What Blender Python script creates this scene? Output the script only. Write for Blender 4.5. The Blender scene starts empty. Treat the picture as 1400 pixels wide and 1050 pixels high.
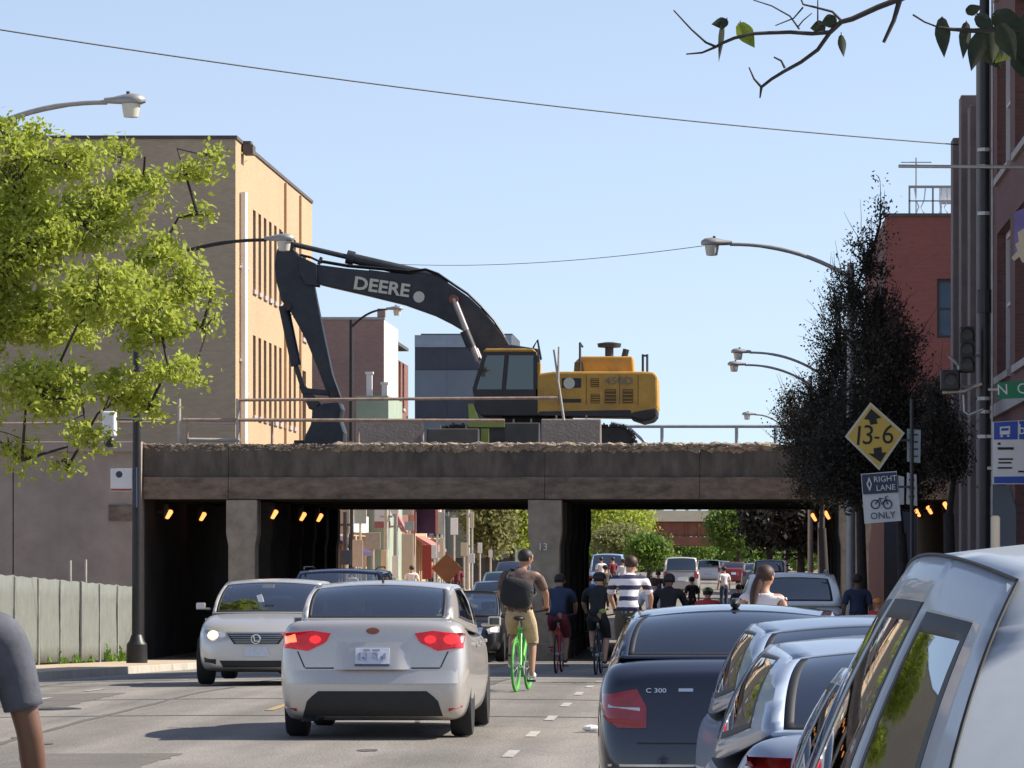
import bpy, bmesh, math, random
import numpy as np
from mathutils import Vector, Matrix
from mathutils.bvhtree import BVHTree
random.seed(7); RNG = np.random.default_rng(7)
SC = bpy.context.scene
COL = SC.collection
R = math.radians
# ---------------------------------------------------------------- camera
EYE = 1.67
FPX = 6000.0          # focal length in photo pixels (1400 wide); +Y runs down the street
cam_d = bpy.data.cameras.new('camera'); cam = bpy.data.objects.new('camera', cam_d); COL.objects.link(cam)
cam.location = (0, 0, EYE); cam.rotation_euler = (R(90), 0, 0)
cam_d.sensor_width = 36; cam_d.lens = FPX/1400*36
cam_d.shift_x = -300/1400; cam_d.shift_y = 238/1400
cam_d.clip_start = 0.1; cam_d.clip_end = 5000
SC.camera = cam
# ---------------------------------------------------------------- world + sun
SUN_EL, SUN_AZ = R(41), R(80)     # azimuth clockwise from +Y: from the right, a little ahead
w = bpy.data.worlds.new('World'); SC.world = w; w.use_nodes = True
nt = w.node_tree; nt.nodes.clear()
o_ = nt.nodes.new('ShaderNodeOutputWorld'); bg = nt.nodes.new('ShaderNodeBackground')
sky = nt.nodes.new('ShaderNodeTexSky'); sky.sky_type = 'NISHITA'; sky.sun_disc = False
sky.sun_elevation = SUN_EL; sky.sun_rotation = SUN_AZ
sky.air_density = 1.0; sky.dust_density = 0.35; sky.ozone_density = 3.0
tc = nt.nodes.new('ShaderNodeTexCoord'); mp = nt.nodes.new('ShaderNodeMapping')
mp.inputs['Location'].default_value = (0, 0, 0.075)
hs = nt.nodes.new('ShaderNodeHueSaturation'); hs.inputs['Saturation'].default_value = .74; hs.inputs['Hue'].default_value = .506
nt.links.new(tc.outputs['Generated'], mp.inputs['Vector']); nt.links.new(mp.outputs[0], sky.inputs['Vector'])
nt.links.new(sky.outputs[0], hs.inputs['Color']); nt.links.new(hs.outputs[0], bg.inputs['Color'])
nt.links.new(bg.outputs[0], o_.inputs[0]); bg.inputs['Strength'].default_value = 0.095
sd = bpy.data.lights.new('sun', 'SUN'); sd.energy = 4.2; sd.angle = R(0.53); sd.color = (1.0, .93, .82)
sun = bpy.data.objects.new('sun', sd); COL.objects.link(sun)
sdir = Vector((math.cos(SUN_EL)*math.sin(SUN_AZ), math.cos(SUN_EL)*math.cos(SUN_AZ), math.sin(SUN_EL)))
sun.rotation_euler = sdir.to_track_quat('Z', 'Y').to_euler(); sun.location = sdir*200
SC.view_settings.view_transform = 'Standard'; SC.view_settings.look = 'None'
SC.view_settings.gamma = 1; SC.view_settings.use_curve_mapping = False
SC.view_settings.exposure = 0.92
# ---------------------------------------------------------------- measuring helpers
def at(px, py, Y):
    "point at distance Y that the photo shows at pixel px, py"
    return Vector(((px-1000)*Y/FPX, Y, EYE-(py-763)*Y/FPX))
def gx(px, Y): return (px-1000)*Y/FPX
def gz(py, Y): return EYE-(py-763)*Y/FPX
_PY = [-40, 55, 62, 108, 112, 134, 190, 3000]; _PZ = [0, 0, -.07, -.88, -.93, -.95, -.02, 0]
def zs(Y): return float(np.interp(Y, _PY, _PZ))
CURB_R = ([-40, 10, 30, 60, 110, 3000], [2.4, 2.2, 2.0, 2.1, 2.6, 2.6])
CURB_L = ([-40, 60, 110, 3000], [-11.6, -11.5, -12.2, -12.3])
def cr(Y): return float(np.interp(Y, *CURB_R))
def cl(Y): return float(np.interp(Y, *CURB_L))
def zr(X, Y):
    a, b = cl(Y), cr(Y); m = (a+b)/2; t = abs(X-m)/((b-a)/2)
    return zs(Y) - 0.11*min(t, 1)**2
def zw(Y): return zs(Y)+0.03      # pavement level, about 0.13 over the gutter
# ---------------------------------------------------------------- object helpers
def props(o, label=None, cat=None, group=None, kind=None):
    if label: o['label'] = label
    if cat: o['category'] = cat
    if group: o['group'] = group
    if kind: o['kind'] = kind
    return o
def thing(name, label, cat, loc=(0, 0, 0), rz=0, group=None):
    o = bpy.data.objects.new(name, None); COL.objects.link(o); o.empty_display_size = .2
    o.location = loc; o.rotation_euler = (0, 0, rz)
    return props(o, label, cat, group)
def copy_tree(src, parent=None, loc=None, rz=None, label=None, group=None):
    c = src.copy(); COL.objects.link(c)
    if parent is not None: c.parent = parent
    for ch in list(src.children): copy_tree(ch, c)
    if loc is not None: c.location = loc
    if rz is not None: c.rotation_euler = (0, 0, rz)
    if label: c['label'] = label
    if group: c['group'] = group
    return c
def link(name, me, parent=None):
    o = bpy.data.objects.new(name, me); COL.objects.link(o)
    if parent is not None: o.parent = parent
    return o
class MB:
    "collects simple solids and links them as one mesh"
    def __init__(s): s.v = []; s.f = []; s.m = []; s.k = 0
    def add(s, vs, fs):
        n = len(s.v); s.v += [tuple(p) for p in vs]
        for f in fs: s.f.append(tuple(i+n for i in f)); s.m.append(s.k)
        return s
    def box(s, x0, x1, y0, y1, z0, z1):
        return s.add([(x0,y0,z0),(x1,y0,z0),(x1,y1,z0),(x0,y1,z0),(x0,y0,z1),(x1,y0,z1),(x1,y1,z1),(x0,y1,z1)],
                     [(0,3,2,1),(4,5,6,7),(0,1,5,4),(1,2,6,5),(2,3,7,6),(3,0,4,7)])
    def cbox(s, c, d): return s.box(c[0]-d[0]/2, c[0]+d[0]/2, c[1]-d[1]/2, c[1]+d[1]/2, c[2]-d[2]/2, c[2]+d[2]/2)
    def prism(s, poly, axis, lo, hi):
        "polygon in the two other axes, pushed along axis"
        n = len(poly)
        def P(a, b, c): return {'x': (c, a, b), 'y': (a, c, b), 'z': (a, b, c)}[axis]
        vs = [P(a, b, lo) for a, b in poly]+[P(a, b, hi) for a, b in poly]
        return s.add(vs, [tuple(range(n))[::-1], tuple(range(n, 2*n))]+[(i, (i+1) % n, (i+1) % n+n, i+n) for i in range(n)])
    def tube(s, pts, r, n=8, cap=True):
        pts = [Vector(p) for p in pts]; rs = r if isinstance(r, (list, tuple)) else [r]*len(pts)
        vs = []; fs = []; prev = None
        for i, p in enumerate(pts):
            d = (pts[min(i+1, len(pts)-1)]-pts[max(i-1, 0)])
            if d.length < 1e-9: d = Vector((0, 0, 1))
            d.normalize()
            if prev is None:
                a = d.orthogonal().normalized()
            else:
                a = prev-d*prev.dot(d)
                a = a.normalized() if a.length > 1e-6 else d.orthogonal().normalized()
            prev = a; b = d.cross(a)
            for j in range(n):
                t = 2*math.pi*j/n; vs.append(p+(a*math.cos(t)+b*math.sin(t))*rs[i])
        for i in range(len(pts)-1):
            for j in range(n): fs.append((i*n+j, i*n+(j+1) % n, (i+1)*n+(j+1) % n, (i+1)*n+j))
        if cap:
            fs.append(tuple(range(n))[::-1]); fs.append(tuple(range((len(pts)-1)*n, len(pts)*n)))
        return s.add(vs, fs)
    def lathe(s, prof, c=(0, 0, 0), axis='z', n=20):
        vs = []; fs = []
        for r, h in prof:
            for j in range(n):
                t = 2*math.pi*j/n; a, b = r*math.cos(t), r*math.sin(t)
                q = {'z': (a, b, h), 'y': (a, h, b), 'x': (h, a, b)}[axis]
                vs.append((q[0]+c[0], q[1]+c[1], q[2]+c[2]))
        m = len(prof)
        for i in range(m-1):
            for j in range(n): fs.append((i*n+j, i*n+(j+1) % n, (i+1)*n+(j+1) % n, (i+1)*n+j))
        fs.append(tuple(range(n))[::-1]); fs.append(tuple(range((m-1)*n, m*n)))
        return s.add(vs, fs)
    def ball(s, c, r, n=12, m=8):
        r = r if isinstance(r, (tuple, list)) else (r, r, r)
        pr = [(max(1e-4, math.sin(math.pi*i/m)), -math.cos(math.pi*i/m)) for i in range(m+1)]
        k = len(s.v); s.lathe(pr, n=n)
        for i in range(k, len(s.v)):
            a = s.v[i]; s.v[i] = (a[0]*r[0]+c[0], a[1]*r[1]+c[1], a[2]*r[2]+c[2])
        return s
    def torus(s, c, Rr, r, axis='x', N=28, n=8):
        vs = []; fs = []
        for i in range(N):
            t = 2*math.pi*i/N
            for j in range(n):
                u = 2*math.pi*j/n; q = Rr+r*math.cos(u); h = r*math.sin(u)
                a, b = q*math.cos(t), q*math.sin(t)
                p = {'x': (h, a, b), 'y': (a, h, b), 'z': (a, b, h)}[axis]
                vs.append((p[0]+c[0], p[1]+c[1], p[2]+c[2]))
        for i in range(N):
            for j in range(n): fs.append((i*n+j, ((i+1) % N)*n+j, ((i+1) % N)*n+(j+1) % n, i*n+(j+1) % n))
        return s.add(vs, fs)
    def grid(s, rows):
        m = len(rows[0]); vs = [p for r in rows for p in r]
        return s.add(vs, [(i*m+j, i*m+j+1, (i+1)*m+j+1, (i+1)*m+j) for i in range(len(rows)-1) for j in range(m-1)])
    def mesh(s, name, mats, smooth=False, fix=True):
        me = bpy.data.meshes.new(name); me.from_pydata(s.v, [], s.f)
        for mt in (mats if isinstance(mats, (list, tuple)) else [mats]): me.materials.append(mt)
        if any(s.m): me.polygons.foreach_set('material_index', s.m)
        if fix:
            bm = bmesh.new(); bm.from_mesh(me); bmesh.ops.recalc_face_normals(bm, faces=bm.faces); bm.to_mesh(me); bm.free()
        if smooth:
            me.polygons.foreach_set('use_smooth', [True]*len(me.polygons)); me.set_sharp_from_angle(angle=R(smooth if smooth > 1 else 40))
        me.update(); return me
    def build(s, name, mats, parent=None, smooth=False, bevel=0, fix=True):
        o = link(name, s.mesh(name, mats, smooth, fix), parent)
        if bevel:
            b = o.modifiers.new('edge', 'BEVEL'); b.width = bevel; b.segments = 2; b.limit_method = 'ANGLE'; b.angle_limit = R(35)
        return o
def baked(o):
    "freeze the modifiers of o"
    dg = bpy.context.evaluated_depsgraph_get(); me = bpy.data.meshes.new_from_object(o.evaluated_get(dg))
    o.modifiers.clear(); o.data = me; return o
def text_mesh(txt, size, mt, ext=.004, align='CENTER', name='lettering', shear=0, xs=1.0, bold=0):
    cu = bpy.data.curves.new('t', 'FONT'); cu.body = txt; cu.size = size; cu.extrude = ext; cu.align_x = align; cu.align_y = 'CENTER'
    cu.shear = shear; cu.offset = bold; cu.resolution_u = 3
    t = bpy.data.objects.new('t', cu); COL.objects.link(t)
    dg = bpy.context.evaluated_depsgraph_get(); me = bpy.data.meshes.new_from_object(t.evaluated_get(dg))
    bpy.data.objects.remove(t); me.materials.clear(); me.materials.append(mt); me.name = name
    if xs != 1: me.transform(Matrix.Diagonal((xs, 1, 1, 1)))
    return me
def text(txt, size, mt, loc, parent=None, rot=(R(90), 0, 0), name='lettering', **k):
    "lettering standing upright, read from -Y"
    o = link(name, text_mesh(txt, size, mt, name=name, **k), parent); o.location = loc; o.rotation_euler = rot; return o
# ---------------------------------------------------------------- materials
def mat(name, col, rough=.7, metal=0, var=.18, scale=2.0, bump=0.0, bscale=None, coat=0, col2=None, spec=.5, emit=None, estr=0, stain=0, stcol=(.05,.045,.04), stretch=None, speck=0):
    m = bpy.data.materials.new(name); m.use_nodes = True; t = m.node_tree; p = t.nodes['Principled BSDF']
    p.inputs['Roughness'].default_value = rough; p.inputs['Metallic'].default_value = metal
    p.inputs['Coat Weight'].default_value = coat; p.inputs['Coat Roughness'].default_value = .05
    p.inputs['Specular IOR Level'].default_value = spec
    N = t.nodes.new; L = t.links.new
    geo = N('ShaderNodeTexCoord'); vec = geo.outputs['Object']
    if stretch:
        mpg = N('ShaderNodeMapping'); mpg.inputs['Scale'].default_value = stretch; L(vec, mpg.inputs[0]); vec = mpg.outputs[0]
    c = (*col, 1)
    out = None
    if var or col2:
        n = N('ShaderNodeTexNoise'); n.inputs['Scale'].default_value = scale; n.inputs['Detail'].default_value = 6; n.inputs['Roughness'].default_value = .65
        L(vec, n.inputs['Vector'])
        r = N('ShaderNodeValToRGB'); r.color_ramp.elements[0].position = .32; r.color_ramp.elements[1].position = .68
        a = tuple(x*(1-var) for x in col); b = col2 if col2 else tuple(min(1, x*(1+var)) for x in col)
        r.color_ramp.elements[0].color = (*a, 1); r.color_ramp.elements[1].color = (*b, 1)
        L(n.outputs['Fac'], r.inputs[0]); out = r.outputs[0]
    if stain:
        n2 = N('ShaderNodeTexNoise'); n2.inputs['Scale'].default_value = scale*.35; n2.inputs['Detail'].default_value = 8; n2.inputs['Roughness'].default_value = .7
        L(vec, n2.inputs['Vector'])
        r2 = N('ShaderNodeValToRGB'); r2.color_ramp.elements[0].position = .5; r2.color_ramp.elements[1].position = .72
        r2.color_ramp.elements[0].color = (0, 0, 0, 1); r2.color_ramp.elements[1].color = (stain, stain, stain, 1)
        L(n2.outputs['Fac'], r2.inputs[0])
        mx = N('ShaderNodeMixRGB'); L(r2.outputs[0], mx.inputs[0]); mx.inputs[2].default_value = (*stcol, 1)
        if out: L(out, mx.inputs[1])
        else: mx.inputs[1].default_value = c
        out = mx.outputs[0]
    if speck:
        n3 = N('ShaderNodeTexNoise'); n3.inputs['Scale'].default_value = 28; n3.inputs['Detail'].default_value = 3; L(geo.outputs['Object'], n3.inputs['Vector'])
        r3 = N('ShaderNodeValToRGB'); r3.color_ramp.elements[0].position = .35; r3.color_ramp.elements[1].position = .65
        r3.color_ramp.elements[0].color = (1-speck,)*3+(1,); r3.color_ramp.elements[1].color = (1, 1, 1, 1); L(n3.outputs['Fac'], r3.inputs[0])
        m3 = N('ShaderNodeMixRGB'); m3.blend_type = 'MULTIPLY'; m3.inputs[0].default_value = 1; L(out, m3.inputs[1]); L(r3.outputs[0], m3.inputs[2]); out = m3.outputs[0]
    if out: L(out, p.inputs['Base Color'])
    else: p.inputs['Base Color'].default_value = c
    if bump:
        nb = N('ShaderNodeTexNoise'); nb.inputs['Scale'].default_value = bscale or scale*6; nb.inputs['Detail'].default_value = 5
        L(vec, nb.inputs['Vector'])
        bp = N('ShaderNodeBump'); bp.inputs['Strength'].default_value = bump; bp.inputs['Distance'].default_value = .03
        L(nb.outputs['Fac'], bp.inputs['Height']); L(bp.outputs[0], p.inputs['Normal'])
    if emit: p.inputs['Emission Color'].default_value = (*emit, 1); p.inputs['Emission Strength'].default_value = estr
    return m
def brick_mat(name, c1, c2, mortar, bw=.215, bh=.075, stain=.25, stcol=(.06, .05, .045)):
    m = mat(name, c1, .88, var=0); t = m.node_tree; p = t.nodes['Principled BSDF']; N = t.nodes.new; L = t.links.new
    g = N('ShaderNodeNewGeometry'); s = N('ShaderNodeSeparateXYZ'); L(g.outputs['Position'], s.inputs[0])
    a = N('ShaderNodeMath'); a.operation = 'ADD'; L(s.outputs[0], a.inputs[0]); L(s.outputs[1], a.inputs[1])
    c = N('ShaderNodeCombineXYZ'); L(a.outputs[0], c.inputs[0]); L(s.outputs[2], c.inputs[1])
    b = N('ShaderNodeTexBrick'); L(c.outputs[0], b.inputs['Vector']); b.inputs['Scale'].default_value = 1
    b.inputs['Brick Width'].default_value = bw; b.inputs['Row Height'].default_value = bh; b.inputs['Mortar Size'].default_value = .008
    b.inputs['Color1'].default_value = (*c1, 1); b.inputs['Color2'].default_value = (*c2, 1); b.inputs['Mortar'].default_value = (*mortar, 1)
    n = N('ShaderNodeTexNoise'); n.inputs['Scale'].default_value = .35; n.inputs['Detail'].default_value = 8; n.inputs['Roughness'].default_value = .7; L(g.outputs['Position'], n.inputs['Vector'])
    r = N('ShaderNodeValToRGB'); r.color_ramp.elements[0].position = .45; r.color_ramp.elements[1].position = .75
    r.color_ramp.elements[0].color = (0, 0, 0, 1); r.color_ramp.elements[1].color = (stain,)*3+(1,); L(n.outputs['Fac'], r.inputs[0])
    x = N('ShaderNodeMixRGB'); L(r.outputs[0], x.inputs[0]); L(b.outputs['Color'], x.inputs[1]); x.inputs[2].default_value = (*stcol, 1)
    L(x.outputs[0], p.inputs['Base Color'])
    bp = N('ShaderNodeBump'); bp.inputs['Strength'].default_value = .5; bp.inputs['Distance'].default_value = .01; bp.invert = True
    L(b.outputs['Fac'], bp.inputs['Height']); L(bp.outputs[0], p.inputs['Normal'])
    return m
def glass_mat(name, tint=(.35, .42, .42), gloss=(.9, .95, 1), base=.06, rough=.02):
    m = bpy.data.materials.new(name); m.use_nodes = True; t = m.node_tree; t.nodes.clear(); N = t.nodes.new; L = t.links.new
    o = N('ShaderNodeOutputMaterial'); mx = N('ShaderNodeMixShader'); tr = N('ShaderNodeBsdfTransparent'); gl = N('ShaderNodeBsdfGlossy')
    tr.inputs[0].default_value = (*tint, 1); gl.inputs[0].default_value = (*gloss, 1); gl.inputs['Roughness'].default_value = rough
    f = N('ShaderNodeFresnel'); f.inputs[0].default_value = 1.5; a = N('ShaderNodeMath'); a.operation = 'ADD'; a.inputs[1].default_value = base; a.use_clamp = True
    L(f.outputs[0], a.inputs[0]); L(a.outputs[0], mx.inputs[0]); L(tr.outputs[0], mx.inputs[1]); L(gl.outputs[0], mx.inputs[2]); L(mx.outputs[0], o.inputs[0])
    return m
def leaf_mat(name, c1, c2, c3, trans=.45, scale=1.2):
    m = bpy.data.materials.new(name); m.use_nodes = True; t = m.node_tree; p = t.nodes['Principled BSDF']; N = t.nodes.new; L = t.links.new
    g = N('ShaderNodeNewGeometry'); n = N('ShaderNodeTexNoise'); n.inputs['Scale'].default_value = scale; n.inputs['Detail'].default_value = 8; n.inputs['Roughness'].default_value = .8
    L(g.outputs['Position'], n.inputs['Vector'])
    r = N('ShaderNodeValToRGB'); e = r.color_ramp.elements; e[0].position = .3; e[0].color = (*c1, 1); e[1].position = .7; e[1].color = (*c3, 1)
    k = e.new(.5); k.color = (*c2, 1); L(n.outputs['Fac'], r.inputs[0])
    L(r.outputs[0], p.inputs['Base Color']); p.inputs['Roughness'].default_value = .55; p.inputs['Specular IOR Level'].default_value = .3
    tl = N('ShaderNodeBsdfTranslucent'); L(r.outputs[0], tl.inputs[0]); mx = N('ShaderNodeMixShader'); mx.inputs[0].default_value = trans
    L(p.outputs[0], mx.inputs[1]); L(tl.outputs[0], mx.inputs[2]); L(mx.outputs[0], t.nodes['Material Output'].inputs[0])
    return m
M = {}
M['asphalt'] = mat('asphalt', (.25, .224, .194), .9, speck=.3, var=.2, scale=.9, bump=.35, bscale=50, stain=.5, stcol=(.15, .132, .115), stretch=(1, .25, 1))
_t = M['asphalt'].node_tree; _p = _t.nodes['Principled BSDF']; _l = _p.inputs['Base Color'].links[0].from_socket
_g = _t.nodes.new('ShaderNodeTexCoord'); _m = _t.nodes.new('ShaderNodeMapping'); _m.inputs['Scale'].default_value = (1.1, .018, 1); _n = _t.nodes.new('ShaderNodeTexNoise'); _n.inputs['Scale'].default_value = 1; _n.inputs['Detail'].default_value = 3
_r = _t.nodes.new('ShaderNodeValToRGB'); _r.color_ramp.elements[0].position = .38; _r.color_ramp.elements[1].position = .62; _r.color_ramp.elements[0].color = (.74, .74, .74, 1); _r.color_ramp.elements[1].color = (1.06, 1.06, 1.06, 1)
_x = _t.nodes.new('ShaderNodeMixRGB'); _x.blend_type = 'MULTIPLY'; _x.inputs[0].default_value = 1
_t.links.new(_g.outputs['Object'], _m.inputs[0]); _t.links.new(_m.outputs[0], _n.inputs[0]); _t.links.new(_n.outputs['Fac'], _r.inputs[0]); _t.links.new(_l, _x.inputs[1]); _t.links.new(_r.outputs[0], _x.inputs[2]); _t.links.new(_x.outputs[0], _p.inputs['Base Color'])
M['concrete_walk'] = mat('pavement concrete', (.46, .36, .25), .9, var=.12, scale=1.5, bump=.2, bscale=30, stain=.3, stcol=(.25, .2, .15))
M['kerb'] = mat('kerb concrete', (.42, .38, .32), .9, var=.15, scale=2)
M['lot'] = mat('dirt lot', (.24, .19, .14), .95, var=.25, scale=.8, bump=.4)
M['ground'] = mat('ground', (.12, .12, .09), .95, var=.2, scale=.05)
M['white_paint'] = mat('worn white road paint', (.37, .345, .31), .8, var=.25, scale=9, stain=1, stcol=(.2, .18, .155))
M['yellow_paint'] = mat('worn yellow road paint', (.36, .24, .10), .8, var=.15, scale=4, stain=.95, stcol=(.2, .18, .155))
M['fascia'] = mat('sooty bridge concrete', (.125, .104, .086), .9, var=.35, scale=2.6, bump=.6, bscale=9, stain=.75, stcol=(.05, .044, .04), stretch=(1.2, 1, .45))
M['ledge'] = mat('rust stained concrete', (.19, .145, .11), .9, var=.4, scale=2.2, bump=.5, bscale=7, stain=.8, stcol=(.045, .038, .033), stretch=(1, 1, 2.5))
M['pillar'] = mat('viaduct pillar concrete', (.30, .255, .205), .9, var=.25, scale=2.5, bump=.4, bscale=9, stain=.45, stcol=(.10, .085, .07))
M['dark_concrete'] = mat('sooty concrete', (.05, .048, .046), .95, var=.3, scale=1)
M['crumble'] = mat('broken concrete', (.34, .27, .20), .95, var=.5, scale=6, bump=.6)
M['wingwall'] = mat('retaining wall concrete', (.35, .285, .24), .9, var=.16, scale=1.2, bump=.3, bscale=8, stain=.5, stcol=(.27, .22, .19))
M['barrier'] = mat('barrier concrete', (.24, .195, .165), .9, var=.14, scale=3, bump=.3, stain=.4, stcol=(.17, .14, .11))
M['rail'] = mat('rusty rail', (.33, .24, .19), .7, .2, var=.3, scale=5)
M['galv'] = mat('galvanised steel', (.42, .42, .42), .5, .6, var=.15, scale=5)
M['lamp_metal'] = mat('lamp post grey', (.34, .33, .32), .5, .5, var=.12, scale=4)
M['black_metal'] = mat('black painted metal', (.018, .018, .02), .45, .1, var=.2, scale=5)
M['dark_metal'] = mat('dark steel', (.06, .06, .065), .5, .4, var=.2, scale=5)
M['lens'] = mat('lamp lens', (.62, .60, .52), .25, var=.05)
M['tan_brick'] = brick_mat('tan brick', (.56, .375, .22), (.50, .325, .18), (.47, .335, .215), stain=.4, stcol=(.40, .25, .155))
M['taupe_brick'] = brick_mat('brown common brick', (.56, .415, .265), (.49, .355, .225), (.47, .37, .26), stain=.55, stcol=(.36, .265, .18))
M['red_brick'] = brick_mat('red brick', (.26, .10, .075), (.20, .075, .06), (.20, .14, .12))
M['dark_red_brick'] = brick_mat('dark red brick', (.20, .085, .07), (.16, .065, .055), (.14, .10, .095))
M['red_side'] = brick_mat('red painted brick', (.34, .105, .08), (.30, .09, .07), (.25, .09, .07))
M['brown_brick'] = brick_mat('brown brick', (.40, .235, .19), (.345, .20, .165), (.32, .23, .19))
M['limestone'] = mat('limestone', (.42, .375, .35), .85, var=.12, scale=2, bump=.2, stain=.3, stcol=(.25, .2, .19))
M['dark_stone'] = mat('sooty mauve limestone', (.20, .16, .15), .85, var=.15, scale=2, bump=.2, stain=.4, stcol=(.12, .09, .085))
M['coping'] = mat('roof coping', (.10, .085, .08), .8, var=.2)
M['roofing'] = mat('roofing felt', (.09, .085, .08), .95, var=.2)
M['white_wall'] = mat('white painted wall', (.72, .70, .66), .8, var=.06, scale=1)
M['painted_bay'] = mat('pale pinkish painted brick', (.62, .52, .46), .85, var=.1, scale=1.5, stain=.4, stcol=(.45, .33, .27))
M['blue_siding'] = mat('blue grey metal siding', (.17, .20, .235), .55, .1, var=.08, scale=.8)
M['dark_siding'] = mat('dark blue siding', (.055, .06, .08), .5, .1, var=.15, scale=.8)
M['pale_siding'] = mat('pale blue grey siding', (.30, .35, .40), .55, var=.08)
M['green_wall'] = mat('pale green wall', (.30, .36, .27), .85, var=.1, scale=1)
M['frame_dark'] = mat('dark window frame', (.05, .04, .04), .5, var=.1)
M['frame_white'] = mat('white window frame', (.66, .64, .62), .6, var=.06)
M['pane'] = mat('window glass', (.03, .034, .04), .06, 0, var=.2, scale=.4, spec=.9)
M['pane_blue'] = mat('sky lit window glass', (.10, .19, .26), .05, .3, var=.2, scale=.6, spec=1)
M['fence_cloth'] = mat('pale green fence fabric', (.155, .166, .150), .9, var=.14, scale=2.5, bump=.4, bscale=10, stain=.5, stcol=(.12, .128, .112))
M['wood_pole'] = mat('weathered post', (.42, .38, .33), .8, var=.15, scale=4)
M['bark'] = mat('bark', (.065, .052, .042), .9, var=.35, scale=8, bump=.5)
M['dark_bark'] = mat('dark bark', (.035, .030, .028), .9, var=.3, scale=8)
M['leaf_spring'] = leaf_mat('bright spring leaves', (.21, .27, .045), (.40, .46, .07), (.56, .58, .16), .55, 6)
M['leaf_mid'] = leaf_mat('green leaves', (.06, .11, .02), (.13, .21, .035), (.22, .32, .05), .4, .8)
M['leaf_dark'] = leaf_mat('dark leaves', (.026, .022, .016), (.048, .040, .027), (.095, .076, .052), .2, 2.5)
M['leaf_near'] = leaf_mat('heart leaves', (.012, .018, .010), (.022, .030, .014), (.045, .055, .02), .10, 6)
M['leaf_olive'] = leaf_mat('olive leaves', (.17, .18, .06), (.27, .27, .11), (.38, .37, .18), .5, 1.5)
M['grass'] = leaf_mat('grass blades', (.07, .15, .02), (.13, .25, .03), (.2, .33, .05), .4, 3)
M['sodium'] = mat('sodium lamp', (1, .6, .3), .4, var=0, emit=(1, .34, .09), estr=1.25)
M['rust_steel'] = mat('rust red steel', (.22, .075, .045), .7, .1, var=.3, scale=.6)
M['cream'] = mat('cream panel', (.66, .56, .40), .8, var=.08)
M['sign_white'] = mat('sign white', (.72, .72, .72), .5, var=.05)
M['sign_back'] = mat('sign aluminium back', (.34, .40, .42), .5, .3, var=.08)
M['sign_yellow'] = mat('warning yellow', (.62, .42, .07), .5, var=.06)
M['sign_green'] = mat('street sign green', (.01, .22, .10), .5, var=.06)
M['sign_blue'] = mat('transit blue', (.02, .075, .42), .5, var=.05)
M['sign_navy'] = mat('navy', (.03, .045, .09), .5, var=.08)
M['ink'] = mat('black ink', (.012, .012, .012), .6, var=0)
M['letter_white'] = mat('white lettering', (.74, .74, .74), .5, var=0)
M['letter_cream'] = mat('cream lettering', (.62, .58, .46), .5, var=0)
M['orange_sign'] = mat('faded orange sign', (.30, .13, .06), .7, var=.15)
M['red'] = mat('red', (.36, .05, .035), .6, var=.1)
M['pink'] = mat('faded red awning', (.40, .15, .145), .8, var=.15)
M['purple'] = mat('dark purple', (.05, .025, .07), .8, var=.2)
M['purple_banner'] = mat('violet banner', (.22, .18, .42), .8, var=.1)
M['yellow_green'] = mat('lime', (.30, .36, .08), .7, var=.1)
M['teal'] = mat('teal', (.02, .25, .30), .5, var=.1)
# ================================================================ THE GROUND
def strip(name, xa, xb, ys, zf, m, nx=2, parent=None, kind='structure'):
    b = MB(); rows = []
    for Y in ys:
        a, c = xa(Y), xb(Y); rows.append([(a+(c-a)*i/nx, Y, zf(a+(c-a)*i/nx, Y)) for i in range(nx+1)])
    b.grid(rows); return props(b.build(name, m, parent, smooth=60), kind=kind)
YS = [-40, -20, 0, 10, 20, 30, 40, 50, 55, 58, 62, 70, 80, 90, 100, 108, 110, 112, 120, 134, 145, 160, 175, 190, 220, 260, 320, 400, 520, 700, 1000]
g = MB().box(-1500, 1500, -60, 3000, -1.6, -1.4); props(g.build('ground', M['ground']), kind='structure')
strip('road', cl, cr, YS, zr, M['asphalt'], nx=14)
for nm, xa, xb in (('pavement', lambda Y: cl(Y)-3.0, lambda Y: cl(Y)-.16), ('pavement', lambda Y: cr(Y)+.16, lambda Y: cr(Y)+4.2)):
    strip(nm, xa, xb, YS, lambda X, Y: zw(Y), M['concrete_walk'], nx=4)
strip('dirt_lot', lambda Y: -70, lambda Y: cl(Y)-3.0, YS, lambda X, Y: zw(Y)-.01, M['lot'], nx=6)
strip('dirt_lot', lambda Y: cr(Y)+4.2, lambda Y: 70, YS, lambda X, Y: zw(Y)-.01, M['lot'], nx=6)
# pavement joints: recessed flags close by are drawn as single kerb stones instead
for side, cf, sg in (('left', cl, -1), ('right', cr, 1)):
    Y = 55.0; root = thing('kerb', 'concrete kerb stones edging the %s pavement' % ('fenced' if sg < 0 else 'shop side'), 'kerb', (0, 0, 0))
    root['kind'] = 'structure'
    for k in list(root.keys()):
        if k in ('label', 'category'): del root[k]
    while Y < 136:
        y1 = Y+2.96; b = MB(); vs = []
        for yy in (Y, y1):
            x0 = cf(yy); x1 = x0+sg*.16; zt = zw(yy)+.006
            vs += [(x0, yy, zt-.35), (x1, yy, zt-.35), (x1, yy, zt), (x0+sg*.015, yy, zt)]
        b.add(vs, [(0, 1, 2, 3), (4, 7, 6, 5), (0, 4, 5, 1), (1, 5, 6, 2), (2, 6, 7, 3), (3, 7, 4, 0)])
        b.build('kerb_stone', M['kerb'], root, bevel=.012); Y += 3.0
    for ya, yb in ((-40, 55), (136, 700)):
        strip('kerb_run', (lambda Y: cf(Y)), (lambda Y: cf(Y)+sg*.16), [y for y in YS if ya <= y <= yb]+[yb] if yb not in YS else [y for y in YS if ya <= y <= yb], lambda X, Y: zw(Y), M['kerb'], parent=root, kind=None)
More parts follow.
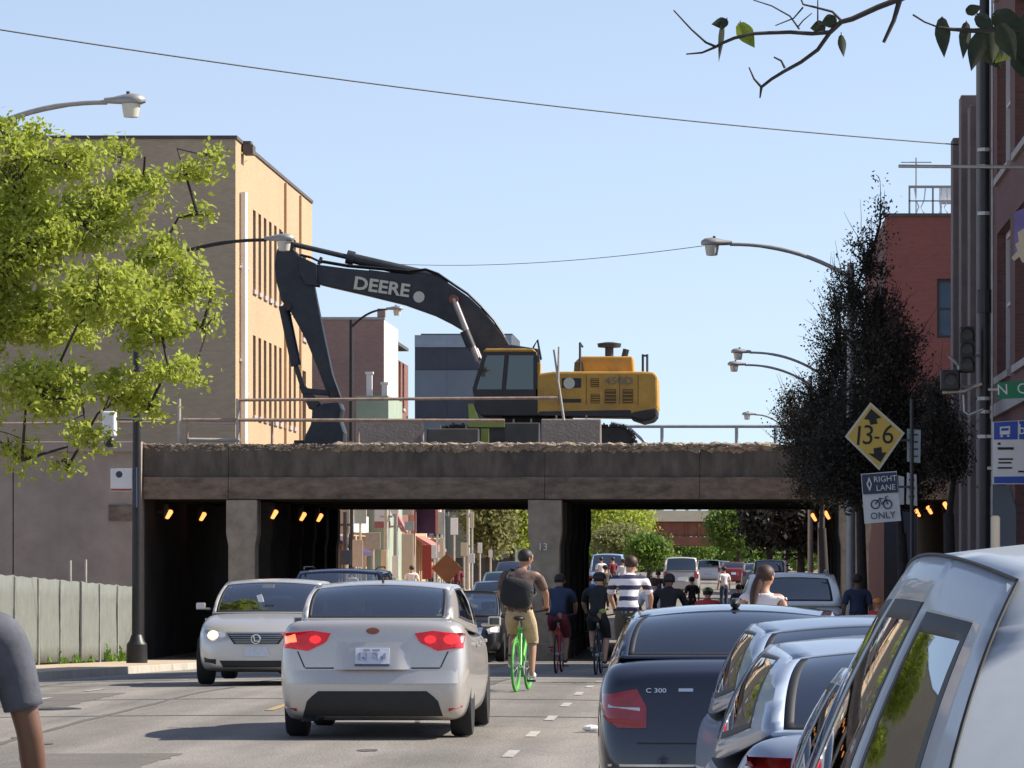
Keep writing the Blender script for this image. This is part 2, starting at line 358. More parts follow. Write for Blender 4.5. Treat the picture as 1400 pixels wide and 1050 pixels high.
def marking(name, x, ya, yb, wd, m):
    n = max(1, int((yb-ya)/2)); b = MB(); rows = []
    for i in range(n+1):
        Y = ya+(yb-ya)*i/n; xx = x(Y) if callable(x) else x
        rows.append([(xx-wd/2, Y, zr(xx-wd/2, Y)+.006), (xx+wd/2, Y, zr(xx+wd/2, Y)+.006)])
    b.grid(rows); return props(b.build(name, m), kind='structure')
for i in range(9): marking('bike_lane_dash', -1.9, 33+i*4.2, 34.3+i*4.2, .10, M['white_paint'])
for i in range(7): marking('bike_lane_dash', -8.3, 38+i*4.6, 39.6+i*4.6, .10, M['white_paint'])
for dx in (-.11, .11): marking('centre_line', -4.95+dx, 48, 108, .10, M['yellow_paint'])
marking('parking_line', .05, 55, 108, .10, M['white_paint'])
marking('centre_line', -4.95, 140, 420, .12, M['yellow_paint'])
# tar seams across and along the road
M['tar'] = mat('tar seam', (.105, .095, .085), .8, var=.1)
for x0, ya, yb in ((-6.6, 30, 70), (-3.2, 44, 66), (-9.6, 36, 80)):
    rr = random.Random(int(ya)); b = MB(); rows = []; x = x0
    for i in range(60):
        Y = ya+(yb-ya)*i/59; x += rr.uniform(-.03, .03); wd = rr.uniform(.02, .05); rows.append([(x-wd, Y, zr(x, Y)+.004), (x+wd, Y, zr(x, Y)+.004)])
    b.grid(rows); props(b.build('tar_seam', M['tar']), kind='structure')
M['patch'] = mat('asphalt patch', (.15, .132, .115), .9, speck=.3, var=.15, scale=1.5, bump=.3, bscale=50)
for x0, y0, wx, wy in ((-8.9, 50, 1.3, 5), (-1.0, 50, 1.5, 3), (-4.4, 58, 1.1, 6), (-9.8, 66, 1.4, 7), (-5.9, 34, 1.2, 3.5)):
    rr = random.Random(int(y0*7)); b = MB(); rows = []
    for i in range(12):
        Y = y0+wy*i/11; a, c = x0+rr.uniform(-.05, .05), x0+wx+rr.uniform(-.05, .05); rows.append([(a+(c-a)*j/4, Y, zr(a+(c-a)*j/4, Y)+.003) for j in range(5)])
    b.grid(rows); props(b.build('road_patch', M['patch']), kind='structure')
M['oil'] = mat('oil darkened asphalt', (.11, .098, .087), .7, speck=.2, var=.25, scale=2)
for k in range(12):
    rr = random.Random(900+k); x0, y0, q = rr.choice((-3.3, -6.6, -3.0, -6.3, -9.6))+rr.uniform(-.4, .4), rr.uniform(35, 74), rr.uniform(.05, .16); b = MB()
    vs = [(x0+q*rr.uniform(.6, 1.1)*math.cos(t), y0+q*3*rr.uniform(.6, 1.1)*math.sin(t)) for t in [2*math.pi*i/12 for i in range(12)]]
    b.add([(x, y, zr(x, y)+.0055) for x, y in vs], [tuple(range(12))]); props(b.build('oil_stain', M['oil']), kind='structure')
for Y in (52.2, 60.5, 66, 46.6):
    b = MB(); rr = random.Random(int(Y*10)); rows = []
    for i in range(40):
        x = -11+12.4*i/39; yy = Y+rr.uniform(-.05, .05); wd = .06; rows.append([(x, yy-wd, zr(x, yy)+.004), (x, yy+wd, zr(x, yy)+.004)])
    b.grid(rows); props(b.build('tar_seam', M['tar']), kind='structure')
b = MB().lathe([(.34, 0), (.34, .012), (.29, .014), (.28, .006)], (-7.6, 49, zr(-7.6, 49)), n=24)
props(b.build('manhole_cover', M['dark_metal']), 'round iron manhole cover set in the road', 'manhole')
# ================================================================ BUILDINGS
def facade(root, org, U, Nv, wd, ht, ops, m, name='wall', deep=.2, frame='frame_white', pane='pane', sill=None, bars=0, fw=.07):
    org, U, Nv = Vector(org), Vector(U), Vector(Nv)
    P = lambda u, z, d=0: org+U*u-Nv*d+Vector((0, 0, z))
    us = sorted({0, wd, *[q for o in ops for q in o[:2]]}); zs_ = sorted({0, ht, *[q for o in ops for q in o[2:4]]})
    b = MB(); idx = {}
    for i, u in enumerate(us):
        for j, z in enumerate(zs_): idx[i, j] = len(b.v); b.v.append(tuple(P(u, z)))
    for i in range(len(us)-1):
        for j in range(len(zs_)-1):
            cu, cz = (us[i]+us[i+1])/2, (zs_[j]+zs_[j+1])/2
            if any(o[0] < cu < o[1] and o[2] < cz < o[3] for o in ops): continue
            b.f.append((idx[i, j], idx[i+1, j], idx[i+1, j+1], idx[i, j+1])); b.m.append(0)
    for o in ops:
        a = [P(o[0], o[2]), P(o[1], o[2]), P(o[1], o[3]), P(o[0], o[3])]; c = [q-Nv*deep for q in a]
        b.add(a+c, [(i, (i+1) % 4, (i+1) % 4+4, i+4) for i in range(4)])
    b.build(name, m, root, fix=False)
    def bx(bb, u0, u1, z0, z1, d0, d1):
        a = [P(u, z, d) for d in (d0, d1) for u, z in ((u0, z0), (u1, z0), (u1, z1), (u0, z1))]
        bb.add(a, [(0, 1, 2, 3), (7, 6, 5, 4), (0, 4, 5, 1), (1, 5, 6, 2), (2, 6, 7, 3), (3, 7, 4, 0)])
    for o in ops:
        u0, u1, z0, z1 = o[:4]; f = MB(); e = fw
        bx(f, u0, u0+e, z0, z1, deep-.07, deep+.02); bx(f, u1-e, u1, z0, z1, deep-.07, deep+.02)
        bx(f, u0+e, u1-e, z0, z0+e, deep-.065, deep+.02); bx(f, u0+e, u1-e, z1-e, z1, deep-.065, deep+.02)
        zm = (z0+z1)/2; bx(f, u0+e, u1-e, zm-.03, zm+.03, deep-.05, deep+.02)
        for k in range(bars):
            uu = u0+(u1-u0)*(k+1)/(bars+1); bx(f, uu-.04, uu+.04, z0+e, z1-e, deep-.055, deep+.02)
        w_ = f.build('window', M[frame], root)
        p = MB(); q = [P(u0+e, z0+e, deep), P(u1-e, z0+e, deep), P(u1-e, z1-e, deep), P(u0+e, z1-e, deep)]
        q2 = [x-Nv*.015 for x in q]; p.add(q+q2, [(0, 1, 2, 3), (7, 6, 5, 4), (0, 4, 5, 1), (1, 5, 6, 2), (2, 6, 7, 3), (3, 7, 4, 0)])
        p.build('pane', M[pane], w_)
        if sill:
            s_ = MB(); bx(s_, u0-.08, u1+.08, z0-.14, z0-.004, -.07, deep-.08); s_.build('sill', M[sill], w_)
def plain_wall(root, name, x0, x1, y0, y1, z0, z1, m): return MB().box(x0, x1, y0, y1, z0, z1).build(name, m, root)
def joints(b, *a): pass
# ---- tan brick corner building beyond the viaduct
YB = 140; xb = gx(322, YB); zt = gz(190, YB); z0 = -1.0; H = zt-z0
r = thing('brick_building', 'tall tan brick building, sunlit slit windows on its street side, beyond the viaduct', 'building', (xb, YB, z0))
ops = [(5.1+1.68*k, 5.95+1.68*k, zz-z0, zz+2.65-z0) for zz in (10.55, 6.4, 2.2) for k in range(9)]
ops += [(3.0, 3.35, 11.2-z0, 12.75-z0), (3.0, 3.35, 7.1-z0, 8.6-z0), (21.6, 23.2, 9.8-z0, 12.9-z0), (21.6, 23.2, 5.8-z0, 8.6-z0)]
facade(r, (0, 0, 0), (0, 1, 0), (1, 0, 0), 25.5, H, ops, M['tan_brick'], frame='frame_dark', sill='limestone', fw=.05)
facade(r, (0, 0, 0), (-1, 0, 0), (0, -1, 0), 26, H, [], M['taupe_brick'], name='side_wall')
MB().box(-26, -.3, 25.3, 25.5, 0, H).build('rear_wall', M['taupe_brick'], r)
MB().box(-26, -.25, .25, 25.3, H-.5, H-.35).build('roof', M['roofing'], r)
MB().box(-26, .05, -.05, .28, H+.002, H+.11).box(-.28, .05, .28, 25.5, H+.002, H+.11).build('coping', M['coping'], r)
b = MB().tube([(.12, 1.25, 0), (.12, 1.25, H-1.6)], .13, 10); [b.box(.0, .06, 1.0, 1.5, zz, zz+.08) for zz in (3, 6, 9, 12)]
b.build('downpipe', M['white_wall'], r)
MB().box(.055, .38, 1.6, 2.4, H-.32, H-.02).box(.055, .30, 1.7, 2.3, H-.02, H+.10).build('rain_head', M['coping'], r)
MB().box(.003, .09, 15.2, 15.5, 4, H-.1).box(.003, .09, 20.6, 20.9, 4, H-.1).build('pilaster', M['tan_brick'], r)
# ---- brown brick block further down on the left
YB = 200; xb = gx(525, YB); H = gz(437, YB)
r = thing('brick_building', 'brown brick block with a white painted bay on its street side', 'building', (xb, YB, 0))
facade(r, (0, 0, 0), (-1, 0, 0), (0, -1, 0), 14, H, [(8.8, 9.6, 7.2, 9.0)], M['brown_brick'], name='side_wall')
facade(r, (0, 0, 0), (0, 1, 0), (1, 0, 0), 8.4, H-.02, [(1.2+2.4*k, 2.3+2.4*k, zz, zz+1.9) for zz in (6.2,) for k in range(3)], M['painted_bay'], name='painted_bay', frame='frame_white')
facade(r, (-.25, 8.4, 0), (0, 1, 0), (1, 0, 0), 10, H-1.3, [(1.5+2.3*k, 2.7+2.3*k, zz, zz+2.2) for zz in (5.6, 9.0) for k in range(3)], M['red_brick'], frame='frame_white', sill='limestone')
MB().box(-14, -.2, .2, 18, H-.6, H-.45).build('roof', M['roofing'], r)
MB().box(-14, .04, -.05, .25, H+.002, H+.12).build('coping', M['limestone'], r)
MB().box(-.3, .06, -.1, .28, H+.13, H+.5).build('corner_block', M['brown_brick'], r)
MB().box(-9.4, -8.9, -.12, -.003, 7.0, 10.2).build('vent_duct', M['white_wall'], r)
# ---- low pale green building, two chimneys
r = thing('low_building', 'low pale green building with two stubby white chimneys', 'building', (gx(531, 190), 190, 0))
hh = gz(541, 190)
facade(r, (0, 0, 0), (-1, 0, 0), (0, -1, 0), gx(531, 190)-gx(487, 190), hh, [], M['green_wall'])
facade(r, (0, 0, 0), (0, 1, 0), (1, 0, 0), 8, hh, [(1, 2, 4.5, 6.2), (4, 5, 4.5, 6.2)], M['green_wall'], name='street_wall')
MB().box(-1.4, -.1, .1, 8, hh-.2, hh-.1).build('roof', M['roofing'], r)
for xx, ch_ in ((504, .95), (525, .5)): MB().cbox((gx(xx, 190)-gx(531, 190), .4, hh+ch_/2), (.24, .3, ch_)).cbox((gx(xx, 190)-gx(531, 190), .4, hh+ch_+.05), (.34, .4, .098)).build('chimney', M['white_wall'], r)
# ---- dark metal clad building, banded
YB = 240
r = thing('clad_building', 'dark blue metal clad building with horizontal bands behind the excavator cab', 'building', (gx(567, YB), YB, 0))
W_ = gx(700, YB)-gx(567, YB)
for (a, c, m, pr) in ((458, 475, 'pale_siding', .12), (475, 506, 'dark_siding', 0), (506, 546, 'blue_siding', .06), (546, 572, 'dark_siding', 0), (572, 640, 'blue_siding', .06), (640, 700, 'dark_siding', 0), (700, 763, 'blue_siding', .04)):
    n = 3
    for k in range(n): MB().box(W_*k/n+.004, W_*(k+1)/n-.004, -pr, 9, gz(c, YB)+.01, gz(a, YB)-.01).build('siding_panel', M[m], r)
MB().box(-.003, W_+.003, .1, 9, -.5, gz(458, YB)-.02).build('backing_wall', M['dark_siding'], r)
MB().box(.3, W_, .5, 9, gz(458, YB)-.005, gz(458, YB)+.1).build('roof', M['roofing'], r)
# ---- red painted building with a roof deck, right, beyond the viaduct
YB = 140; xb = gx(1211, YB); H = gz(296, YB)
r = thing('brick_building', 'red painted brick building with a railed roof deck behind the dark trees', 'building', (xb, YB, -1))
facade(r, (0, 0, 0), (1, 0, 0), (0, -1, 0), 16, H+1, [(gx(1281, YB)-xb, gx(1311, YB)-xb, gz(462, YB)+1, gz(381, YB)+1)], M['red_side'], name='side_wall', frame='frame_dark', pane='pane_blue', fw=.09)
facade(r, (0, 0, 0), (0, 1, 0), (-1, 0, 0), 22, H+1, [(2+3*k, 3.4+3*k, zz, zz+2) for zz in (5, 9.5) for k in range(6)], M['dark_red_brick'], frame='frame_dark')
MB().box(.2, 16, .2, 22, H+.5, H+.6).build('roof', M['roofing'], r)
MB().box(-.06, 16, -.07, -.004, 0, 5.6).build('shade_band', M['dark_siding'], r)  # dark strip stands in for the tunnel shade on the lower wall
MB().box(-.05, 16, -.06, .26, H+1.002, H+1.10).build('coping', M['coping'], r)
rl = thing('roof_deck_railing', 'metal balustrade round the roof deck of the red building', 'railing', (gx(1243, YB), YB+.5, H+.1))
wdt = 6; 
for k in range(9): MB().box(k*.75, k*.75+.06, 0, .06, 0, .85).build('post', M['lamp_metal'], rl)
MB().box(0, wdt, -.02, .08, .852, .93).box(0, wdt, .0, .05, .42, .46).build('top_rail', M['lamp_metal'], rl)
for k in range(24): 
    if k % 3: MB().tube([(k*.25, .03, .05), (k*.25+.1*math.sin(k*2.2), .03, .25), (k*.25, .03, .45), (k*.25-.1*math.cos(k), .03, .84)], .022, 5).build('baluster', M['sign_white'], rl)
ch = thing('deck_chair', 'white metal chair standing on the roof deck', 'chair', (gx(1300, YB), YB+1.3, H+.1))
MB().box(-.3, .3, -.3, .3, .42, .48).build('seat', M['sign_white'], ch); MB().box(-.3, .3, .26, .31, .49, 1.0).build('backrest', M['sign_white'], ch)
for sx in (-.26, .26):
    for sy in (-.26, .26): MB().box(sx-.02, sx+.02, sy-.02, sy+.02, 0, .418).build('leg', M['sign_white'], ch)
an = thing('antenna', 'thin roof antenna mast on the red building', 'antenna', (gx(1258, YB), YB+3, H+.1))
MB().tube([(0, 0, 0), (0, 0, gz(208, YB)-H)], .025, 6).build('mast', M['lamp_metal'], an)
MB().tube([(-.5, 0, 1.9), (.5, 0, 1.9)], .018, 5).build('cross_arm', M['lamp_metal'], an)
# ---- right: dark red brick building close by, limestone pilaster building before the viaduct
XF = 5.35; YA, YC = 72, 89.5
r = thing('brick_building', 'dark red brick building with wide white framed windows beside the bus stop post', 'building', (XF, YA, zs(80)-.4))
zb_ = zs(80)-.4; HA = 15.5-zb_
ops = []
for zz, hz in ((.9, 2.5), (5.3, 2.9), (9.3, 2.9), (13.0, 2.0)):
    for u in (1.2, 6.6, 12.2): ops.append((u, u+4.2, zz-zb_, zz+hz-zb_))
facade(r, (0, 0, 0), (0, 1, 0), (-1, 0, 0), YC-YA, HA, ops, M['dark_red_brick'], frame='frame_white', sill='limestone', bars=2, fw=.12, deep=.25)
facade(r, (0, YC-YA, 0), (1, 0, 0), (0, 1, 0), 12, HA, [], M['red_brick'], name='side_wall')
facade(r, (0, 0, 0), (1, 0, 0), (0, -1, 0), 12, HA, [], M['red_brick'], name='side_wall')
MB().box(.3, 12, .3, YC-YA-.3, HA-.6, HA-.5).build('roof', M['roofing'], r)
MB().box(-.08, .3, 0, YC-YA, HA+.002, HA+.14).build('coping', M['limestone'], r)
MB().box(-.1, -.003, 0, YC-YA, 4.5-zb_, 4.75-zb_).build('string_course', M['limestone'], r)
YD, YE = 90, 101.6; HB = 11.6
r = thing('stone_building', 'grey stone fronted building with tall pilasters next to the viaduct', 'building', (XF, YD, zs(96)-.4)); zb_ = zs(96)-.4
ops = [(1.1+3.6*k, 3.0+3.6*k, zz-zb_, zz+hz-zb_) for k in range(3) for zz, hz in ((.6, 2.4), (3.7, 2.6), (7.0, 2.9))]
facade(r, (0.1, 0, 0), (0, 1, 0), (-1, 0, 0), YE-YD, HB-zb_, ops, M['dark_red_brick'], frame='frame_dark', fw=.1, deep=.35)
for k, u in enumerate((.0, 3.3, 6.9, 10.5)): MB().box(-.28, .095, u+.02, u+.95, 0, HB-zb_-.3+(.6 if k % 2 == 0 else 0)).build('pilaster', M['dark_stone'], r, bevel=.02)
MB().box(.3, 12, .1, YE-YD, HB-zb_-.4, HB-zb_-.3).build('roof', M['roofing'], r)
facade(r, (.1, YE-YD, 0), (1, 0, 0), (0, 1, 0), 12, HB-zb_, [], M['red_brick'], name='side_wall')
facade(r, (.1, 0, 0), (1, 0, 0), (0, -1, 0), 12, HB-zb_, [], M['red_brick'], name='side_wall')
# ---- shops beyond the viaduct on both sides
def shop(Y0, Y1, X, face, h, m, label, awn=None, board=None, frame='frame_white', pane='pane'):
    L_ = Y1-Y0; zb = zs((Y0+Y1)/2)-.3
    r = thing('shop', label, 'shop', (X, Y0, zb))
    ops = [(L_*.08, L_*.40, .9, 3.0), (L_*.46, L_*.60, .35, 3.0), (L_*.66, L_*.94, .9, 3.0)]
    if h > 4.5: ops += [(L_*.1+L_*.28*k, L_*.1+L_*.28*k+L_*.16, 4.2, min(h-.5, 5.8)) for k in range(3)]
    facade(r, (0, 0, 0), (0, 1, 0), (face, 0, 0), L_, h, ops, M[m], frame=frame, pane=pane)
    facade(r, (0, 0, 0), (-face, 0, 0), (0, -1, 0), 9, h, [], M[m], name='side_wall')
    b = MB(); a0, a1 = sorted((-face*.3, -face*9)); b.box(a0, a1, .1, L_, h-.4, h-.3); b.build('roof', M['roofing'], r)
    a0, a1 = sorted((face*.06, -face*.3)); MB().box(a0, a1, 0, L_, h+.002, h+.12).build('coping', M['limestone'], r)
    if board:
        a0, a1 = sorted((face*.005, face*.12)); MB().box(a0, a1, L_*.06, L_*.94, 3.15, 3.85).build('fascia_board', M[board], r)
    if awn:
        p = [(face*.01, 3.1), (face*1.1, 2.45), (face*1.1, 2.3), (face*.01, 2.95)]
        b = MB(); n = len(p); b.add([(q[0], L_*.06, q[1]) for q in p]+[(q[0], L_*.94, q[1]) for q in p], [(0, 1, 2, 3), (7, 6, 5, 4)]+[(i, (i+1) % 4, (i+1) % 4+4, i+4) for i in range(4)])
        b.build('awning', M[awn], r)
    return r
XL = -15.75
shops_l = [(166, 173, 4.9, 'cream', 'cream rendered shop just past the tan brick building', None, 'cream'),
 (173.2, 180, 4.6, 'brown_brick', 'brown brick shop with a plum awning', 'purple', None),
 (180.2, 189.6, 5.0, 'tan_brick', 'tan brick shop with a white fascia board', None, 'sign_white'),
 (218.5, 226, 5.4, 'tan_brick', 'tan brick shop with a faded red awning', 'pink', None),
 (226.2, 239.5, 5.2, 'cream', 'cream shop with dark purple fascia board', None, 'purple'),
 (251, 262, 5.4, 'red_brick', 'red brick shop with cream fascia board', None, 'cream'),
 (262.2, 276, 5.0, 'white_wall', 'white painted shop with a red awning further down the street', 'pink', None),
 (276.2, 290, 5.5, 'brown_brick', 'brown brick shop with white fascia board far down the street', None, 'sign_white'),
 (290.2, 310, 5.5, 'tan_brick', 'tan brick shop at the end of the row', None, 'orange_sign')]
for a, c, h, m, lb, aw, bd in shops_l: shop(a, c, XL, 1, h, m, lb, aw, bd)
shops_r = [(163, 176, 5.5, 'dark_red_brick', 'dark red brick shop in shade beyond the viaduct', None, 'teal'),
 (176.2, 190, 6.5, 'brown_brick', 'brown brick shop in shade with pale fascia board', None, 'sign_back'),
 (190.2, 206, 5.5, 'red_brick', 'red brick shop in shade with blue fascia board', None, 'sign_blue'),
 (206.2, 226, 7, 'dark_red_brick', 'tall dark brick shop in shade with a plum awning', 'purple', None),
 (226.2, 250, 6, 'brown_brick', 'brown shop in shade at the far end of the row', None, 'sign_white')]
for a, c, h, m, lb, aw, bd in shops_r: shop(a, c, 6.6, -1, h, m, lb, aw, bd)
# ================================================================ THE VIADUCT
YF, YK = 110.0, 136.0; ZS, ZT = gz(683, 110), gz(607, 110)
XA, XP1, XP2, XP3, XZ = -14.75, -12.28, -4.68, 3.1, 5.75
br = thing('railway_viaduct', 'sooty concrete railway viaduct crossing the street on square pillars', 'viaduct', (0, YF, 0))
br['kind'] = 'structure'; del br['label']; del br['category']
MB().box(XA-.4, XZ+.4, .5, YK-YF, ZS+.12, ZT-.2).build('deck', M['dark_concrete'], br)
spans = [XA, (XP1+XA)/2+.9, XP2, -.8, XP3, XZ]
rr = random.Random(3)
def rough_panel(x0, x1, y0, y1, z0, z1, jag):
    "a cast panel with a ragged top edge"
    n = max(4, int((x1-x0)/.14)); top = []
    for i in range(n+1): top.append((x0+(x1-x0)*i/n, z1+(rr.uniform(-jag, jag*.5) if 0 < i < n else 0)))
    poly = [(x0, z0), (x1, z0)]+top[::-1]; b = MB(); b.prism(poly, 'y', y0, y1); return b
for a, c in zip(spans[:-1], spans[1:]):
    rough_panel(a+.004, c-.004, .05+rr.uniform(0, .012), .5, gz(652, 110), ZT, .05).build('fascia_panel', M['fascia'], br)
    zl = gz(652, 110)-.002
    MB().box(a+.004, c-.004, rr.uniform(-.02, .0), .48, ZS+rr.uniform(0, .02), zl).build('ledge_beam', M['ledge'], br, bevel=.012)
# broken concrete crumbs along the top edge
b = MB()
for i in range(2600):
    x = rr.uniform(XA-.1, XZ); s = rr.choice((.03, .04, .05, .06, .08, .11))*(1.15 if -10 < x < 1 else .55); y = rr.uniform(.05, .4); z = ZT-.05+rr.uniform(-.04, .05)
    if rr.random() < .5: y = .045; z = ZT-.16*rr.random()**1.6; s *= .75
    c = [Vector((rr.uniform(-1, 1), rr.uniform(-1, 1), rr.uniform(-.7, .7))).normalized()*s*rr.uniform(.6, 1) for _ in range(6)]
    y += YF
    b.add([(x+s*1.6+c[0].x, y, z+c[0].z*.3), (x-s*1.5-c[1].x, y, z+c[1].z*.4), (x+c[2].x, y+s, z), (x+c[3].x, y-s*.7, z+c[3].z*.3), (x+c[4].x, y, z+s*.6), (x+c[5].x, y, z-s)], [(0, 2, 4), (2, 1, 4), (1, 3, 4), (3, 0, 4), (2, 0, 5), (1, 2, 5), (3, 1, 5), (0, 3, 5)])
props(b.build('concrete_rubble', M['crumble']), 'broken concrete crumbs along the top edge of the viaduct', kind='stuff')
def pillar(x, w_, y):
    zb = zs(YF+y)-.3; h = ZS-.003
    b = MB(); hw = w_/2
    prof = [(zb, hw*.86), (h-1.15, hw*.86), (h-.85, hw), (h, hw)]
    for (za, wa), (zc, wc) in zip(prof[:-1], prof[1:]):
        b.add([(x-wa, y, za), (x+wa, y, za), (x+wa, y+.9, za), (x-wa, y+.9, za), (x-wc, y, zc), (x+wc, y, zc), (x+wc, y+.9, zc), (x-wc, y+.9, zc)],
              [(0, 1, 5, 4), (1, 2, 6, 5), (2, 3, 7, 6), (3, 0, 4, 7)]+([(0, 3, 2, 1)] if za == zb else [])+([(4, 5, 6, 7)] if zc == h else []))
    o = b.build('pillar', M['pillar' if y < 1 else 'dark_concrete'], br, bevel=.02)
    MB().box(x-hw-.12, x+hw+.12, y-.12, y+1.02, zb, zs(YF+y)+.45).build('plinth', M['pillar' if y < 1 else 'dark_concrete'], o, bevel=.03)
    return o
for x, w_ in ((XP1, .78), (XP2, .84), (XP3, .8)):
    for k in range(7):
        p = pillar(x, w_, .03+k*3.75)
        if k == 0 and x == XP2: text('13', .26, M['letter_white'], (gx(742, 110), .02, gz(748, 110)), br, name='pillar_number')
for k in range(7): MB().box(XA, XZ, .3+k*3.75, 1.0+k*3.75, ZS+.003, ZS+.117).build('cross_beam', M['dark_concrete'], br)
for nm, x0, x1 in (('abutment', -45, XA), ('abutment', XZ, 30)):
    ab = thing(nm, '', '', (0, YF, 0)); ab['kind'] = 'structure'
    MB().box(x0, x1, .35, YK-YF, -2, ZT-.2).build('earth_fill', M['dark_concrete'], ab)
    if x0 < -20:
        e = [-45, gx(-160, 109.6), gx(17, 109.6), gx(182, 109.6), XA]
        for a, c in zip(e[:-1], e[1:]): MB().box(a+.012, c-.012, -.3, .35, -2, gz(604, 110)).build('wall_panel', M['wingwall'], ab, bevel=.015)
        MB().box(-45, XA-.02, -.42, -.304, gz(618, 110), gz(606, 110)).build('cap_strip', M['wingwall'], ab)
        MB().box(gx(148, 109.6), gx(180, 109.6), -.34, -.304, gz(712, 109.6), gz(690, 109.6)).build('patch_panel', M['ledge'], ab)
    else:
        MB().box(XZ+.01, 30, -.2, .35, -2, ZT-.1).build('wall_panel', M['wingwall'], ab)
# sodium lamps
def tunnel_lamp(px, py, Y, tilt, label):
    p = at(px, py, Y); t = thing('tunnel_lamp', label, 'lamp', p, group='lit lamps under the viaduct')
    s = 1 if tilt > 0 else -1
    MB().cbox((-.10*s, .08, .06), (.14, .22, .42)).build('housing', M['black_metal'], t, bevel=.02)
    o = MB().prism([(-.11*s, -.10), (-.04*s, -.13), (.08*s, .05), (.06*s, .10), (.0, .12)], 'y', -.10, .10).build('lens', M['sodium'], t, bevel=.02)
    MB().box(-.3*s if s > 0 else .1, -.1 if s > 0 else .3, .05, .11, .02, .08).build('bracket', M['black_metal'], t)
for px, py, Y, tl, lb in ((232, 703, 112, 1, 'orange lamp on the outer wall at the mouth of the footway under the viaduct'),
    (278, 706, 118.8, 1, 'second orange lamp deeper in along the footway wall under the viaduct'),
    (376, 703, 112.2, 1, 'orange lamp on the first kerb pillar beside the oncoming lane'), (415, 706, 119.6, 1, 'second orange lamp along the kerb pillars beside the oncoming lane'),
    (438, 707.5, 124.6, 1, 'faint third orange lamp deep along the kerb pillars'),
    (1293, 692, 110.9, -1, 'orange lamp on the shop side footway wall, first of three'), (1270, 697, 120, -1, 'middle orange lamp of three on the shop side footway wall'),
    (1254, 701, 128, -1, 'innermost small orange lamp on the shop side footway wall'), (1130, 704, 120, -1, 'dim orange lamp on the shop side kerb pillars'), (1112, 707, 127, -1, 'dim orange lamp furthest in on the shop side kerb pillars')):
    tunnel_lamp(px, py, Y, tl, lb)
# railings on the deck
ra = thing('railing', 'rusty pipe railing along the near edge of the viaduct', 'railing', (0, YF+.35, ZT-.2))
def rp(px, py): return (gx(px, YF+.35), 0, gz(py, YF+.35)-(ZT-.2))
for px, py in ((245, 545), (256, 572), (325, 545), (372, 575), (490, 577), (578, 573)):
    MB().tube([(rp(px, py)[0], 0, 0), rp(px, py)], .05 if py < 570 else .035, 6).build('post', M['wood_pole' if py < 560 else 'rail'], ra)
MB().tube([rp(250, 574), rp(690, 575)], .045, 6).build('middle_rail', M['rail'], ra)
MB().tube([rp(326, 547), rp(762, 544)], .04, 6).build('top_rail', M['rail'], ra)
MB().tube([rp(258, 601), rp(328, 602)], .05, 6).build('bottom_rail', M['wood_pole'], ra)
MB().tube([rp(259, 577), rp(328, 579)], .03, 6).build('bottom_rail', M['wood_pole'], ra)
MB().tube([rp(0, 579), rp(245, 577)], .03, 6).build('middle_rail', M['rail'], ra)
for (a, c) in (((757, 478), (771, 572)), ((764, 474), (763, 520))):
    st = thing('stake', 'leaning wooden stake by the concrete block on the viaduct' if a[0] == 757 else 'short upright stake beside the leaning one', 'stake', at(c[0], c[1], 111))
    d = at(*a, 111)-at(*c, 111); MB().tube([(0, 0, -.05), tuple(d)], [.035, .025], 6).build('shaft', M['wood_pole'], st)
fr = thing('railing', 'far thin pipe railing of the viaduct beyond the excavator tail', 'railing', (0, YK-.4, ZT-.2))
def fp(px, py): return (gx(px, YK-.4), 0, gz(py, YK-.4)-(ZT-.2))
MB().tube([fp(838, 583), fp(1075, 583)], .05, 6).build('top_rail', M['galv'], fr)
MB().tube([fp(860, 583), fp(835, 578)], .05, 6).build('top_rail', M['galv'], fr)
for px in (905, 1007, 1060): MB().tube([(fp(px, 583)[0], 0, 0), fp(px, 584)], .055, 6).build('post', M['galv'], fr)
MB().tube([fp(858, 583), fp(885, 608)], .05, 6).build('brace', M['galv'], fr)
# concrete blocks
for i, (x0, x1, yt, Y, m, lb) in enumerate(((740, 822, 573, 112, 'barrier', 'tan concrete barrier block under the excavator body'), (490, 579, 574, 112.4, 'barrier', 'brown concrete barrier block beside the excavator bucket'),
        (584, 655, 586, 112.2, 'dark_concrete', 'low dark concrete barrier block between bucket and tracks'), (690, 738, 578, 114, 'dark_concrete', 'dark block behind the tan barrier'))):
    zt_ = gz(yt, Y); zb = ZT-.25; t = thing('barrier_block', lb, 'barrier', (gx((x0+x1)/2, Y), Y, zb)); hw = gx(x1, Y)-gx((x0+x1)/2, Y); h = zt_-zb
    MB().prism([(-.32, 0), (.32, 0), (.32, h*.3), (.14, h), (-.14, h), (-.32, h*.3)], 'x', -hw, hw).build('block', M[m], t, bevel=.03)
    for q in (-.5, .5): MB().cbox((hw*q, 0, h+.05), (.04, .04, .1)).build('lifting_loop', M['rail'], t)
t = thing('marker_board', 'lime green marker board propped on a stand by the tracks', 'marker', at(663, 592, 112.6))
a, c = at(640, 583, 112.6), at(690, 577, 112.6); o = at(663, 592, 112.6)
MB().box(a.x-o.x, c.x-o.x, -.03, .03, gz(584, 112.6)-o.z, gz(576, 112.6)-o.z).build('board', M['yellow_green'], t)
MB().prism([(gx(640, 112.6)-o.x, gz(552, 112.6)-o.z), (gx(646, 112.6)-o.x, gz(552, 112.6)-o.z), (gx(654, 112.6)-o.x, gz(572, 112.6)-o.z), (gx(641, 112.6)-o.x, gz(572, 112.6)-o.z)], 'y', .032, .07).build('flag', M['yellow_green'], t)
MB().box(-.1, .1, -.05, .05, -.25, gz(586, 112.6)-o.z).build('stand', M['yellow_green'], t)
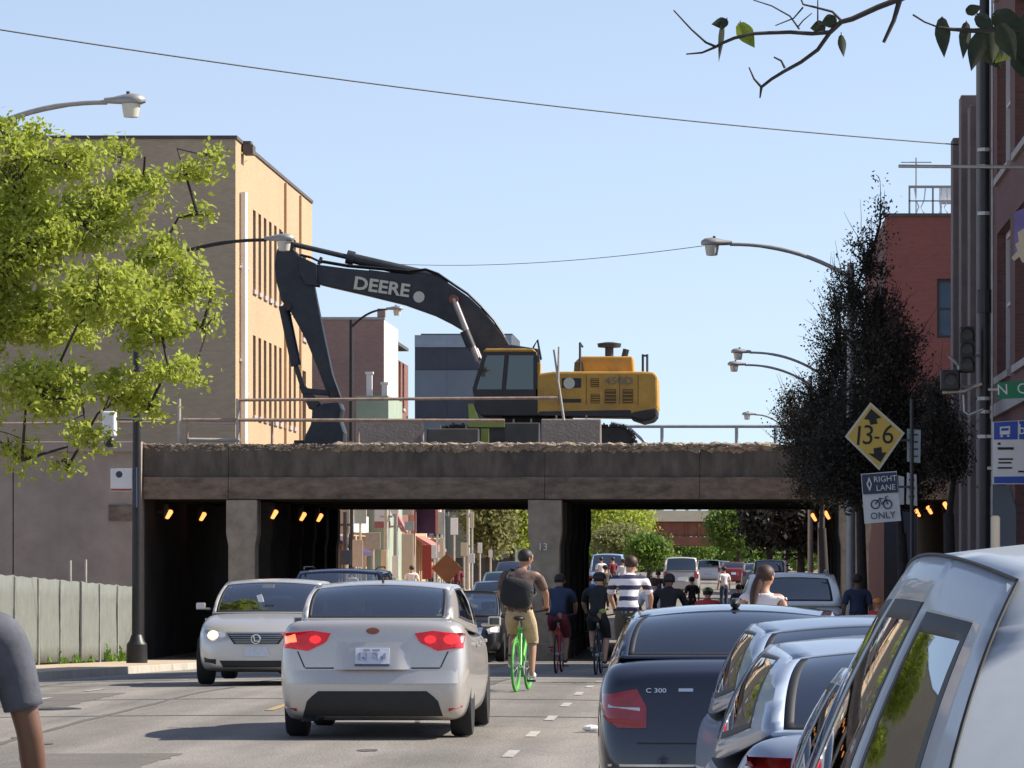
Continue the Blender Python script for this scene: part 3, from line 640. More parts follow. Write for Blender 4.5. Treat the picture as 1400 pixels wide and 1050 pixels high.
# fence on the left pavement
fe = thing('site_fence', 'pale green fabric covered site fence sloping down to the viaduct', 'fence', (0, 0, 0))
FA, FB = Vector((gx(-95, 78), 78, 0)), Vector((gx(182, 107.6), 107.6, 0))
nseg = 9
for k in range(nseg):
    a, c = FA.lerp(FB, k/nseg), FA.lerp(FB, (k+1)/nseg); n = 6; rows = []
    ht = 1.78
    for j in range(6):
        row = []
        for i in range(n+1):
            q = a.lerp(c, i/n); f = j/5; wv = .010*math.sin(i*1.7+k*2.3+j)*(.3+math.sin(math.pi*f))
            row.append((q.x+wv, q.y, zw(q.y)+.04+ht*f+(.012*math.sin(i*2.1+k) if j == 5 else 0)-(.015*math.sin(math.pi*i/n) if j == 5 else 0)))
        rows.append(row)
    b = MB().grid(rows); o = b.build('fabric_panel', M['fence_cloth'], fe, smooth=60)
    sl = o.modifiers.new('thick', 'SOLIDIFY'); sl.thickness = .012
    MB().tube([(a.x+.04, a.y-.01, zw(a.y)-.1), (a.x+.04, a.y-.01, zw(a.y)+ht+.02)], .022, 6).build('post', M['galv'], fe)
a = FB; MB().tube([(a.x+.05, a.y-.04, zw(a.y)-.1), (a.x+.05, a.y-.04, zw(a.y)+1.85)], .03, 6).build('post', M['galv'], fe)
for px, tp in ((97, 766), (118, 765)): 
    q = FA.lerp(FB, (px+95)/277); tz = gz(tp, q.y)
    t = thing('survey_stake', 'pale %s stake rising above the site fence' % ('shorter' if px == 97 else 'taller'), 'stake', (gx(px, q.y), q.y-.1, zw(q.y)))
    MB().tube([(0, 0, 0), (0, 0, tz-zw(q.y))], .035, 6).build('shaft', M['wood_pole'], t)
# weeds along the fence
b = MB(); rr2 = random.Random(5)
for (px, wd, h) in ((45, 12, .5), (60, 16, .26), (82, 16, .18), (108, 12, .14), (133, 16, .26), (155, 12, .16), (20, 12, .3), (172, 8, .12)):
    Y = FA.lerp(FB, (px+95)/277).y-.25; s = FPX/Y; x0 = gx(px, Y)
    for i in range(420):
        x = x0+rr2.gauss(0, wd/s*.75); y = Y+rr2.uniform(-.2, .2); z = zw(Y)+abs(rr2.gauss(0, .5))*1.5*h*math.exp(-((x-x0)/(wd/s))**2*.4); a = rr2.uniform(0, 6.28); q = rr2.uniform(.02, .05)
        b.add([(x-q*math.cos(a), y-q*math.sin(a), z), (x+q*math.cos(a), y+q*math.sin(a), z+.01), (x+rr2.uniform(-.06, .06), y+rr2.uniform(-.06, .06), z+q*2.6)], [(0, 1, 2)])
props(b.build('weeds', M['grass'], fix=False), 'green weeds growing at the foot of the site fence', kind='stuff')
# ================================================================ EXCAVATOR
YX = 124.0; ZX = 4.32; x0 = gx(735, YX)
M['ex_yellow'] = mat('excavator yellow', (.54, .28, .045), .55, var=.2, scale=2.2, stain=.6, stcol=(.26, .16, .07))
M['ex_dark'] = mat('excavator navy black', (.028, .029, .036), .5, .1, var=.3, scale=2.5, stain=.6, stcol=(.075, .065, .055))
M['ex_dirt'] = mat('dirty track steel', (.06, .05, .045), .8, .2, var=.3, scale=3)
M['chrome'] = mat('polished rod', (.42, .37, .35), .35, .6, var=.05)
M['ex_rim'] = mat('excavator cab frame', (.035, .028, .026), .5, var=.2)
M['ex_glass'] = glass_mat('cab glass', (.16, .24, .22), base=.06)
M['vent'] = mat('vent louvre', (.14, .08, .02), .7, var=.2)
ex = thing('excavator', 'yellow and black tracked excavator parked on top of the viaduct with its boom stretched out', 'excavator', (x0, YX, ZX))
def E(px, py): return (gx(px, YX)-x0, gz(py, YX)-ZX)
def plate(name, pts, y0, y1, m, bev=.03, par=None):
    return MB().prism([E(*p) for p in pts], 'y', y0, y1).build(name, M[m], par or ex, bevel=bev)
boom = plate('boom', [(413, 360), (430, 362), (475, 368), (520, 372), (560, 376), (583, 374), (602, 380), (626, 396), (643, 408), (660, 424), (676, 443), (690, 460), (700, 476), (698, 505), (664, 500), (658, 480), (646, 470), (634, 453), (617, 443), (595, 432), (553, 417), (500, 404), (452, 393), (424, 386)], -.34, .34, 'ex_dark')
MB().prism([E(*p) for p in [(500, 380), (504, 380)]]+[E(504, 381), E(500, 381)], 'y', -.345, -.341).build('weld_seam', M['ex_dark'], boom)
dee = text('DEERE', .50, M['letter_cream'], (E(523, 394)[0], -.365, E(523, 394)[1]), boom, rot=(R(90), R(8.5), 0), name='lettering', xs=1.12, ext=.012, bold=.014)
MB().lathe([(.0, -.36), (.16, -.36), (.16, -.345)], (E(574, 407)[0], 0, E(574, 407)[1]), 'y', 16).build('emblem', M['letter_cream'], boom)
plate('stick', [(380, 342), (386, 334), (396, 334), (404, 343), (417, 356), (427, 374), (434, 410), (445, 465), (455, 512), (467, 545), (455, 549), (449, 541), (437, 508), (419, 464), (399, 428), (386, 412), (379, 386), (376, 362)], -.25, .25, 'ex_dark')
for y in (-.42, .36): plate('boom_fork', [(408, 350), (434, 362), (436, 392), (420, 390), (412, 376)], y, y+.07, 'ex_dark', .01)
c = MB().tube([(E(481, 353)[0], 0, E(481, 353)[1]), (E(590, 378)[0], 0, E(590, 378)[1])], .15, 12).tube([(E(474, 351)[0], 0, E(474, 351)[1]), (E(484, 353.5)[0], 0, E(484, 353.5)[1])], .2, 12).build('stick_cylinder', M['ex_dark'], ex, smooth=True)
MB().tube([(E(384, 330)[0], 0, E(384, 330)[1]), (E(478, 352)[0], 0, E(478, 352)[1])], .075, 10).build('rod', M['dark_metal'], c, smooth=True)
MB().prism([E(590, 372), E(614, 384), E(606, 392), E(584, 386)], 'y', -.12, .12).build('bracket', M['ex_dark'], c)
for y in (-.62, .62):
    c = MB().tube([(E(646, 476)[0], y, E(646, 476)[1]), (E(637, 454)[0], y, E(637, 454)[1])], .14, 10).build('boom_cylinder', M['ex_dark'], ex, smooth=True)
    MB().tube([(E(656, 495)[0], y, E(656, 495)[1]), (E(622, 410)[0], y, E(622, 410)[1])], .085, 10).build('rod', M['chrome'], c, smooth=True)
    MB().lathe([(.13, -.07), (.13, .07)], (E(622, 411)[0], y, E(622, 411)[1]), 'y', 14).build('pin', M['rust_steel'], c)
c = MB().tube([(E(388, 418)[0], 0, E(388, 418)[1]), (E(405, 500)[0], 0, E(405, 500)[1])], .15, 10).build('bucket_cylinder', M['ex_dark'], ex, smooth=True)
MB().tube([(E(404, 498)[0], 0, E(404, 498)[1]), (E(415, 533)[0], 0, E(415, 533)[1])], .07, 10).build('rod', M['dark_metal'], c, smooth=True)
for y in (-.30, .24): plate('bucket_link', [(410, 529), (417, 527), (438, 552), (432, 560), (424, 560)], y, y+.06, 'ex_dark', .01)
for y in (-.33, .27): plate('bucket_link', [(412, 530), (448, 534), (452, 541), (414, 538)], y, y+.05, 'ex_dark', .01)
bk = plate('bucket', [(431, 561), (445, 553), (466, 551), (469, 560), (466, 574), (472, 592), (470, 612), (418, 612), (420, 598), (428, 582)], -.75, .75, 'ex_dark', .04)
for k in range(5): MB().cbox((E(418, 606)[0]-.10, -.6+k*.3, E(418, 606)[1]), (.34, .12, .14)).build('tooth', M['ex_dirt'], bk, bevel=.02)
for k in range(4): MB().tube([(E(505+k*40, 371+k*5.2)[0], -.20, E(505+k*40, 371+k*5.2)[1]), (E(545+k*30, 378+k*3)[0], -.20, E(545+k*30, 376+k*3)[1])], .035, 6).build('hydraulic_hose', M['black_metal'], boom) if k < 2 else None
for dy, o1 in ((-.26, 0), (-.30, 1.2), (.22, .6)):
    MB().tube([(E(a, b_-o1-1)[0], dy, E(a, b_-o1-1)[1]) for a, b_ in ((690, 462), (676, 441), (658, 421), (640, 404), (622, 392), (600, 377), (583, 371), (560, 373.5), (520, 369.5), (475, 365.5), (440, 359.5))], .028, 6).build('hydraulic_hose', M['black_metal'], boom, smooth=60)
for dy in (-.2, .15):
    MB().tube([(E(a, b_)[0], dy, E(a, b_)[1]) for a, b_ in ((440, 359), (425, 352), (412, 349), (405, 352), (402, 372), (398, 410), (403, 425))], .03, 6).build('hydraulic_hose', M['black_metal'], ex, smooth=60)
for a, b_, q in ((420, 376, .17), (700, 492, .2), (398, 338, .12), (458, 540, .12), (394, 420, .12)):
    MB().lathe([(q, -.37), (q, -.345)], (E(a, b_)[0], 0, E(a, b_)[1]), 'y', 14).build('pin', M['ex_dirt'], ex)
MB().tube([(E(436, 362)[0], -.1, E(436, 362)[1]), (E(440, 352)[0], -.1, E(440, 352)[1])], .05, 6).build('grease_pipe', M['dark_metal'], boom)
# upper structure (house)
hs_ = [(738, 514), (760, 511), (880, 511), (895, 512), (900, 517), (901, 558), (896, 572), (878, 577), (866, 571), (738, 569)]
plate('engine_body', hs_, -1.55, 1.45, 'ex_yellow', .06)
plate('counterweight', [(866, 566), (900, 560), (899, 570), (894, 576), (880, 579), (862, 573)], -1.6, 1.5, 'ex_rim', .06)
plate('lower_skirt', [(740, 565), (864, 563), (866, 573), (740, 571)], -1.58, -1.4, 'ex_rim', .02)
plate('engine_hood', [(788, 513), (788, 496), (796, 489), (866, 489), (868, 513)], -.9, .9, 'ex_yellow', .05)
for a, c in ((787, 513), (786, 500)): pass
plate('hood_end', [(786, 512), (787, 497), (798, 496), (800, 512)], -.93, -.88, 'vent', .01)
for (a, b1, c, d) in ((810, 520, 821, 532), (810, 541, 822, 554), (829, 535, 844, 554), (853, 535, 867, 554)):
    v = plate('vent_panel', [(a, b1), (c, b1), (c, d), (a, d)], -1.565, -1.553, 'vent', .004)
    for k in range(4):
        yy = b1+(d-b1)*(k+.5)/4; plate('louvre', [(a+.8, yy-.5), (c-.8, yy-.5), (c-.8, yy+.5), (a+.8, yy+.5)], -1.585, -1.567, 'ex_yellow', 0, v)
plate('side_door', [(771, 520), (797, 520), (797, 533), (771, 533)], -1.566, -1.553, 'ex_rim', .004)
MB().lathe([(.0, -1.575), (.16, -1.575), (.16, -1.568)], (E(781, 527)[0], 0, E(781, 527)[1]), 'y', 16).build('emblem', M['letter_cream'], ex)
plate('side_step', [(771, 548), (797, 548), (797, 553), (771, 553)], -1.57, -1.553, 'ex_rim', .004)
for px in (767, 804, 849, 874): plate('door_seam', [(px-.4, 516), (px+.4, 516), (px+.4, 556), (px-.4, 556)], -1.556, -1.551, 'vent', 0)
text('450D', .30, M['barrier'], (E(848, 524)[0], -1.562, E(848, 524)[1]), ex, name='model_number', xs=1.2)
MB().lathe([(.12, 0), (.12, .25), (.32, .27), (.34, .38), (.1, .42)], (E(833, 488)[0], 0, E(833, 488)[1]), 'z', 14).build('air_cleaner_cap', M['dark_metal'], ex, smooth=True)
MB().tube([(E(853, 489)[0], .2, E(853, 489)[1]), (E(856, 477)[0], .2, E(856, 477)[1])], .09, 8).build('exhaust_stack', M['dark_metal'], ex)
for a in (795, 880, 886): MB().tube([(E(a, 513)[0], -1.2, E(a, 513)[1]-.3), (E(a, 471 if a < 800 else 487)[0], -1.2, E(a, 471 if a < 800 else 487)[1])], .035, 6).build('hand_rail', M['dark_metal'], ex)
MB().tube([(E(795, 472)[0], -1.2, E(795, 472)[1]), (E(795, 472)[0], .9, E(795, 472)[1])], .03, 6).build('hand_rail', M['dark_metal'], ex)
MB().tube([(E(880, 489)[0], -1.2, E(880, 489)[1]), (E(886, 489)[0], -1.2, E(886, 489)[1])], .03, 6).build('hand_rail', M['dark_metal'], ex)
plate('turntable_frame', [(655, 545), (742, 545), (742, 571), (662, 571), (650, 560)], -1.5, 1.4, 'ex_rim', .03)
# cab: posts, glass, roof
cy0, cy1 = -1.5, -.45
cab = plate('cab_base', [(650, 535), (736, 535), (736, 545), (652, 545)], cy0, cy1, 'ex_rim', .01)
plate('cab_roof', [(664, 484.5), (668, 480), (732, 480), (736, 484.5)], cy0-.03, cy1+.03, 'ex_yellow', .03)
plate('cab_sky_block', [(690, 489), (735, 489), (735, 535), (690, 535)], cy1-.03, cy1-.02, 'ex_rim', 0)  # opaque panel added behind the far glass so the sky doesn't brighten it
MB().prism([E(663, 489), E(736, 489), E(736, 484.7), E(664, 484.7)], 'y', cy0, cy1).build('roof_lining', M['ex_rim'], cab)
for a, c in (((664, 489), (650, 535)), ((694, 489), (690, 535)), ((733, 489), (733, 535))):
    for y in (cy0, cy1-.08): MB().prism([E(a[0], a[1]), E(a[0]+5, a[1]), E(c[0]+5, c[1]), E(c[0], c[1])], 'y', y, y+.08).build('cab_post', M['ex_rim'], cab)
for (p, nm) in (([(669.5, 489), (693.5, 489), (689.5, 535), (655.5, 535)], 'side_glass'), ([(699.5, 489), (732.5, 489), (732.5, 535), (695.5, 535)], 'door_glass')):
    for y in (cy0+.03, cy1-.05): MB().prism([E(*q) for q in p], 'y', y, y+.015).build(nm, M['ex_glass'], cab)
MB().prism([E(662.8, 490), E(663.6, 490), E(650, 534), E(649.2, 534)], 'y', cy0+.09, cy1-.09).build('windscreen', M['ex_glass'], cab)
MB().prism([E(705, 535), E(718, 535), E(722, 508), E(716, 505), (E(712, 522)), E(704, 524)], 'y', -1.2, -.8).build('operator_seat', M['black_metal'], cab, bevel=.04)
plate('boom_mount', [(652, 520), (668, 480), (700, 472), (738, 478), (738, 545), (652, 545)], -.42, .44, 'ex_dark', .04)
plate('tool_box', [(735, 500), (742, 498), (742, 514), (735, 514)], -1.4, -1.0, 'ex_yellow', .02)
MB().tube([(E(732, 479)[0], -1.45, E(732, 479)[1]), (E(738, 468)[0], -1.45, E(738, 468)[1]), (E(743, 495)[0], -1.45, E(743, 495)[1])], .03, 6).build('mirror_arm', M['dark_metal'], ex)
# undercarriage
hx = 2.75; th = 1.18
MB().lathe([(1.0, .9), (1.0, E(700, 571)[1])], (0, 0, 0), 'z', 24).box(-1.3, 1.3, -1.1, 1.1, .35, .92).build('slew_ring', M['ex_dirt'], ex)
for y in (-1.75, 1.0):
    o = []; n = 40
    r_ = .47
    for i in range(18): t = math.pi/2+math.pi*i/17; o.append((-hx+r_+.0+r_*math.cos(t), r_+.08+r_*math.sin(t)))
    for i in range(18): t = -math.pi/2+math.pi*i/17; o.append((hx-r_+r_*math.cos(t), r_+.08+r_*math.sin(t)))
    tr = MB().prism(o, 'y', y+.1, y+.65).build('track_frame', M['ex_dirt'], ex, bevel=.02)
    per = [Vector((a, 0, c)) for a, c in o]; per.append(per[0]); L_ = [0]
    for a, c in zip(per[:-1], per[1:]): L_.append(L_[-1]+(c-a).length)
    N_ = 46
    base_b = MB().box(-.11, .11, 0, .75, 0, .055).box(-.015, .015, 0, .75, .055, .1); me = base_b.mesh('track_shoe', M['ex_dirt'])
    for k in range(N_):
        d = L_[-1]*k/N_; i = max(j for j in range(len(L_)) if L_[j] <= d+1e-9); i = min(i, len(per)-2)
        f = (d-L_[i])/max(1e-9, L_[i+1]-L_[i]); q = per[i].lerp(per[i+1], f); tg = (per[i+1]-per[i]).normalized()
        s_ = link('track_shoe', me, tr); nrm = Vector((-tg.z, 0, tg.x)); 
        if nrm.dot(q-Vector((0, 0, r_))) < 0: nrm = -nrm
        ang = math.atan2(nrm.x, nrm.z); s_.location = (q.x, y, q.z); s_.rotation_euler = (0, ang, 0)
# ================================================================ CARS
M['tyre'] = mat('tyre rubber', (.018, .018, .018), .8, var=.2, scale=8)
M['rim'] = mat('alloy rim', (.5, .5, .5), .3, .85, var=.05)
M['trim'] = mat('black plastic trim', (.014, .014, .015), .6, var=.15, scale=6)
M['cabin'] = mat('dark car interior', (.025, .025, .027), .8, var=.2)
M['seat_grey'] = mat('grey seat cloth', (.30, .31, .31), .8, var=.1)
M['car_glass'] = glass_mat('car glass', (.66, .73, .76), base=.20)
M['tint_glass'] = glass_mat('tinted car glass', (.10, .14, .17), base=.17)
M['merc_glass'] = glass_mat('dark rear glass', (.34, .42, .48), base=.15)
M['tail_lit'] = mat('lit tail lamp', (.40, .008, .01), .2, var=.45, scale=14, coat=.6, emit=(1, .008, .012), estr=.10)
M['tail_hot'] = mat('lit brake bulb', (.7, .03, .02), .15, var=0, coat=1, emit=(1, .16, .07), estr=1.3)
M['tail'] = mat('tail lamp', (.30, .012, .015), .12, var=.25, scale=9, coat=1)
M['tail_mid'] = mat('half lit tail lamp', (.5, .01, .01), .2, var=.2, scale=20, coat=.6, emit=(1, .03, .03), estr=.5)
M['head'] = mat('headlamp lens', (.55, .57, .6), .08, .3, var=.2, scale=12, coat=1)
M['head_lit'] = mat('lit headlamp', (1, .9, .7), .2, var=0, emit=(1, .56, .22), estr=1.7)
M['plate_white'] = mat('licence plate', (.56, .59, .66), .4, var=.12, scale=30)
M['plate_ink'] = mat('plate ink', (.20, .22, .33), .5, var=0)
M['chrome_trim'] = mat('chrome trim', (.65, .65, .66), .15, .95, var=0)
M['mirror'] = mat('mirror glass', (.7, .75, .8), .03, 1.0, var=0)
def paint(name, c, metal=.35, rough=.42): return mat(name, c, rough, metal, var=.03, scale=40, coat=.7)
def coons(c0, c1, d0, d1, us, vs):
    "patch between the curves c0 (v=0), c1 (v=1) over u and d0 (u=0), d1 (u=1) over v"
    P00, P10, P01, P11 = c0(0), c0(1), c1(0), c1(1)
    return [[(1-v)*c0(u)+v*c1(u)+(1-u)*d0(v)+u*d1(v)-((1-u)*(1-v)*P00+u*(1-v)*P10+(1-u)*v*P01+u*v*P11) for u in us] for v in vs]
def bez(a, b, bul):
    a, b, bul = Vector(a), Vector(b), Vector(bul)
    return lambda t: a.lerp(b, t)+bul*(4*t*(1-t))
SEDAN = dict(L=4.48, W=1.775, H=1.46, wb=2.65, fo=.90, R=.315, belt=.98, deck=1.10, tail=1.02, nose=.72, hood=.98,
             rwb=.46, rwt=1.15, wst=2.62, wsb=3.45, tum=.19, rake=.0, rear_lean=.12, gl=2, front_lean=.10, bot=.19, bumper=.55)
def car(name, label, cat, loc, rz, col, group=None, glass='car_glass', sub=2, seats=True, detail=True, **kw):
    S = dict(SEDAN); S.update(kw)
    L_, W_, H = S['L'], S['W'], S['H']; yr = -L_/2; hw = W_/2
    root = thing(name, label, cat, loc, rz, group)
    P = paint(name+' paint', col, kw.get('metal', .35), kw.get('rough', .42)); P.node_tree.nodes['Principled BSDF'].inputs['Coat Weight'].default_value = kw.get('coat', .6)
    deckz = S['deck']; 
    # lower body stations: y from rear, top z, half width factor
    st = [(0.0, S['tail'], .90), (.07, S['tail']+.025, .955), (S['rwb']*.6, S['tail']+.02+(deckz-S['tail'])*.6, .985), (S['rwb'], deckz, .993), (S['rwt']*.9+.1, S['belt']+.03, 1.0), (L_*.42, S['belt'], 1.0), (L_*.55, S['belt']-.01, 1.0),
          (L_*.66, S['belt']-.015, .998), (S['wsb'], S['hood'], .99), (S['wsb']+(L_-S['wsb'])*.45, S['hood']-.06, .965), (S['wsb']+(L_-S['wsb'])*.8, S['nose']+.1, .92), (L_-.08, S['nose'], .83), (L_, S['nose']-.08, .74)]
    rings = []
    for (y, zt, wf) in st:
        w_ = hw*wf; zb = S['bot']+(.04 if y < .1 or y > L_-.15 else 0); h = zt-zb
        top = [(-.93, -.055), (-.82, -.018), (-.5, -.004), (0, 0), (.5, -.004), (.82, -.018), (.93, -.055)]
        sd_ = [(.985, zt-.16*h-.03), (1.0, zb+.52*h), (.985, zb+.22*h)]
        bot = [(.93, .01), (.8, 0), (.5, 0), (0, 0), (-.5, 0), (-.8, 0), (-.93, .01)]
        ring = [(a*w_, zt+b) for a, b in top]+[(a*w_, z) for a, z in sd_]+[(a*w_, zb+b) for a, b in bot]+[(-a*w_, z) for a, z in sd_[::-1]]
        def dy(z, x):
            f = (z-S['bot'])/(zt-S['bot'])
            xx = abs(x)/hw
            if y < .3:
                k = 1-y/.3
                return k*(max(0, z-S['bumper'])*S['rear_lean']*1.6+max(0, .30-z)*.35+.16*max(0, xx-.35)**2)
            if y > L_-.5:
                k = (y-(L_-.5))/.5
                return -k*(max(0, z-S['bumper'])*S['front_lean']*2+max(0, .30-z)*.5+.42*max(0, xx-.2)**2)
            return 0
        rings.append([Vector((x, yr+y+dy(z, x), z)) for x, z in ring])
    b = MB(); n = 20
    for r_ in rings: b.v += [tuple(p) for p in r_]
    for i in range(len(rings)-1):
        for j in range(n):
            inside = 0 <= j < 6 and S['rwb'] <= st[i][0] and st[i+1][0] <= S['wsb']+.01
            b.f.append((i*n+j, i*n+(j+1) % n, (i+1)*n+(j+1) % n, (i+1)*n+j)); b.m.append(1 if inside else 0)
    for k, base in ((0, 0), (1, (len(rings)-1)*n)):
        r_ = rings[0 if k == 0 else -1]; Lft = [0, 19, 18, 17, 16]; Rgt = [6, 7, 8, 9, 10]; rows = [[base+j for j in range(7)]]
        for q in range(1, 4):
            a, c = r_[Lft[q]], r_[Rgt[q]]; row = [base+Lft[q]]
            for f in (-.82/.93, -.5/.93, 0, .5/.93, .82/.93):
                t = (f+1)/2; p = a.lerp(c, t); p.y += (-1 if k == 0 else 1)*(.16 if k == 0 else .42)*(max(0, abs(a.x)/hw-.3)**2-max(0, abs(p.x)/hw-.3)**2)
                row.append(len(b.v)); b.v.append(tuple(p))
            rows.append(row+[base+Rgt[q]])
        rows.append([base+16, base+15, base+14, base+13, base+12, base+11, base+10])
        for q in range(4):
            for j in range(6):
                f_ = (rows[q][j], rows[q][j+1], rows[q+1][j+1], rows[q+1][j]); b.f.append(f_ if k == 0 else f_[::-1]); b.m.append(0)
    body = b.build('body', [P, M['cabin'], M['trim']], root)
    m_ = body.modifiers.new('s', 'SUBSURF'); m_.levels = m_.render_levels = sub
    baked(body)
    ya = [yr+L_-S['fo'], yr+L_-S['fo']-S['wb']]; Rr = S['R']
    cut = []
    for y in ya:
        for sx in (-1, 1):
            cb = MB().lathe([(Rr+.055, -.16), (Rr+.055, .26)], (sx*(hw-.05), y, Rr), 'x', 24); co = cb.build('cut', M['trim']); cut.append(co)
    for co in cut:
        m_ = body.modifiers.new('b', 'BOOLEAN'); m_.operation = 'DIFFERENCE'; m_.object = co; m_.solver = 'EXACT'
    baked(body)
    for co in cut: bpy.data.objects.remove(co)
    body.data.polygons.foreach_set('use_smooth', [True]*len(body.data.polygons)); body.data.set_sharp_from_angle(angle=R(38))
    bvh = BVHTree.FromPolygons([v.co for v in body.data.vertices], [p.vertices for p in body.data.polygons])
    # greenhouse
    tw = hw-S['tum']; bw = hw*.955; zbR = deckz-.012; zbF = S['hood']-.012; zr_ = H-.075; y0 = yr
    A = {'rbl': (-bw*S.get('rbw', .86), y0+S['rwb'], zbR), 'rbr': (bw*S.get('rbw', .86), y0+S['rwb'], zbR), 'fbl': (-bw*.90, y0+S['wsb']-.1, zbF), 'fbr': (bw*.90, y0+S['wsb']-.1, zbF),
         'rtl': (-tw*.95, y0+S['rwt'], zr_), 'rtr': (tw*.95, y0+S['rwt'], zr_), 'ftl': (-tw*.95, y0+S['wst'], zr_), 'ftr': (tw*.95, y0+S['wst'], zr_)}
    cr_ = H-zr_
    E_ = {'rb': bez(A['rbl'], A['rbr'], (0, -.06, 0)), 'rt': bez(A['rtl'], A['rtr'], (0, -.03, cr_*.62)), 'ft': bez(A['ftl'], A['ftr'], (0, .07, cr_*.55)), 'fb': bez(A['fbl'], A['fbr'], (0, .16, .01)),
          'cl': bez(A['rbl'], A['rtl'], (-.02, -.02, .05)), 'cr': bez(A['rbr'], A['rtr'], (.02, -.02, .05)), 'al': bez(A['fbl'], A['ftl'], (-.02, .02, .04)), 'ar': bez(A['fbr'], A['ftr'], (.02, .02, .04)),
          'bl': bez(A['rbl'], A['fbl'], (-(hw*.96-bw*.88), 0, -.07)), 'br': bez(A['rbr'], A['fbr'], ((hw*.96-bw*.88), 0, -.07)),
          'rl': bez(A['rtl'], A['ftl'], (-tw*.05, 0, cr_*.45)), 'rr': bez(A['rtr'], A['ftr'], (tw*.05, 0, cr_*.45))}
    frame, seal = MB(), MB(); gls = []; RES = S.get('res', 1)
    def lin(a, c, n): return [a+(c-a)*i/n for i in range(n+1)]
    def patch(c0, c1, d0, d1, wins, nm, mu=.025, mv=.04):
        us = sorted({*[round(x, 4) for x in lin(0, 1, 8*RES)], *[round(x, 4) for w in wins for x in (w[0], w[0]+mu, w[1]-mu, w[1])]})
        vs = sorted({*[round(x, 4) for x in lin(0, 1, 5*RES)], *[round(x, 4) for w in wins for x in (w[2], w[2]+mv, w[3]-mv, w[3])]})
        g_ = coons(c0, c1, d0, d1, us, vs)
        tgt = {}
        for j in range(len(vs)-1):
            for i in range(len(us)-1):
                u, v = (us[i]+us[i+1])/2, (vs[j]+vs[j+1])/2; t = frame
                for k, w in enumerate(wins):
                    if w[0] < u < w[1] and w[2] < v < w[3]:
                        t = seal
                        if w[0]+mu < u < w[1]-mu and w[2]+mv < v < w[3]-mv: t = tgt.setdefault(k, MB())
                t.add([g_[j][i], g_[j][i+1], g_[j+1][i+1], g_[j+1][i]], [(0, 1, 2, 3)])
        for k, t in tgt.items(): gls.append((nm, t))
    patch(E_['rb'], E_['rt'], E_['cl'], E_['cr'], [S.get('rwin', (.03, .97, .03, .93))], 'rear_window')
    patch(E_['fb'], E_['ft'], E_['al'], E_['ar'], [(.03, .97, .02, .95)], 'windscreen')
    sw = S.get('swin', [(.14, .52, .12, .88), (.56, .93, .12, .88)])
    patch(E_['bl'], E_['rl'], E_['cl'], E_['al'], sw, 'side_window', .018, .05); patch(E_['br'], E_['rr'], E_['cr'], E_['ar'], sw, 'side_window', .018, .05)
    patch(E_['rt'], E_['ft'], E_['rl'], E_['rr'], [], 'roof')
    def weld(o):
        bm = bmesh.new(); bm.from_mesh(o.data); bmesh.ops.remove_doubles(bm, verts=bm.verts, dist=.0008); bmesh.ops.recalc_face_normals(bm, faces=bm.faces); bm.to_mesh(o.data); bm.free()
        o.data.polygons.foreach_set('use_smooth', [True]*len(o.data.polygons)); o.data.set_sharp_from_angle(angle=R(50)); return o
    fo_ = weld(frame.build('cabin_frame', P, root)); sl = fo_.modifiers.new('t', 'SOLIDIFY'); sl.thickness = .02; sl.offset = -1
    so = weld(seal.build('window_seal', M['trim'], root)); sl = so.modifiers.new('t', 'SOLIDIFY'); sl.thickness = .012; sl.offset = -1
    for nm, t in gls: weld(t.build(nm, M[glass], root))
    if S.get('gap'):
        for k_ in ('cl', 'cr'): MB().tube([E_[k_](i/16)+Vector((0, -.002, 0)) for i in range(17)], .0028, 6).build('tailgate_gap', M['trim'], root, smooth=60)
        for k_ in ('rl', 'rr'): MB().tube([E_[k_](i/16)+Vector((0, 0, .002)) for i in range(17)], .0025, 6).build('roof_moulding', M['trim'], root, smooth=60)
    # wheels
    wm = MB().lathe([(Rr-.09, -.09), (Rr-.02, -.1), (Rr, -.07), (Rr, .07), (Rr-.02, .1), (Rr-.09, .09)], (0, 0, 0), 'x', 28).mesh('tyre', M['tyre'], 50)
    rb = MB().lathe([(Rr-.1, -.05), (Rr-.085, .09), (Rr-.11, .085), (Rr-.12, .03), (.07, .045), (.03, .06)], (0, 0, 0), 'x', 28)
    rm = rb.mesh('rim', M['rim'], 35)
    sp = MB()
    for k in range(5):
        t = 2*math.pi*k/5; c, s_ = math.cos(t), math.sin(t); a = Rr-.105
        sp.add([(xx, c*rr_-s_*q, s_*rr_+c*q) for xx in (.035, .075) for rr_, q in ((.04, -.035), (a, -.05), (a, .05), (.04, .035))], [(0, 1, 2, 3), (7, 6, 5, 4), (0, 4, 5, 1), (1, 5, 6, 2), (2, 6, 7, 3), (3, 7, 4, 0)])
    spm = sp.mesh('spoke', M['rim'])
    for y in ya:
        for sx in (-1, 1):
            wo = bpy.data.objects.new('wheel', wm); COL.objects.link(wo); wo.parent = root; wo.location = (sx*(hw-.115), y, Rr); wo.rotation_euler = (0, 0, 0 if sx > 0 else math.pi)
            link('rim', rm, wo)
            if detail: link('spokes', spm, wo)
    MB().box(-hw*.8, hw*.8, ya[1]-.1, ya[0]+.1, S['bot']-.02, S['bot']+.12).build('underbody', M['trim'], root)
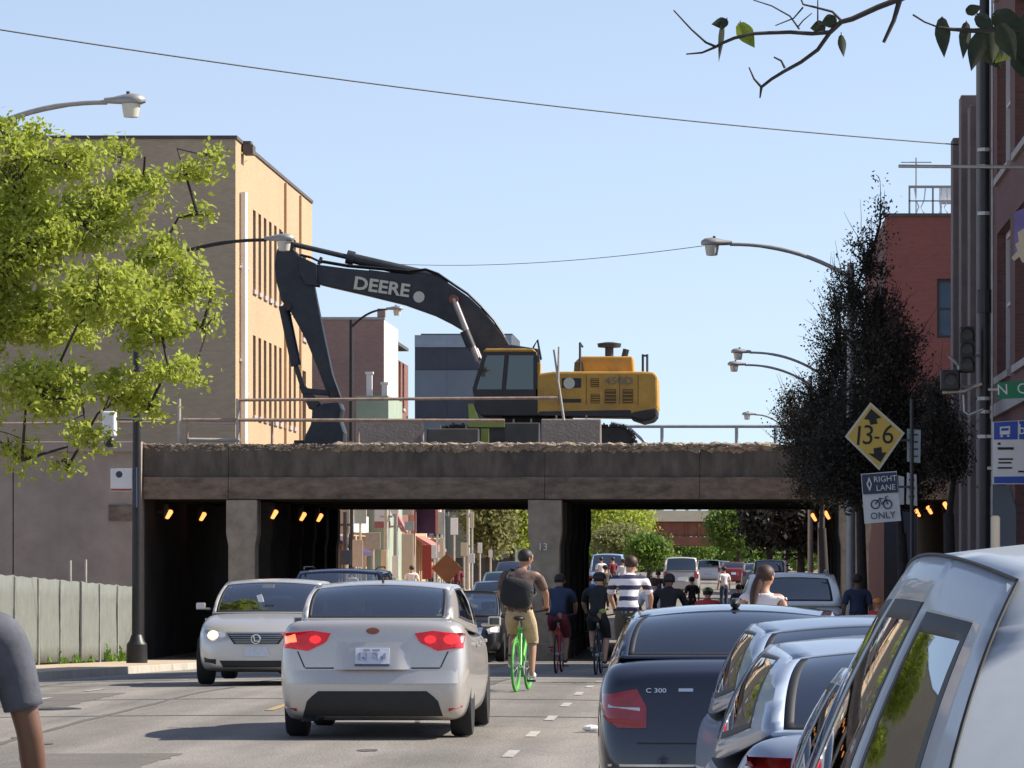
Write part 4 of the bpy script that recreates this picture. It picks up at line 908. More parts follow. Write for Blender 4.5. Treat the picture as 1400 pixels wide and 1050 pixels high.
    # fittings stuck on the body
    def stick(nm, poly, face, m, off=.006, rows=6, cols=8, par=None, depth=.03, tilt=0, soft=0):
        "a thin moulding whose outline (x, z) is laid on the body's rear or front"
        zs_ = [p[1] for p in poly]; z0_, z1_ = min(zs_), max(zs_); g_ = []
        def ext(z):
            xs = []
            for (xa, za), (xb_, zb_) in zip(poly, poly[1:]+poly[:1]):
                if (za-z)*(zb_-z) <= 0 and za != zb_: xs.append(xa+(xb_-xa)*(z-za)/(zb_-za))
                elif za == z: xs.append(xa)
            return min(xs), max(xs)
        dirn = 1 if face == 'rear' else -1
        for j in range(rows+1):
            z = z0_+(z1_-z0_)*j/rows; z = min(max(z, z0_+1e-4), z1_-1e-4); xa, xb_ = ext(z); row = []
            for i in range(cols+1):
                x = xa+(xb_-xa)*i/cols; hit = bvh.ray_cast(Vector((x, -dirn*L_, z)), Vector((0, dirn, 0)))[0]
                y = hit.y if hit else (row[-1].y if row else yr)
                row.append(Vector((x, y-dirn*(off+tilt*(1 if not soft else min(1, soft*min(i, cols-i)/cols))*(z1_-z)/(z1_-z0_)), z)))
            g_.append(row)
        b = MB().grid(g_); nr, nc = rows+1, cols+1; k0 = len(b.v)
        b.v += [(p[0], p[1]+dirn*depth, p[2]) for p in b.v]; b.f += [tuple(i+k0 for i in f[::-1]) for f in list(b.f)]; b.m += [0]*(len(b.f)-len(b.m))
        bd = [i for i in range(nc)]+[r_*nc+nc-1 for r_ in range(1, nr)]+[(nr-1)*nc+i for i in range(nc-2, -1, -1)]+[r_*nc for r_ in range(nr-2, 0, -1)]
        for a, c in zip(bd, bd[1:]+bd[:1]): b.f.append((a, c, c+k0, a+k0)); b.m.append(0)
        return b.build(nm, m, par or root, smooth=45)
    stick.hit = lambda x, z, d=1: bvh.ray_cast(Vector((x, -d*L_, z)), Vector((0, d, 0)))[0].y
    if detail:
        for sx in ((-1, 1) if S.get('mirrors', True) else (1,)):
            ym = y0+S['wsb']-.42; zmr = S['belt']+.07
            mo = MB().cbox((sx*(hw+.075), ym, zmr), (.125, .09, .095)).box(min(sx*(hw-.06), sx*(hw+.05)), max(sx*(hw-.06), sx*(hw+.05)), ym-.02, ym+.03, zmr-.05, zmr-.02).build('door_mirror', M['seat_grey'] if S.get('mir_dark') else P, root, bevel=.035)
            MB().cbox((sx*(hw+.075), ym-.048, zmr), (.095, .008, .065)).build('mirror_glass', M['pane'], mo, bevel=.003)
            for yy in (y0+L_*.36, y0+L_*.56):
                MB().box(min(sx*(hw-.012), sx*(hw+.022)), max(sx*(hw-.012), sx*(hw+.022)), yy, yy+.19, S['belt']-.13, S['belt']-.095).build('door_handle', P, root, bevel=.01)
    if seats:
        for yy, xs_ in ((y0+L_*.50, (-.37, .37)), (y0+L_*.31, (-.42, .42, 0))):
            for x in xs_:
                zb_ = S['belt']-.15; hgt = .36 if x else .2
                MB().prism([(yy-.02, zb_), (yy-.14, zb_+hgt-.06), (yy-.22, zb_+hgt-.06), (yy-.12, zb_)], 'x', x-.22, x+.22).build('seat', M['seat_grey' if kw.get('pale_seats') else 'cabin'], root, bevel=.03)
                if x or 1: MB().cbox((x, yy-.19, zb_+hgt+.03), (.26 if x else .2, .09, .16)).build('headrest', M['seat_grey' if kw.get('pale_seats') else 'cabin'], root, bevel=.04)
        so = MB().torus((0, 0, 0), .18, .016, 'y', 22, 6).build('steering_wheel', M['trim'], root); so.location = (-.37, y0+L_*.62, S['belt']-.02); so.rotation_euler = (R(-25), 0, 0)
    return root, stick, S, P
def rear_kit(root, stick, S, P, lamps, plate=None, lit=None, plate_txt=None, lower=None, badge=None, tail='tail'):
    for sx in (-1, 1):
        o = stick('tail_lamp', [(sx*x, z) for x, z in lamps], 'rear', M[tail], .012, 8, 10)
        if lit:
            stick('inner_lamp', [(sx*(.53+.055*math.cos(t)), .925+.04*math.sin(t)) for t in [2*math.pi*q/12 for q in range(12)]], 'rear', M['tail_mid'], .017, 6, 6, o)
            if sx > 0: stick('inner_lamp', [(sx*(.72+.07*math.cos(t)), .925+.05*math.sin(t)) for t in [2*math.pi*q/12 for q in range(12)]], 'rear', M['tail_mid'], .017, 6, 6, o)
        if lit and sx < 0: stick('bulb', [(sx*x, z) for x, z in lit], 'rear', M['tail_hot'], .018, 4, 4, o)
    if plate:
        x, z = plate
        stick('plate_recess', [(x-.36, z-.12), (x+.36, z-.12), (x+.32, z+.13), (x-.32, z+.13)], 'rear', P, .002, 5, 16, None, .03, .05, 6)
        stick('licence_plate', [(x-.155, z-.078), (x+.155, z-.078), (x+.155, z+.078), (x-.155, z+.078)], 'rear', M['plate_white'], .030, 2, 4, None, .03, .03)
    if lower: stick('lower_bumper', lower, 'rear', M['trim'], .008, 6, 12)
# ---- silver saloon ahead, driving away, brake lamps lit
Yk = 40.4; Lk = 4.48
xk = gx(509, Yk)
kia, stk, S, P = car('silver_car', 'silver saloon driving away with both red tail lamps lit', 'car', (xk, Yk+Lk/2, zr(xk, Yk)), 0, (.57, .53, .485), metal=.65, rough=.36, pale_seats=True, res=2, rear_lean=.10, tail=1.07, deck=1.115, bot=.17, tum=.22, rbw=.80, bumper=.6)
rear_kit(kia, stk, S, P, [(.845, .99), (.83, .84), (.60, .82), (.43, .90), (.385, .985), (.55, 1.005)], (0, .77), [(.82, .965), (.72, .975), (.70, .90), (.81, .88)], lower=[(-.66, .17), (.66, .17), (.60, .37), (.50, .45), (-.50, .45), (-.60, .37)], tail='tail_lit')
stk('trunk_seam', [(-.62, .655), (.62, .655), (.62, .668), (-.62, .668)], 'rear', M['trim'], .003, 1, 12)
for sx in (-1, 1): stk('trunk_seam', [(sx*.62, .665), (sx*.633, .665), (sx*.70, .815), (sx*.687, .815)], 'rear', M['trim'], .003, 4, 1)
stk('maker_badge', [(.062*math.cos(t), 1.005+.03*math.sin(t)) for t in [2*math.pi*q/14 for q in range(14)]], 'rear', M['rust_steel'], .010, 6, 4)
stk('bumper_ledge', [(-.84, .52), (.84, .52), (.84, .645), (-.84, .645)], 'rear', P, .001, 6, 28, None, .03, .038, 4)
stk('bumper_lip', [(-.84, .44), (.84, .44), (.84, .519), (-.84, .519)], 'rear', P, .001, 4, 28, None, .03, .0, 4)
for sx in (-1, 1): stk('reflector', [(sx*.70, .30), (sx*.82, .32), (sx*.82, .28), (sx*.70, .26)], 'rear', M['tail'], .010, 2, 4)
for q, (wq, z0_, z1_) in enumerate(((.016, .74, .80), (.02, .735, .765), (.008, .735, .80), (.0, 0, 0), (.018, .76, .80), (.009, .735, .80), (.02, .735, .77), (.012, .745, .80))):
    if wq: stk('plate_character', [(-.125+q*.034, z0_), (-.125+q*.034+wq, z0_), (-.125+q*.034+wq, z1_), (-.125+q*.034, z1_)], 'rear', M['plate_ink'], .048, 1, 1, None, .01, .015)
for a_, b_ in ((-.08, -.02), (.0, .07)): stk('plate_header', [(a_, .818), (b_, .818), (b_, .836), (a_, .836)], 'rear', M['plate_ink'], .046, 1, 1, None, .01, .004)
stk('plate_frame', [(-.16, .688), (.16, .688), (.16, .700), (-.16, .700)], 'rear', M['sign_navy'], .066, 1, 2)
MB().tube([(0, -.95, 1.43), (0, -1.05, 1.50)], .012, 6).build('antenna', M['trim'], kia)
MB().box(-.38, .38, -1.42, -1.36, 1.10, 1.13).build('parcel_shelf', M['seat_grey'], kia)
# ---- silver saloon coming the other way, headlamp lit
Yl = 58.8; xl = gx(350, Yl)
lex, stk, S, P = car('silver_car', 'pale silver saloon coming towards us with one headlamp lit', 'car', (xl, Yl+2.29, zr(xl, Yl)), math.pi, (.56, .525, .485), metal=.6, rough=.36, L=4.58, W=1.76, H=1.425, wb=2.73, fo=.85, deck=1.06, tail=1.0, nose=.74, hood=.97, wst=2.35, wsb=3.2, rwt=.95, R=.33, front_lean=.16, res=2)
for sx in (-1, 1):
    o = stk('head_lamp', [(sx*.42, .70), (sx*.80, .80), (sx*.83, .73), (sx*.80, .62), (sx*.50, .60)], 'front', M['head'], .012, 6, 10)
    if sx > 0: stk('bulb', [(.60+.075*math.cos(t), .68+.06*math.sin(t)) for t in [2*math.pi*q/14 for q in range(14)]], 'front', M['head_lit'], .02, 8, 8, o)
    stk('fog_lamp', [(sx*.55, .36), (sx*.72, .38), (sx*.72, .30), (sx*.55, .29)], 'front', M['trim'], .008, 4, 6)
gr = stk('grille', [(-.40, .70), (.40, .70), (.30, .56), (-.30, .56)], 'front', M['trim'], .010, 5, 10)
for k in range(5): stk('grille_bar', [(-.36+.02*k, .677-.024*k), (.36-.02*k, .677-.024*k), (.36-.02*k, .671-.024*k), (-.36+.02*k, .671-.024*k)], 'front', M['rim'], .014, 1, 6, gr)
stk('grille_rim', [(-.41, .725), (.41, .725), (.40, .704), (-.40, .704)], 'front', M['chrome_trim'], .014, 1, 8)
b = MB().torus((0, 0, 0), .058, .010, 'y', 20, 6).prism([(.035, .045), (.02, .045), (.005, -.02), (-.05, -.02), (-.05, -.033), (.02, -.033)], 'y', -.008, .008).build('maker_badge', M['chrome_trim'], lex); b.location = (0, 2.29+.035, .63)
stk('licence_plate', [(-.155, .53), (.155, .53), (.155, .40), (-.155, .40)], 'front', M['plate_white'], .03, 2, 4)
stk('lower_grille', [(-.50, .34), (.50, .34), (.44, .23), (-.44, .23)], 'front', M['trim'], .008, 5, 10)
MB().cbox((0, 2.29-1.55, 1.33), (.16, .03, .05)).build('rear_view_mirror', M['seat_grey'], lex)
MB().prism([(.02, 1.0), (.10, 1.02), (.16, 1.2), (.09, 1.22)], 'y', .73, .76).build('hanging_tag', M['sign_white'], lex)
# ---- dark blue sport utility car following it
Yd = 71.5; xd = gx(450, Yd)
suvd, stk, S, P = car('dark_blue_car', 'dark blue sport utility car following the pale silver saloon', 'car', (xd, Yd+2.3, zr(xd, Yd)), math.pi, (.03, .05, .12), L=4.6, W=1.85, H=1.74, wb=2.66, R=.35, belt=1.12, deck=1.12, tail=1.1, nose=.9, hood=1.12, wsb=3.35, wst=2.55, rwb=.14, rwt=.42, tum=.2, bot=.24)
for sx in (-1, 1):
    stk('head_lamp', [(sx*.52, .80), (sx*.80, .88), (sx*.80, .74), (sx*.55, .70)], 'front', M['head'], .012, 5, 8)
    MB().tube([(sx*.60, -1.6, 1.74), (sx*.62, -1.3, 1.765), (sx*.62, .1, 1.765), (sx*.60, .35, 1.72)], .012, 6).build('roof_rail', M['black_metal'], suvd)
stk('grille', [(-.42, .86), (.42, .86), (.36, .66), (-.36, .66)], 'front', M['trim'], .010, 5, 8)
# ---- black sport utility car coming out from under the viaduct
Yv = 104.5; xv = gx(636, Yv)
blk, stk, S, P = car('black_car', 'black sport utility car coming out from under the viaduct with a headlamp lit', 'car', (xv, Yv+2.3, zr(xv, Yv)), math.pi, (.012, .014, .018), L=4.6, W=1.82, H=1.70, wb=2.66, R=.35, belt=1.1, deck=1.1, tail=1.08, nose=.88, hood=1.1, wsb=3.35, wst=2.55, rwb=.14, rwt=.42, tum=.2, bot=.24, sub=1)
for sx in (-1, 1): stk('head_lamp', [(sx*.50, .80), (sx*.80, .88), (sx*.80, .72), (sx*.55, .68)], 'front', M['head'], .012, 5, 6)
stk('bulb', [(-.60, .83), (-.74, .83), (-.74, .74), (-.60, .74)], 'front', M['head_lit'], .02, 3, 3)
stk('grille', [(-.42, .84), (.42, .84), (.36, .64), (-.36, .64)], 'front', M['chrome_trim'], .010, 4, 6)
stk('licence_plate', [(-.155, .55), (.155, .55), (.155, .42), (-.155, .42)], 'front', M['plate_white'], .02, 2, 2)
# ---- the row parked along the right kerb
ROW = 'cars parked along the right kerb'
Ym = 27.2; xm = .02
mer, stk, S, P = car('dark_car', 'near black saloon, furthest of the parked row, with a red and white tail lamp', 'car', (xm, Ym+2.3, zr(xm, Ym)-.03), R(.3), (.010, .014, .03), group=ROW, L=4.59, W=1.77, H=1.447, wb=2.76, deck=1.14, tail=1.03, bot=.2, glass='merc_glass', tum=.24, rough=.22, metal=.35, coat=1, rwt=1.25, mirrors=False, res=2)
rear_kit(mer, stk, S, P, [(.86, .92), (.845, .80), (.74, .70), (.56, .70), (.56, .83), (.62, .94)], None)
stk('trunk_seam', [(-.62, .60), (.62, .60), (.62, .61), (-.62, .61)], 'rear', M['trim'], .004, 1, 10)
for sx in (-1, 1): stk('tail_band', [(sx*.835, .775), (sx*.58, .735), (sx*.58, .71), (sx*.80, .73)], 'rear', M['red'], .016, 3, 8)
stk('rear_sticker', [(-.42, 1.34), (-.30, 1.345), (-.30, 1.315), (-.42, 1.31)], 'rear', M['sign_white'], .004, 1, 2) if 0 else None
for sx in (-1, 1): stk('indicator_strip', [(sx*.80, .845), (sx*.60, .825), (sx*.60, .805), (sx*.80, .815)], 'rear', M['plate_white'], .016, 2, 6)
stk('licence_plate', [(-.155, .62), (.155, .62), (.155, .76), (-.155, .76)], 'rear', M['plate_white'], .012, 2, 3)
stk('chrome_strip', [(-.36, .925), (-.27, .925), (-.27, .945), (-.36, .945)], 'rear', M['chrome_trim'], .012, 1, 5)
stk('bumper_trim', [(-.80, .46), (.80, .46), (.80, .475), (-.80, .475)], 'rear', M['chrome_trim'], .012, 1, 12)
o = link('model_number', text_mesh('C 300', .04, M['chrome_trim'], .004, name='model_number', xs=1.3), mer); o.rotation_euler = (R(84), 0, 0); o.location = (-.50, stk.hit(-.50, .93)-.012, .93)
b = MB().ball((0, -.95, 1.46), (.035, .10, .035), 12, 8).build('antenna', M['trim'], mer, smooth=40)
PARK = [
 ('blue_grey_car', 'blue grey saloon parked second from the far end of the kerb row', 20.3, gx(992, 20.3)+.86, 2.6, (.22, .28, .38), dict(H=1.45, tum=.25, rwb=.5, rwt=1.2, glass='tint_glass', mirrors=False, res=2)),
 ('silver_hatchback', 'silver blue hatchback with red tail lamp, parked third along the kerb row', 15.0, gx(1008, 15.0)+.86, 2.7, (.32, .38, .48), dict(L=4.3, H=1.45, tum=.25, rwb=.32, rwt=1.0, deck=1.14, tail=1.11, glass='tint_glass', res=2, mirrors=False)),
 ('silver_hatchback', 'pale silver hatchback mostly hidden behind the large silver car at the kerb', 10.0, gx(1108, 10.0)+.86, 2.0, (.34, .40, .48), dict(L=4.1, H=1.49, tum=.22, rwb=.25, rwt=.8, deck=1.06, tail=1.02, glass='tint_glass', mirrors=False, res=2)),
]
for nm, lb, Y, x, yaw, colr, kw in PARK:
    L_ = kw.get('L', 4.48); a = R(yaw); cx, cy = x-math.sin(a)*L_/2, Y+math.cos(a)*L_/2
    c, stk, S, P = car(nm, lb, 'car', (cx, cy, zr(cx, Y)), a, colr, group=ROW, **kw)
    rear_kit(c, stk, S, P, [(.83, 1.07), (.82, .92), (.64, .88), (.52, .94), (.50, 1.05)] if Y == 15.0 else [(.83, .98), (.82, .80), (.64, .76), (.52, .84), (.50, .96)], (0, .78), None, lower=[(-.6, .2), (.6, .2), (.5, .40), (-.5, .40)])
# ---- the big silver car closest to us
Yn = 5.05; a = R(2.2); L_ = 4.5; xn = 1.02; cx, cy = xn-math.sin(a)*L_/2, Yn+math.cos(a)*L_/2
suv, stk, S, P = car('silver_car', 'large silver tall roofed car parked closest to us at the kerb', 'car', (cx, cy, -.02), a, (.40, .43, .46), metal=.2, rough=.5, coat=.3, gap=True, group=ROW, L=L_, W=1.84, H=1.735, wb=2.7, R=.35, belt=1.08, deck=1.08, tail=1.05, hood=1.08, nose=.85, wsb=3.45, wst=2.35, rwb=.12, rwt=.55, tum=.25, bot=.24, res=3, mirrors=True, glass='tint_glass', swin=[(.08, .30, .1, .86), (.34, .60, .1, .88), (.64, .94, .1, .88)], rwin=(.10, .90, .06, .86), rbw=.93)
rear_kit(suv, stk, S, P, [(.86, 1.02), (.85, .74), (.70, .74), (.72, 1.02)], (0, .74))
# ---- white patrol style car with a teal stripe, standing by the right kerb ahead
Yp = 80; xp = gx(1084, Yp)
pol, stk, S, P = car('white_car', 'white sport utility car with a teal rear stripe standing ahead by the right kerb', 'car', (xp, Yp+2.4, zr(xp, Yp)), 0, (.82, .82, .84), L=4.8, W=1.95, H=1.87, wb=2.86, R=.37, belt=1.26, deck=1.27, tail=1.24, hood=1.2, nose=.9, wsb=3.5, wst=2.6, rwb=.10, rwt=.36, tum=.2, bot=.26, glass='tint_glass', metal=0, rbw=.95, rwin=(.08, .92, .12, .86))
rear_kit(pol, stk, S, P, [(.93, 1.10), (.93, .80), (.80, .80), (.80, 1.10)], (0, .82))
stk('teal_stripe', [(-.62, 1.225), (.42, 1.225), (.42, 1.08), (-.62, 1.08)], 'rear', M['teal'], .006, 2, 8)
for sx in (-1, 1): MB().tube([(sx*.62, -2.0, 1.83), (sx*.64, -1.7, 1.90), (sx*.64, .0, 1.90), (sx*.62, .2, 1.83)], .02, 6).build('roof_rail', M['lamp_metal'], pol)
# ---- traffic beyond the viaduct
FARG = 'cars beyond the viaduct'
far = [('silver_minivan', 'silver minivan with red tail lamps seen through the viaduct', 205, 931, 0, (.55, .52, .48), 1.75, 'van'),
 ('white_car', 'small white car with red lamps far down the street', 300, 969, 0, (.6, .58, .56), 1.6, 'car'),
 ('red_car', 'dark red car far down the street by the right kerb', 290, 1003, 0, (.25, .03, .03), 1.5, 'car'),
 ('grey_car', 'grey car furthest down the street', 360, 985, 0, (.3, .3, .32), 1.5, 'car'),
 ('blue_car', 'blue car coming towards us beyond the viaduct on the sunny side', 152, 672, math.pi, (.10, .22, .36), 1.55, 'car'),
 ('teal_car', 'teal car queued behind the blue car beyond the viaduct', 172, 684, math.pi, (.12, .24, .30), 1.5, 'car'),
 ('dark_car', 'dark car last of the oncoming queue beyond the viaduct', 196, 699, math.pi, (.03, .04, .08), 1.6, 'car'),
 ('pale_blue_van', 'pale blue van coming towards us just past the centre pillars', 205, 829, math.pi, (.22, .34, .55), 1.9, 'van'),
 ('dark_car', 'black car parked at the right kerb beyond the viaduct', 215, 1052, 0, (.015, .015, .02), 1.7, 'car'),
 ('grey_car', 'grey car parked at the right kerb further on than the black one', 245, 1035, 0, (.25, .26, .28), 1.5, 'car')]
for nm, lb, Y, px, rz_, colr, H, cat in far:
    x = gx(px, Y); tall = H > 1.58
    kw = dict(H=H, belt=1.1, deck=1.1, tail=1.06, hood=1.08, nose=.86, rwb=.14, rwt=.42, wst=2.6, tum=.18) if tall else dict(H=H)
    c, stk, S, P = car(nm, lb, cat, (x, Y+2.24, zr(x, Y)), rz_, colr, group=FARG, sub=1, seats=False, glass='tint_glass', detail=False, **kw)
    if rz_ == 0: rear_kit(c, stk, S, P, [(.83, 1.05), (.82, .76), (.62, .76), (.62, 1.05)], (0, .72))
    else:
        for sx in (-1, 1): stk('head_lamp', [(sx*.45, .72), (sx*.78, .80), (sx*.78, .66), (sx*.5, .62)], 'front', M['head'], .012, 4, 5)
# ================================================================ PEOPLE AND BICYCLES
M['skin'] = mat('skin', (.48, .27, .18), .55, var=.08, scale=6)
M['skin_tan'] = mat('tanned skin', (.36, .19, .12), .55, var=.08, scale=6)
M['skin_dark'] = mat('dark skin', (.16, .08, .05), .5, var=.1, scale=6)
M['hair_dark'] = mat('dark hair', (.02, .014, .012), .6, var=.3, scale=30)
M['hair_brown'] = mat('brown hair', (.05, .02, .012), .6, var=.3, scale=30)
M['khaki'] = mat('khaki cloth', (.46, .34, .20), .85, var=.12, scale=8, bump=.3)
M['tan_shirt'] = mat('brown check shirt', (.32, .19, .13), .85, var=.25, scale=14, bump=.3)
M['black_cloth'] = mat('black cloth', (.016, .016, .018), .85, var=.2, scale=6, bump=.3)
M['plaid'] = mat('brown plaid cloth', (.06, .036, .032), .85, var=.01, col2=(.20, .125, .10), scale=14, bump=.3)
M['grey_cloth'] = mat('dark grey cloth', (.085, .088, .105), .9, var=.2, scale=14, bump=.12, bscale=25)
M['white_cloth'] = mat('white cloth', (.74, .70, .72), .85, var=.06, scale=6, bump=.3)
M['navy_cloth'] = mat('navy cloth', (.03, .045, .09), .85, var=.15)
M['maroon_cloth'] = mat('maroon cloth', (.16, .02, .035), .85, var=.15)
M['olive_cloth'] = mat('dark olive cloth', (.07, .07, .055), .85, var=.15)
M['blue_cloth'] = mat('blue cloth', (.05, .12, .42), .85, var=.15)
M['red_cloth'] = mat('red cloth', (.52, .05, .04), .85, var=.12)
M['orange'] = mat('orange plastic', (.62, .22, .04), .5, var=.1)
M['shoe_white'] = mat('pale shoe', (.6, .6, .6), .7, var=.1)
M['shoe_dark'] = mat('dark shoe', (.03, .03, .03), .7, var=.1)
M['eye'] = mat('eye', (.03, .02, .02), .2, var=0)
M['bike_green'] = mat('bright green bicycle paint', (.09, .50, .05), .35, var=.1, coat=.6)
M['tyre_green'] = mat('green tyre', (.05, .30, .03), .6, var=.25, scale=9)
M['bike_dark'] = mat('dark bicycle paint', (.03, .03, .035), .4, var=.1)
M['bike_red'] = mat('red bicycle paint', (.45, .03, .02), .4, var=.1)
def striped(name, c1, c2, per, frac, off=0):
    m = mat(name, c1, .85, var=0); t = m.node_tree; N = t.nodes.new; L = t.links.new; p = t.nodes['Principled BSDF']
    g = N('ShaderNodeTexCoord'); s = N('ShaderNodeSeparateXYZ'); L(g.outputs['Object'], s.inputs[0])
    n = N('ShaderNodeTexNoise'); n.inputs['Scale'].default_value = 6; L(g.outputs['Object'], n.inputs[0])
    w_ = N('ShaderNodeMath'); w_.operation = 'MULTIPLY_ADD'; L(n.outputs['Fac'], w_.inputs[0]); w_.inputs[1].default_value = .03; L(s.outputs[2], w_.inputs[2])
    a = N('ShaderNodeMath'); a.operation = 'MULTIPLY_ADD'; a.inputs[1].default_value = 1/per; a.inputs[2].default_value = off; L(w_.outputs[0], a.inputs[0])
    f = N('ShaderNodeMath'); f.operation = 'FRACT'; L(a.outputs[0], f.inputs[0]); c = N('ShaderNodeMath'); c.operation = 'GREATER_THAN'; c.inputs[1].default_value = frac; L(f.outputs[0], c.inputs[0])
    x = N('ShaderNodeMixRGB'); L(c.outputs[0], x.inputs[0]); x.inputs[1].default_value = (*c1, 1); x.inputs[2].default_value = (*c2, 1); L(x.outputs[0], p.inputs['Base Color']); return m
M['stripes'] = striped('broad striped jersey', (.035, .03, .07), (.76, .72, .74), .152, .40, .25)
def skin_mesh(chains, m, sub=2, root=0):
    "chains: list of lists of (point, radius); points shared by position are joined"
    vs, rs, es, ix = [], [], [], {}
    for ch in chains:
        prev = None
        for p, r_ in ch:
            k = tuple(round(c, 4) for c in p)
            if k not in ix: ix[k] = len(vs); vs.append(p); rs.append(r_)
            if prev is not None and prev != ix[k]: es.append((prev, ix[k]))
            prev = ix[k]
    me = bpy.data.meshes.new('s'); me.from_pydata([tuple(v) for v in vs], es, [])
    o = bpy.data.objects.new('s', me); COL.objects.link(o)
    sk = o.modifiers.new('k', 'SKIN'); sk.use_smooth_shade = True; sk.branch_smoothing = .4
    for i, d in enumerate(me.skin_vertices[0].data):
        r_ = rs[i]; d.radius = (r_, r_) if not isinstance(r_, tuple) else r_; d.use_root = (i == root)
    ss = o.modifiers.new('u', 'SUBSURF'); ss.levels = ss.render_levels = sub
    dg = bpy.context.evaluated_depsgraph_get(); out = bpy.data.meshes.new_from_object(o.evaluated_get(dg)); bpy.data.objects.remove(o)
    out.materials.clear(); out.materials.append(m)
    out.polygons.foreach_set('use_smooth', [True]*len(out.polygons)); out.polygons.foreach_set('material_index', [0]*len(out.polygons)); return out
def join_meshes(name, mes, m):
    vs, fs = [], []
    for me in mes:
        k = len(vs); vs += [tuple(v.co) for v in me.vertices]; fs += [tuple(i+k for i in p.vertices) for p in me.polygons]
    o = bpy.data.meshes.new(name); o.from_pydata(vs, [], fs); o.materials.append(m); o.polygons.foreach_set('use_smooth', [True]*len(fs)); return o
STAND = dict(pelvis=(0, 0, .95), belly=(0, .01, 1.10), chest=(0, 0, 1.32), neck=(0, .0, 1.47), head=(0, .02, 1.62), sh=(.185, 0, 1.40), elbow=(.25, -.02, 1.12), wrist=(.27, .06, .87),
             hip=(.095, 0, .90), knee=(.10, .03, .50), ankle=(.10, -.02, .09))
RIDE = dict(pelvis=(0, -.20, .99), belly=(0, -.13, 1.13), chest=(0, .02, 1.34), neck=(0, .10, 1.47), head=(0, .17, 1.60), sh=(.19, .05, 1.41), elbow=(.27, .24, 1.20), wrist=(.25, .47, 1.06),
            hip=(.10, -.18, .95), knee=(.13, .14, .64), ankle=(.11, -.02, .27), kneeL=(-.13, .27, .78), ankleL=(-.11, .10, .45))
def person(label, loc, rz, pose, shirt, pants, skin='skin', hair='hair_dark', sleeves='short', legs='short', shoes='shoe_dark', group=None, fem=False, scale=1.0, fine=True, long_hair=False, hat=None, turn=0):
    J = {k: Vector(v) for k, v in pose.items()}
    t = thing('person', label, 'person', loc, rz, group); t.scale = (scale,)*3
    def S(k, s):
        if s < 0 and k+'L' in J: return J[k+'L']
        v = J[k]; return Vector((v.x*s, v.y, v.z))
    ws = .9 if fem else 1.0
    pel, bel, che, nek, hed = (J[k] for k in ('pelvis', 'belly', 'chest', 'neck', 'head'))
    up = (hed-nek).normalized()
    ch = [[(pel, (.125*ws, .115)), (bel, (.125*ws, .105)), (che, (.145*ws, .115)), (nek, .06), (nek.lerp(hed, .42), .056), (hed-up*.055, .078), (hed, .092), (hed+up*.06, .088), (hed+up*.105, .055)]]
    for s in (-1, 1):
        sh, el, wr, hp, kn, an = (S(k, s) for k in ('sh', 'elbow', 'wrist', 'hip', 'knee', 'ankle')); fwd = Vector((0, 1, 0))
        ch.append([(che, .13), (sh, .062*ws), (sh.lerp(el, .5), .050*ws), (el, .041*ws), (el.lerp(wr, .35), .042*ws), (wr, .027), (wr+(wr-el).normalized()*.05, .034)])
        ch.append([(pel, .12), (hp, .088), (hp.lerp(kn, .45), .078), (kn, .054), (kn.lerp(an, .32), .056), (an, .036), (an+Vector((0, -.02, -.05)), .034), (an+Vector((0, .07, -.05)), .036), (an+Vector((0, .16, -.055)), .026)])
    sub = 2 if fine else 1
    mes = [skin_mesh(ch, M[skin], sub)]
    if fine:
        for s in (-1, 1):
            el, wr = S('elbow', s), S('wrist', s); d = (wr-el).normalized(); side = Vector((s, 0, 0)); side = (side-d*side.dot(d)).normalized(); pn = d.cross(side).normalized(); pn = pn if pn.z < 0 or abs(pn.z) < .2 else -pn
            pal = wr+d*.055
            for q, ln in ((-.027, .060), (-.009, .070), (.009, .066), (.027, .052)):
                a = pal+side*q; fin = skin_mesh([[(a-d*.02, .010), (a+d*.03, .0095), (a+d*(.03+ln*.45)+pn*.014, .009), (a+d*(.03+ln*.6)+pn*.04, .0075)]], M[skin], 1); mes.append(fin)
            a = wr+d*.02-side*.022; mes.append(skin_mesh([[(a, .012), (a-side*.025+d*.03, .011), (a-side*.028+d*.058+pn*.012, .009)]], M[skin], 1))
    hb = MB(); fz = Vector((math.sin(turn), math.cos(turn), 0)); sd = Vector((math.cos(turn), -math.sin(turn), 0))
    hb.ball(hed+fz*.098-up*.02, (.013, .018, .02), 8, 6)
    for s in (-1, 1): hb.ball(hed+sd*s*.090-up*.01, (.012, .018, .030), 8, 6)
    mes.append(hb.mesh('x', M[skin])); me = join_meshes('body', mes, M[skin]); link('body', me, t)
    if fine:
        for s in (-1, 1): MB().ball(hed+fz*.084+sd*s*.033+up*.012, .011, 8, 6).build('eye', M['eye'], t)
        MB().ball(hed+fz*.086-up*.062, (.022, .008, .006), 8, 6).build('mouth', M['red_cloth'], t)
    # hair
    hm = MB().ball((0, 0, 0), (.101, .106, .098), 16, 12)
    v2 = [v for v in hm.v]; hm.v = [(hed.x+v[0]-fz.x*.012, hed.y+v[1]-fz.y*.012-up.y*-.02, hed.z+.032+(v[2] if v[2] > -.05 or v[0]*fz.x+v[1]*fz.y < 0 else -.05+(v[2]+.05)*.1)) for v in v2]
    keep = hm
    # open the face side of the hair cap
    kk = []
    for f, m_ in zip(hm.f, hm.m):
        c = sum((Vector(v2[i]) for i in f), Vector())/len(f)
        if not (c.dot(fz) > .035 and c.z < .035): kk.append(f)
    hm.f = kk; hm.m = [0]*len(kk)
    ho = hm.build('hair', M[hair], t, smooth=60)
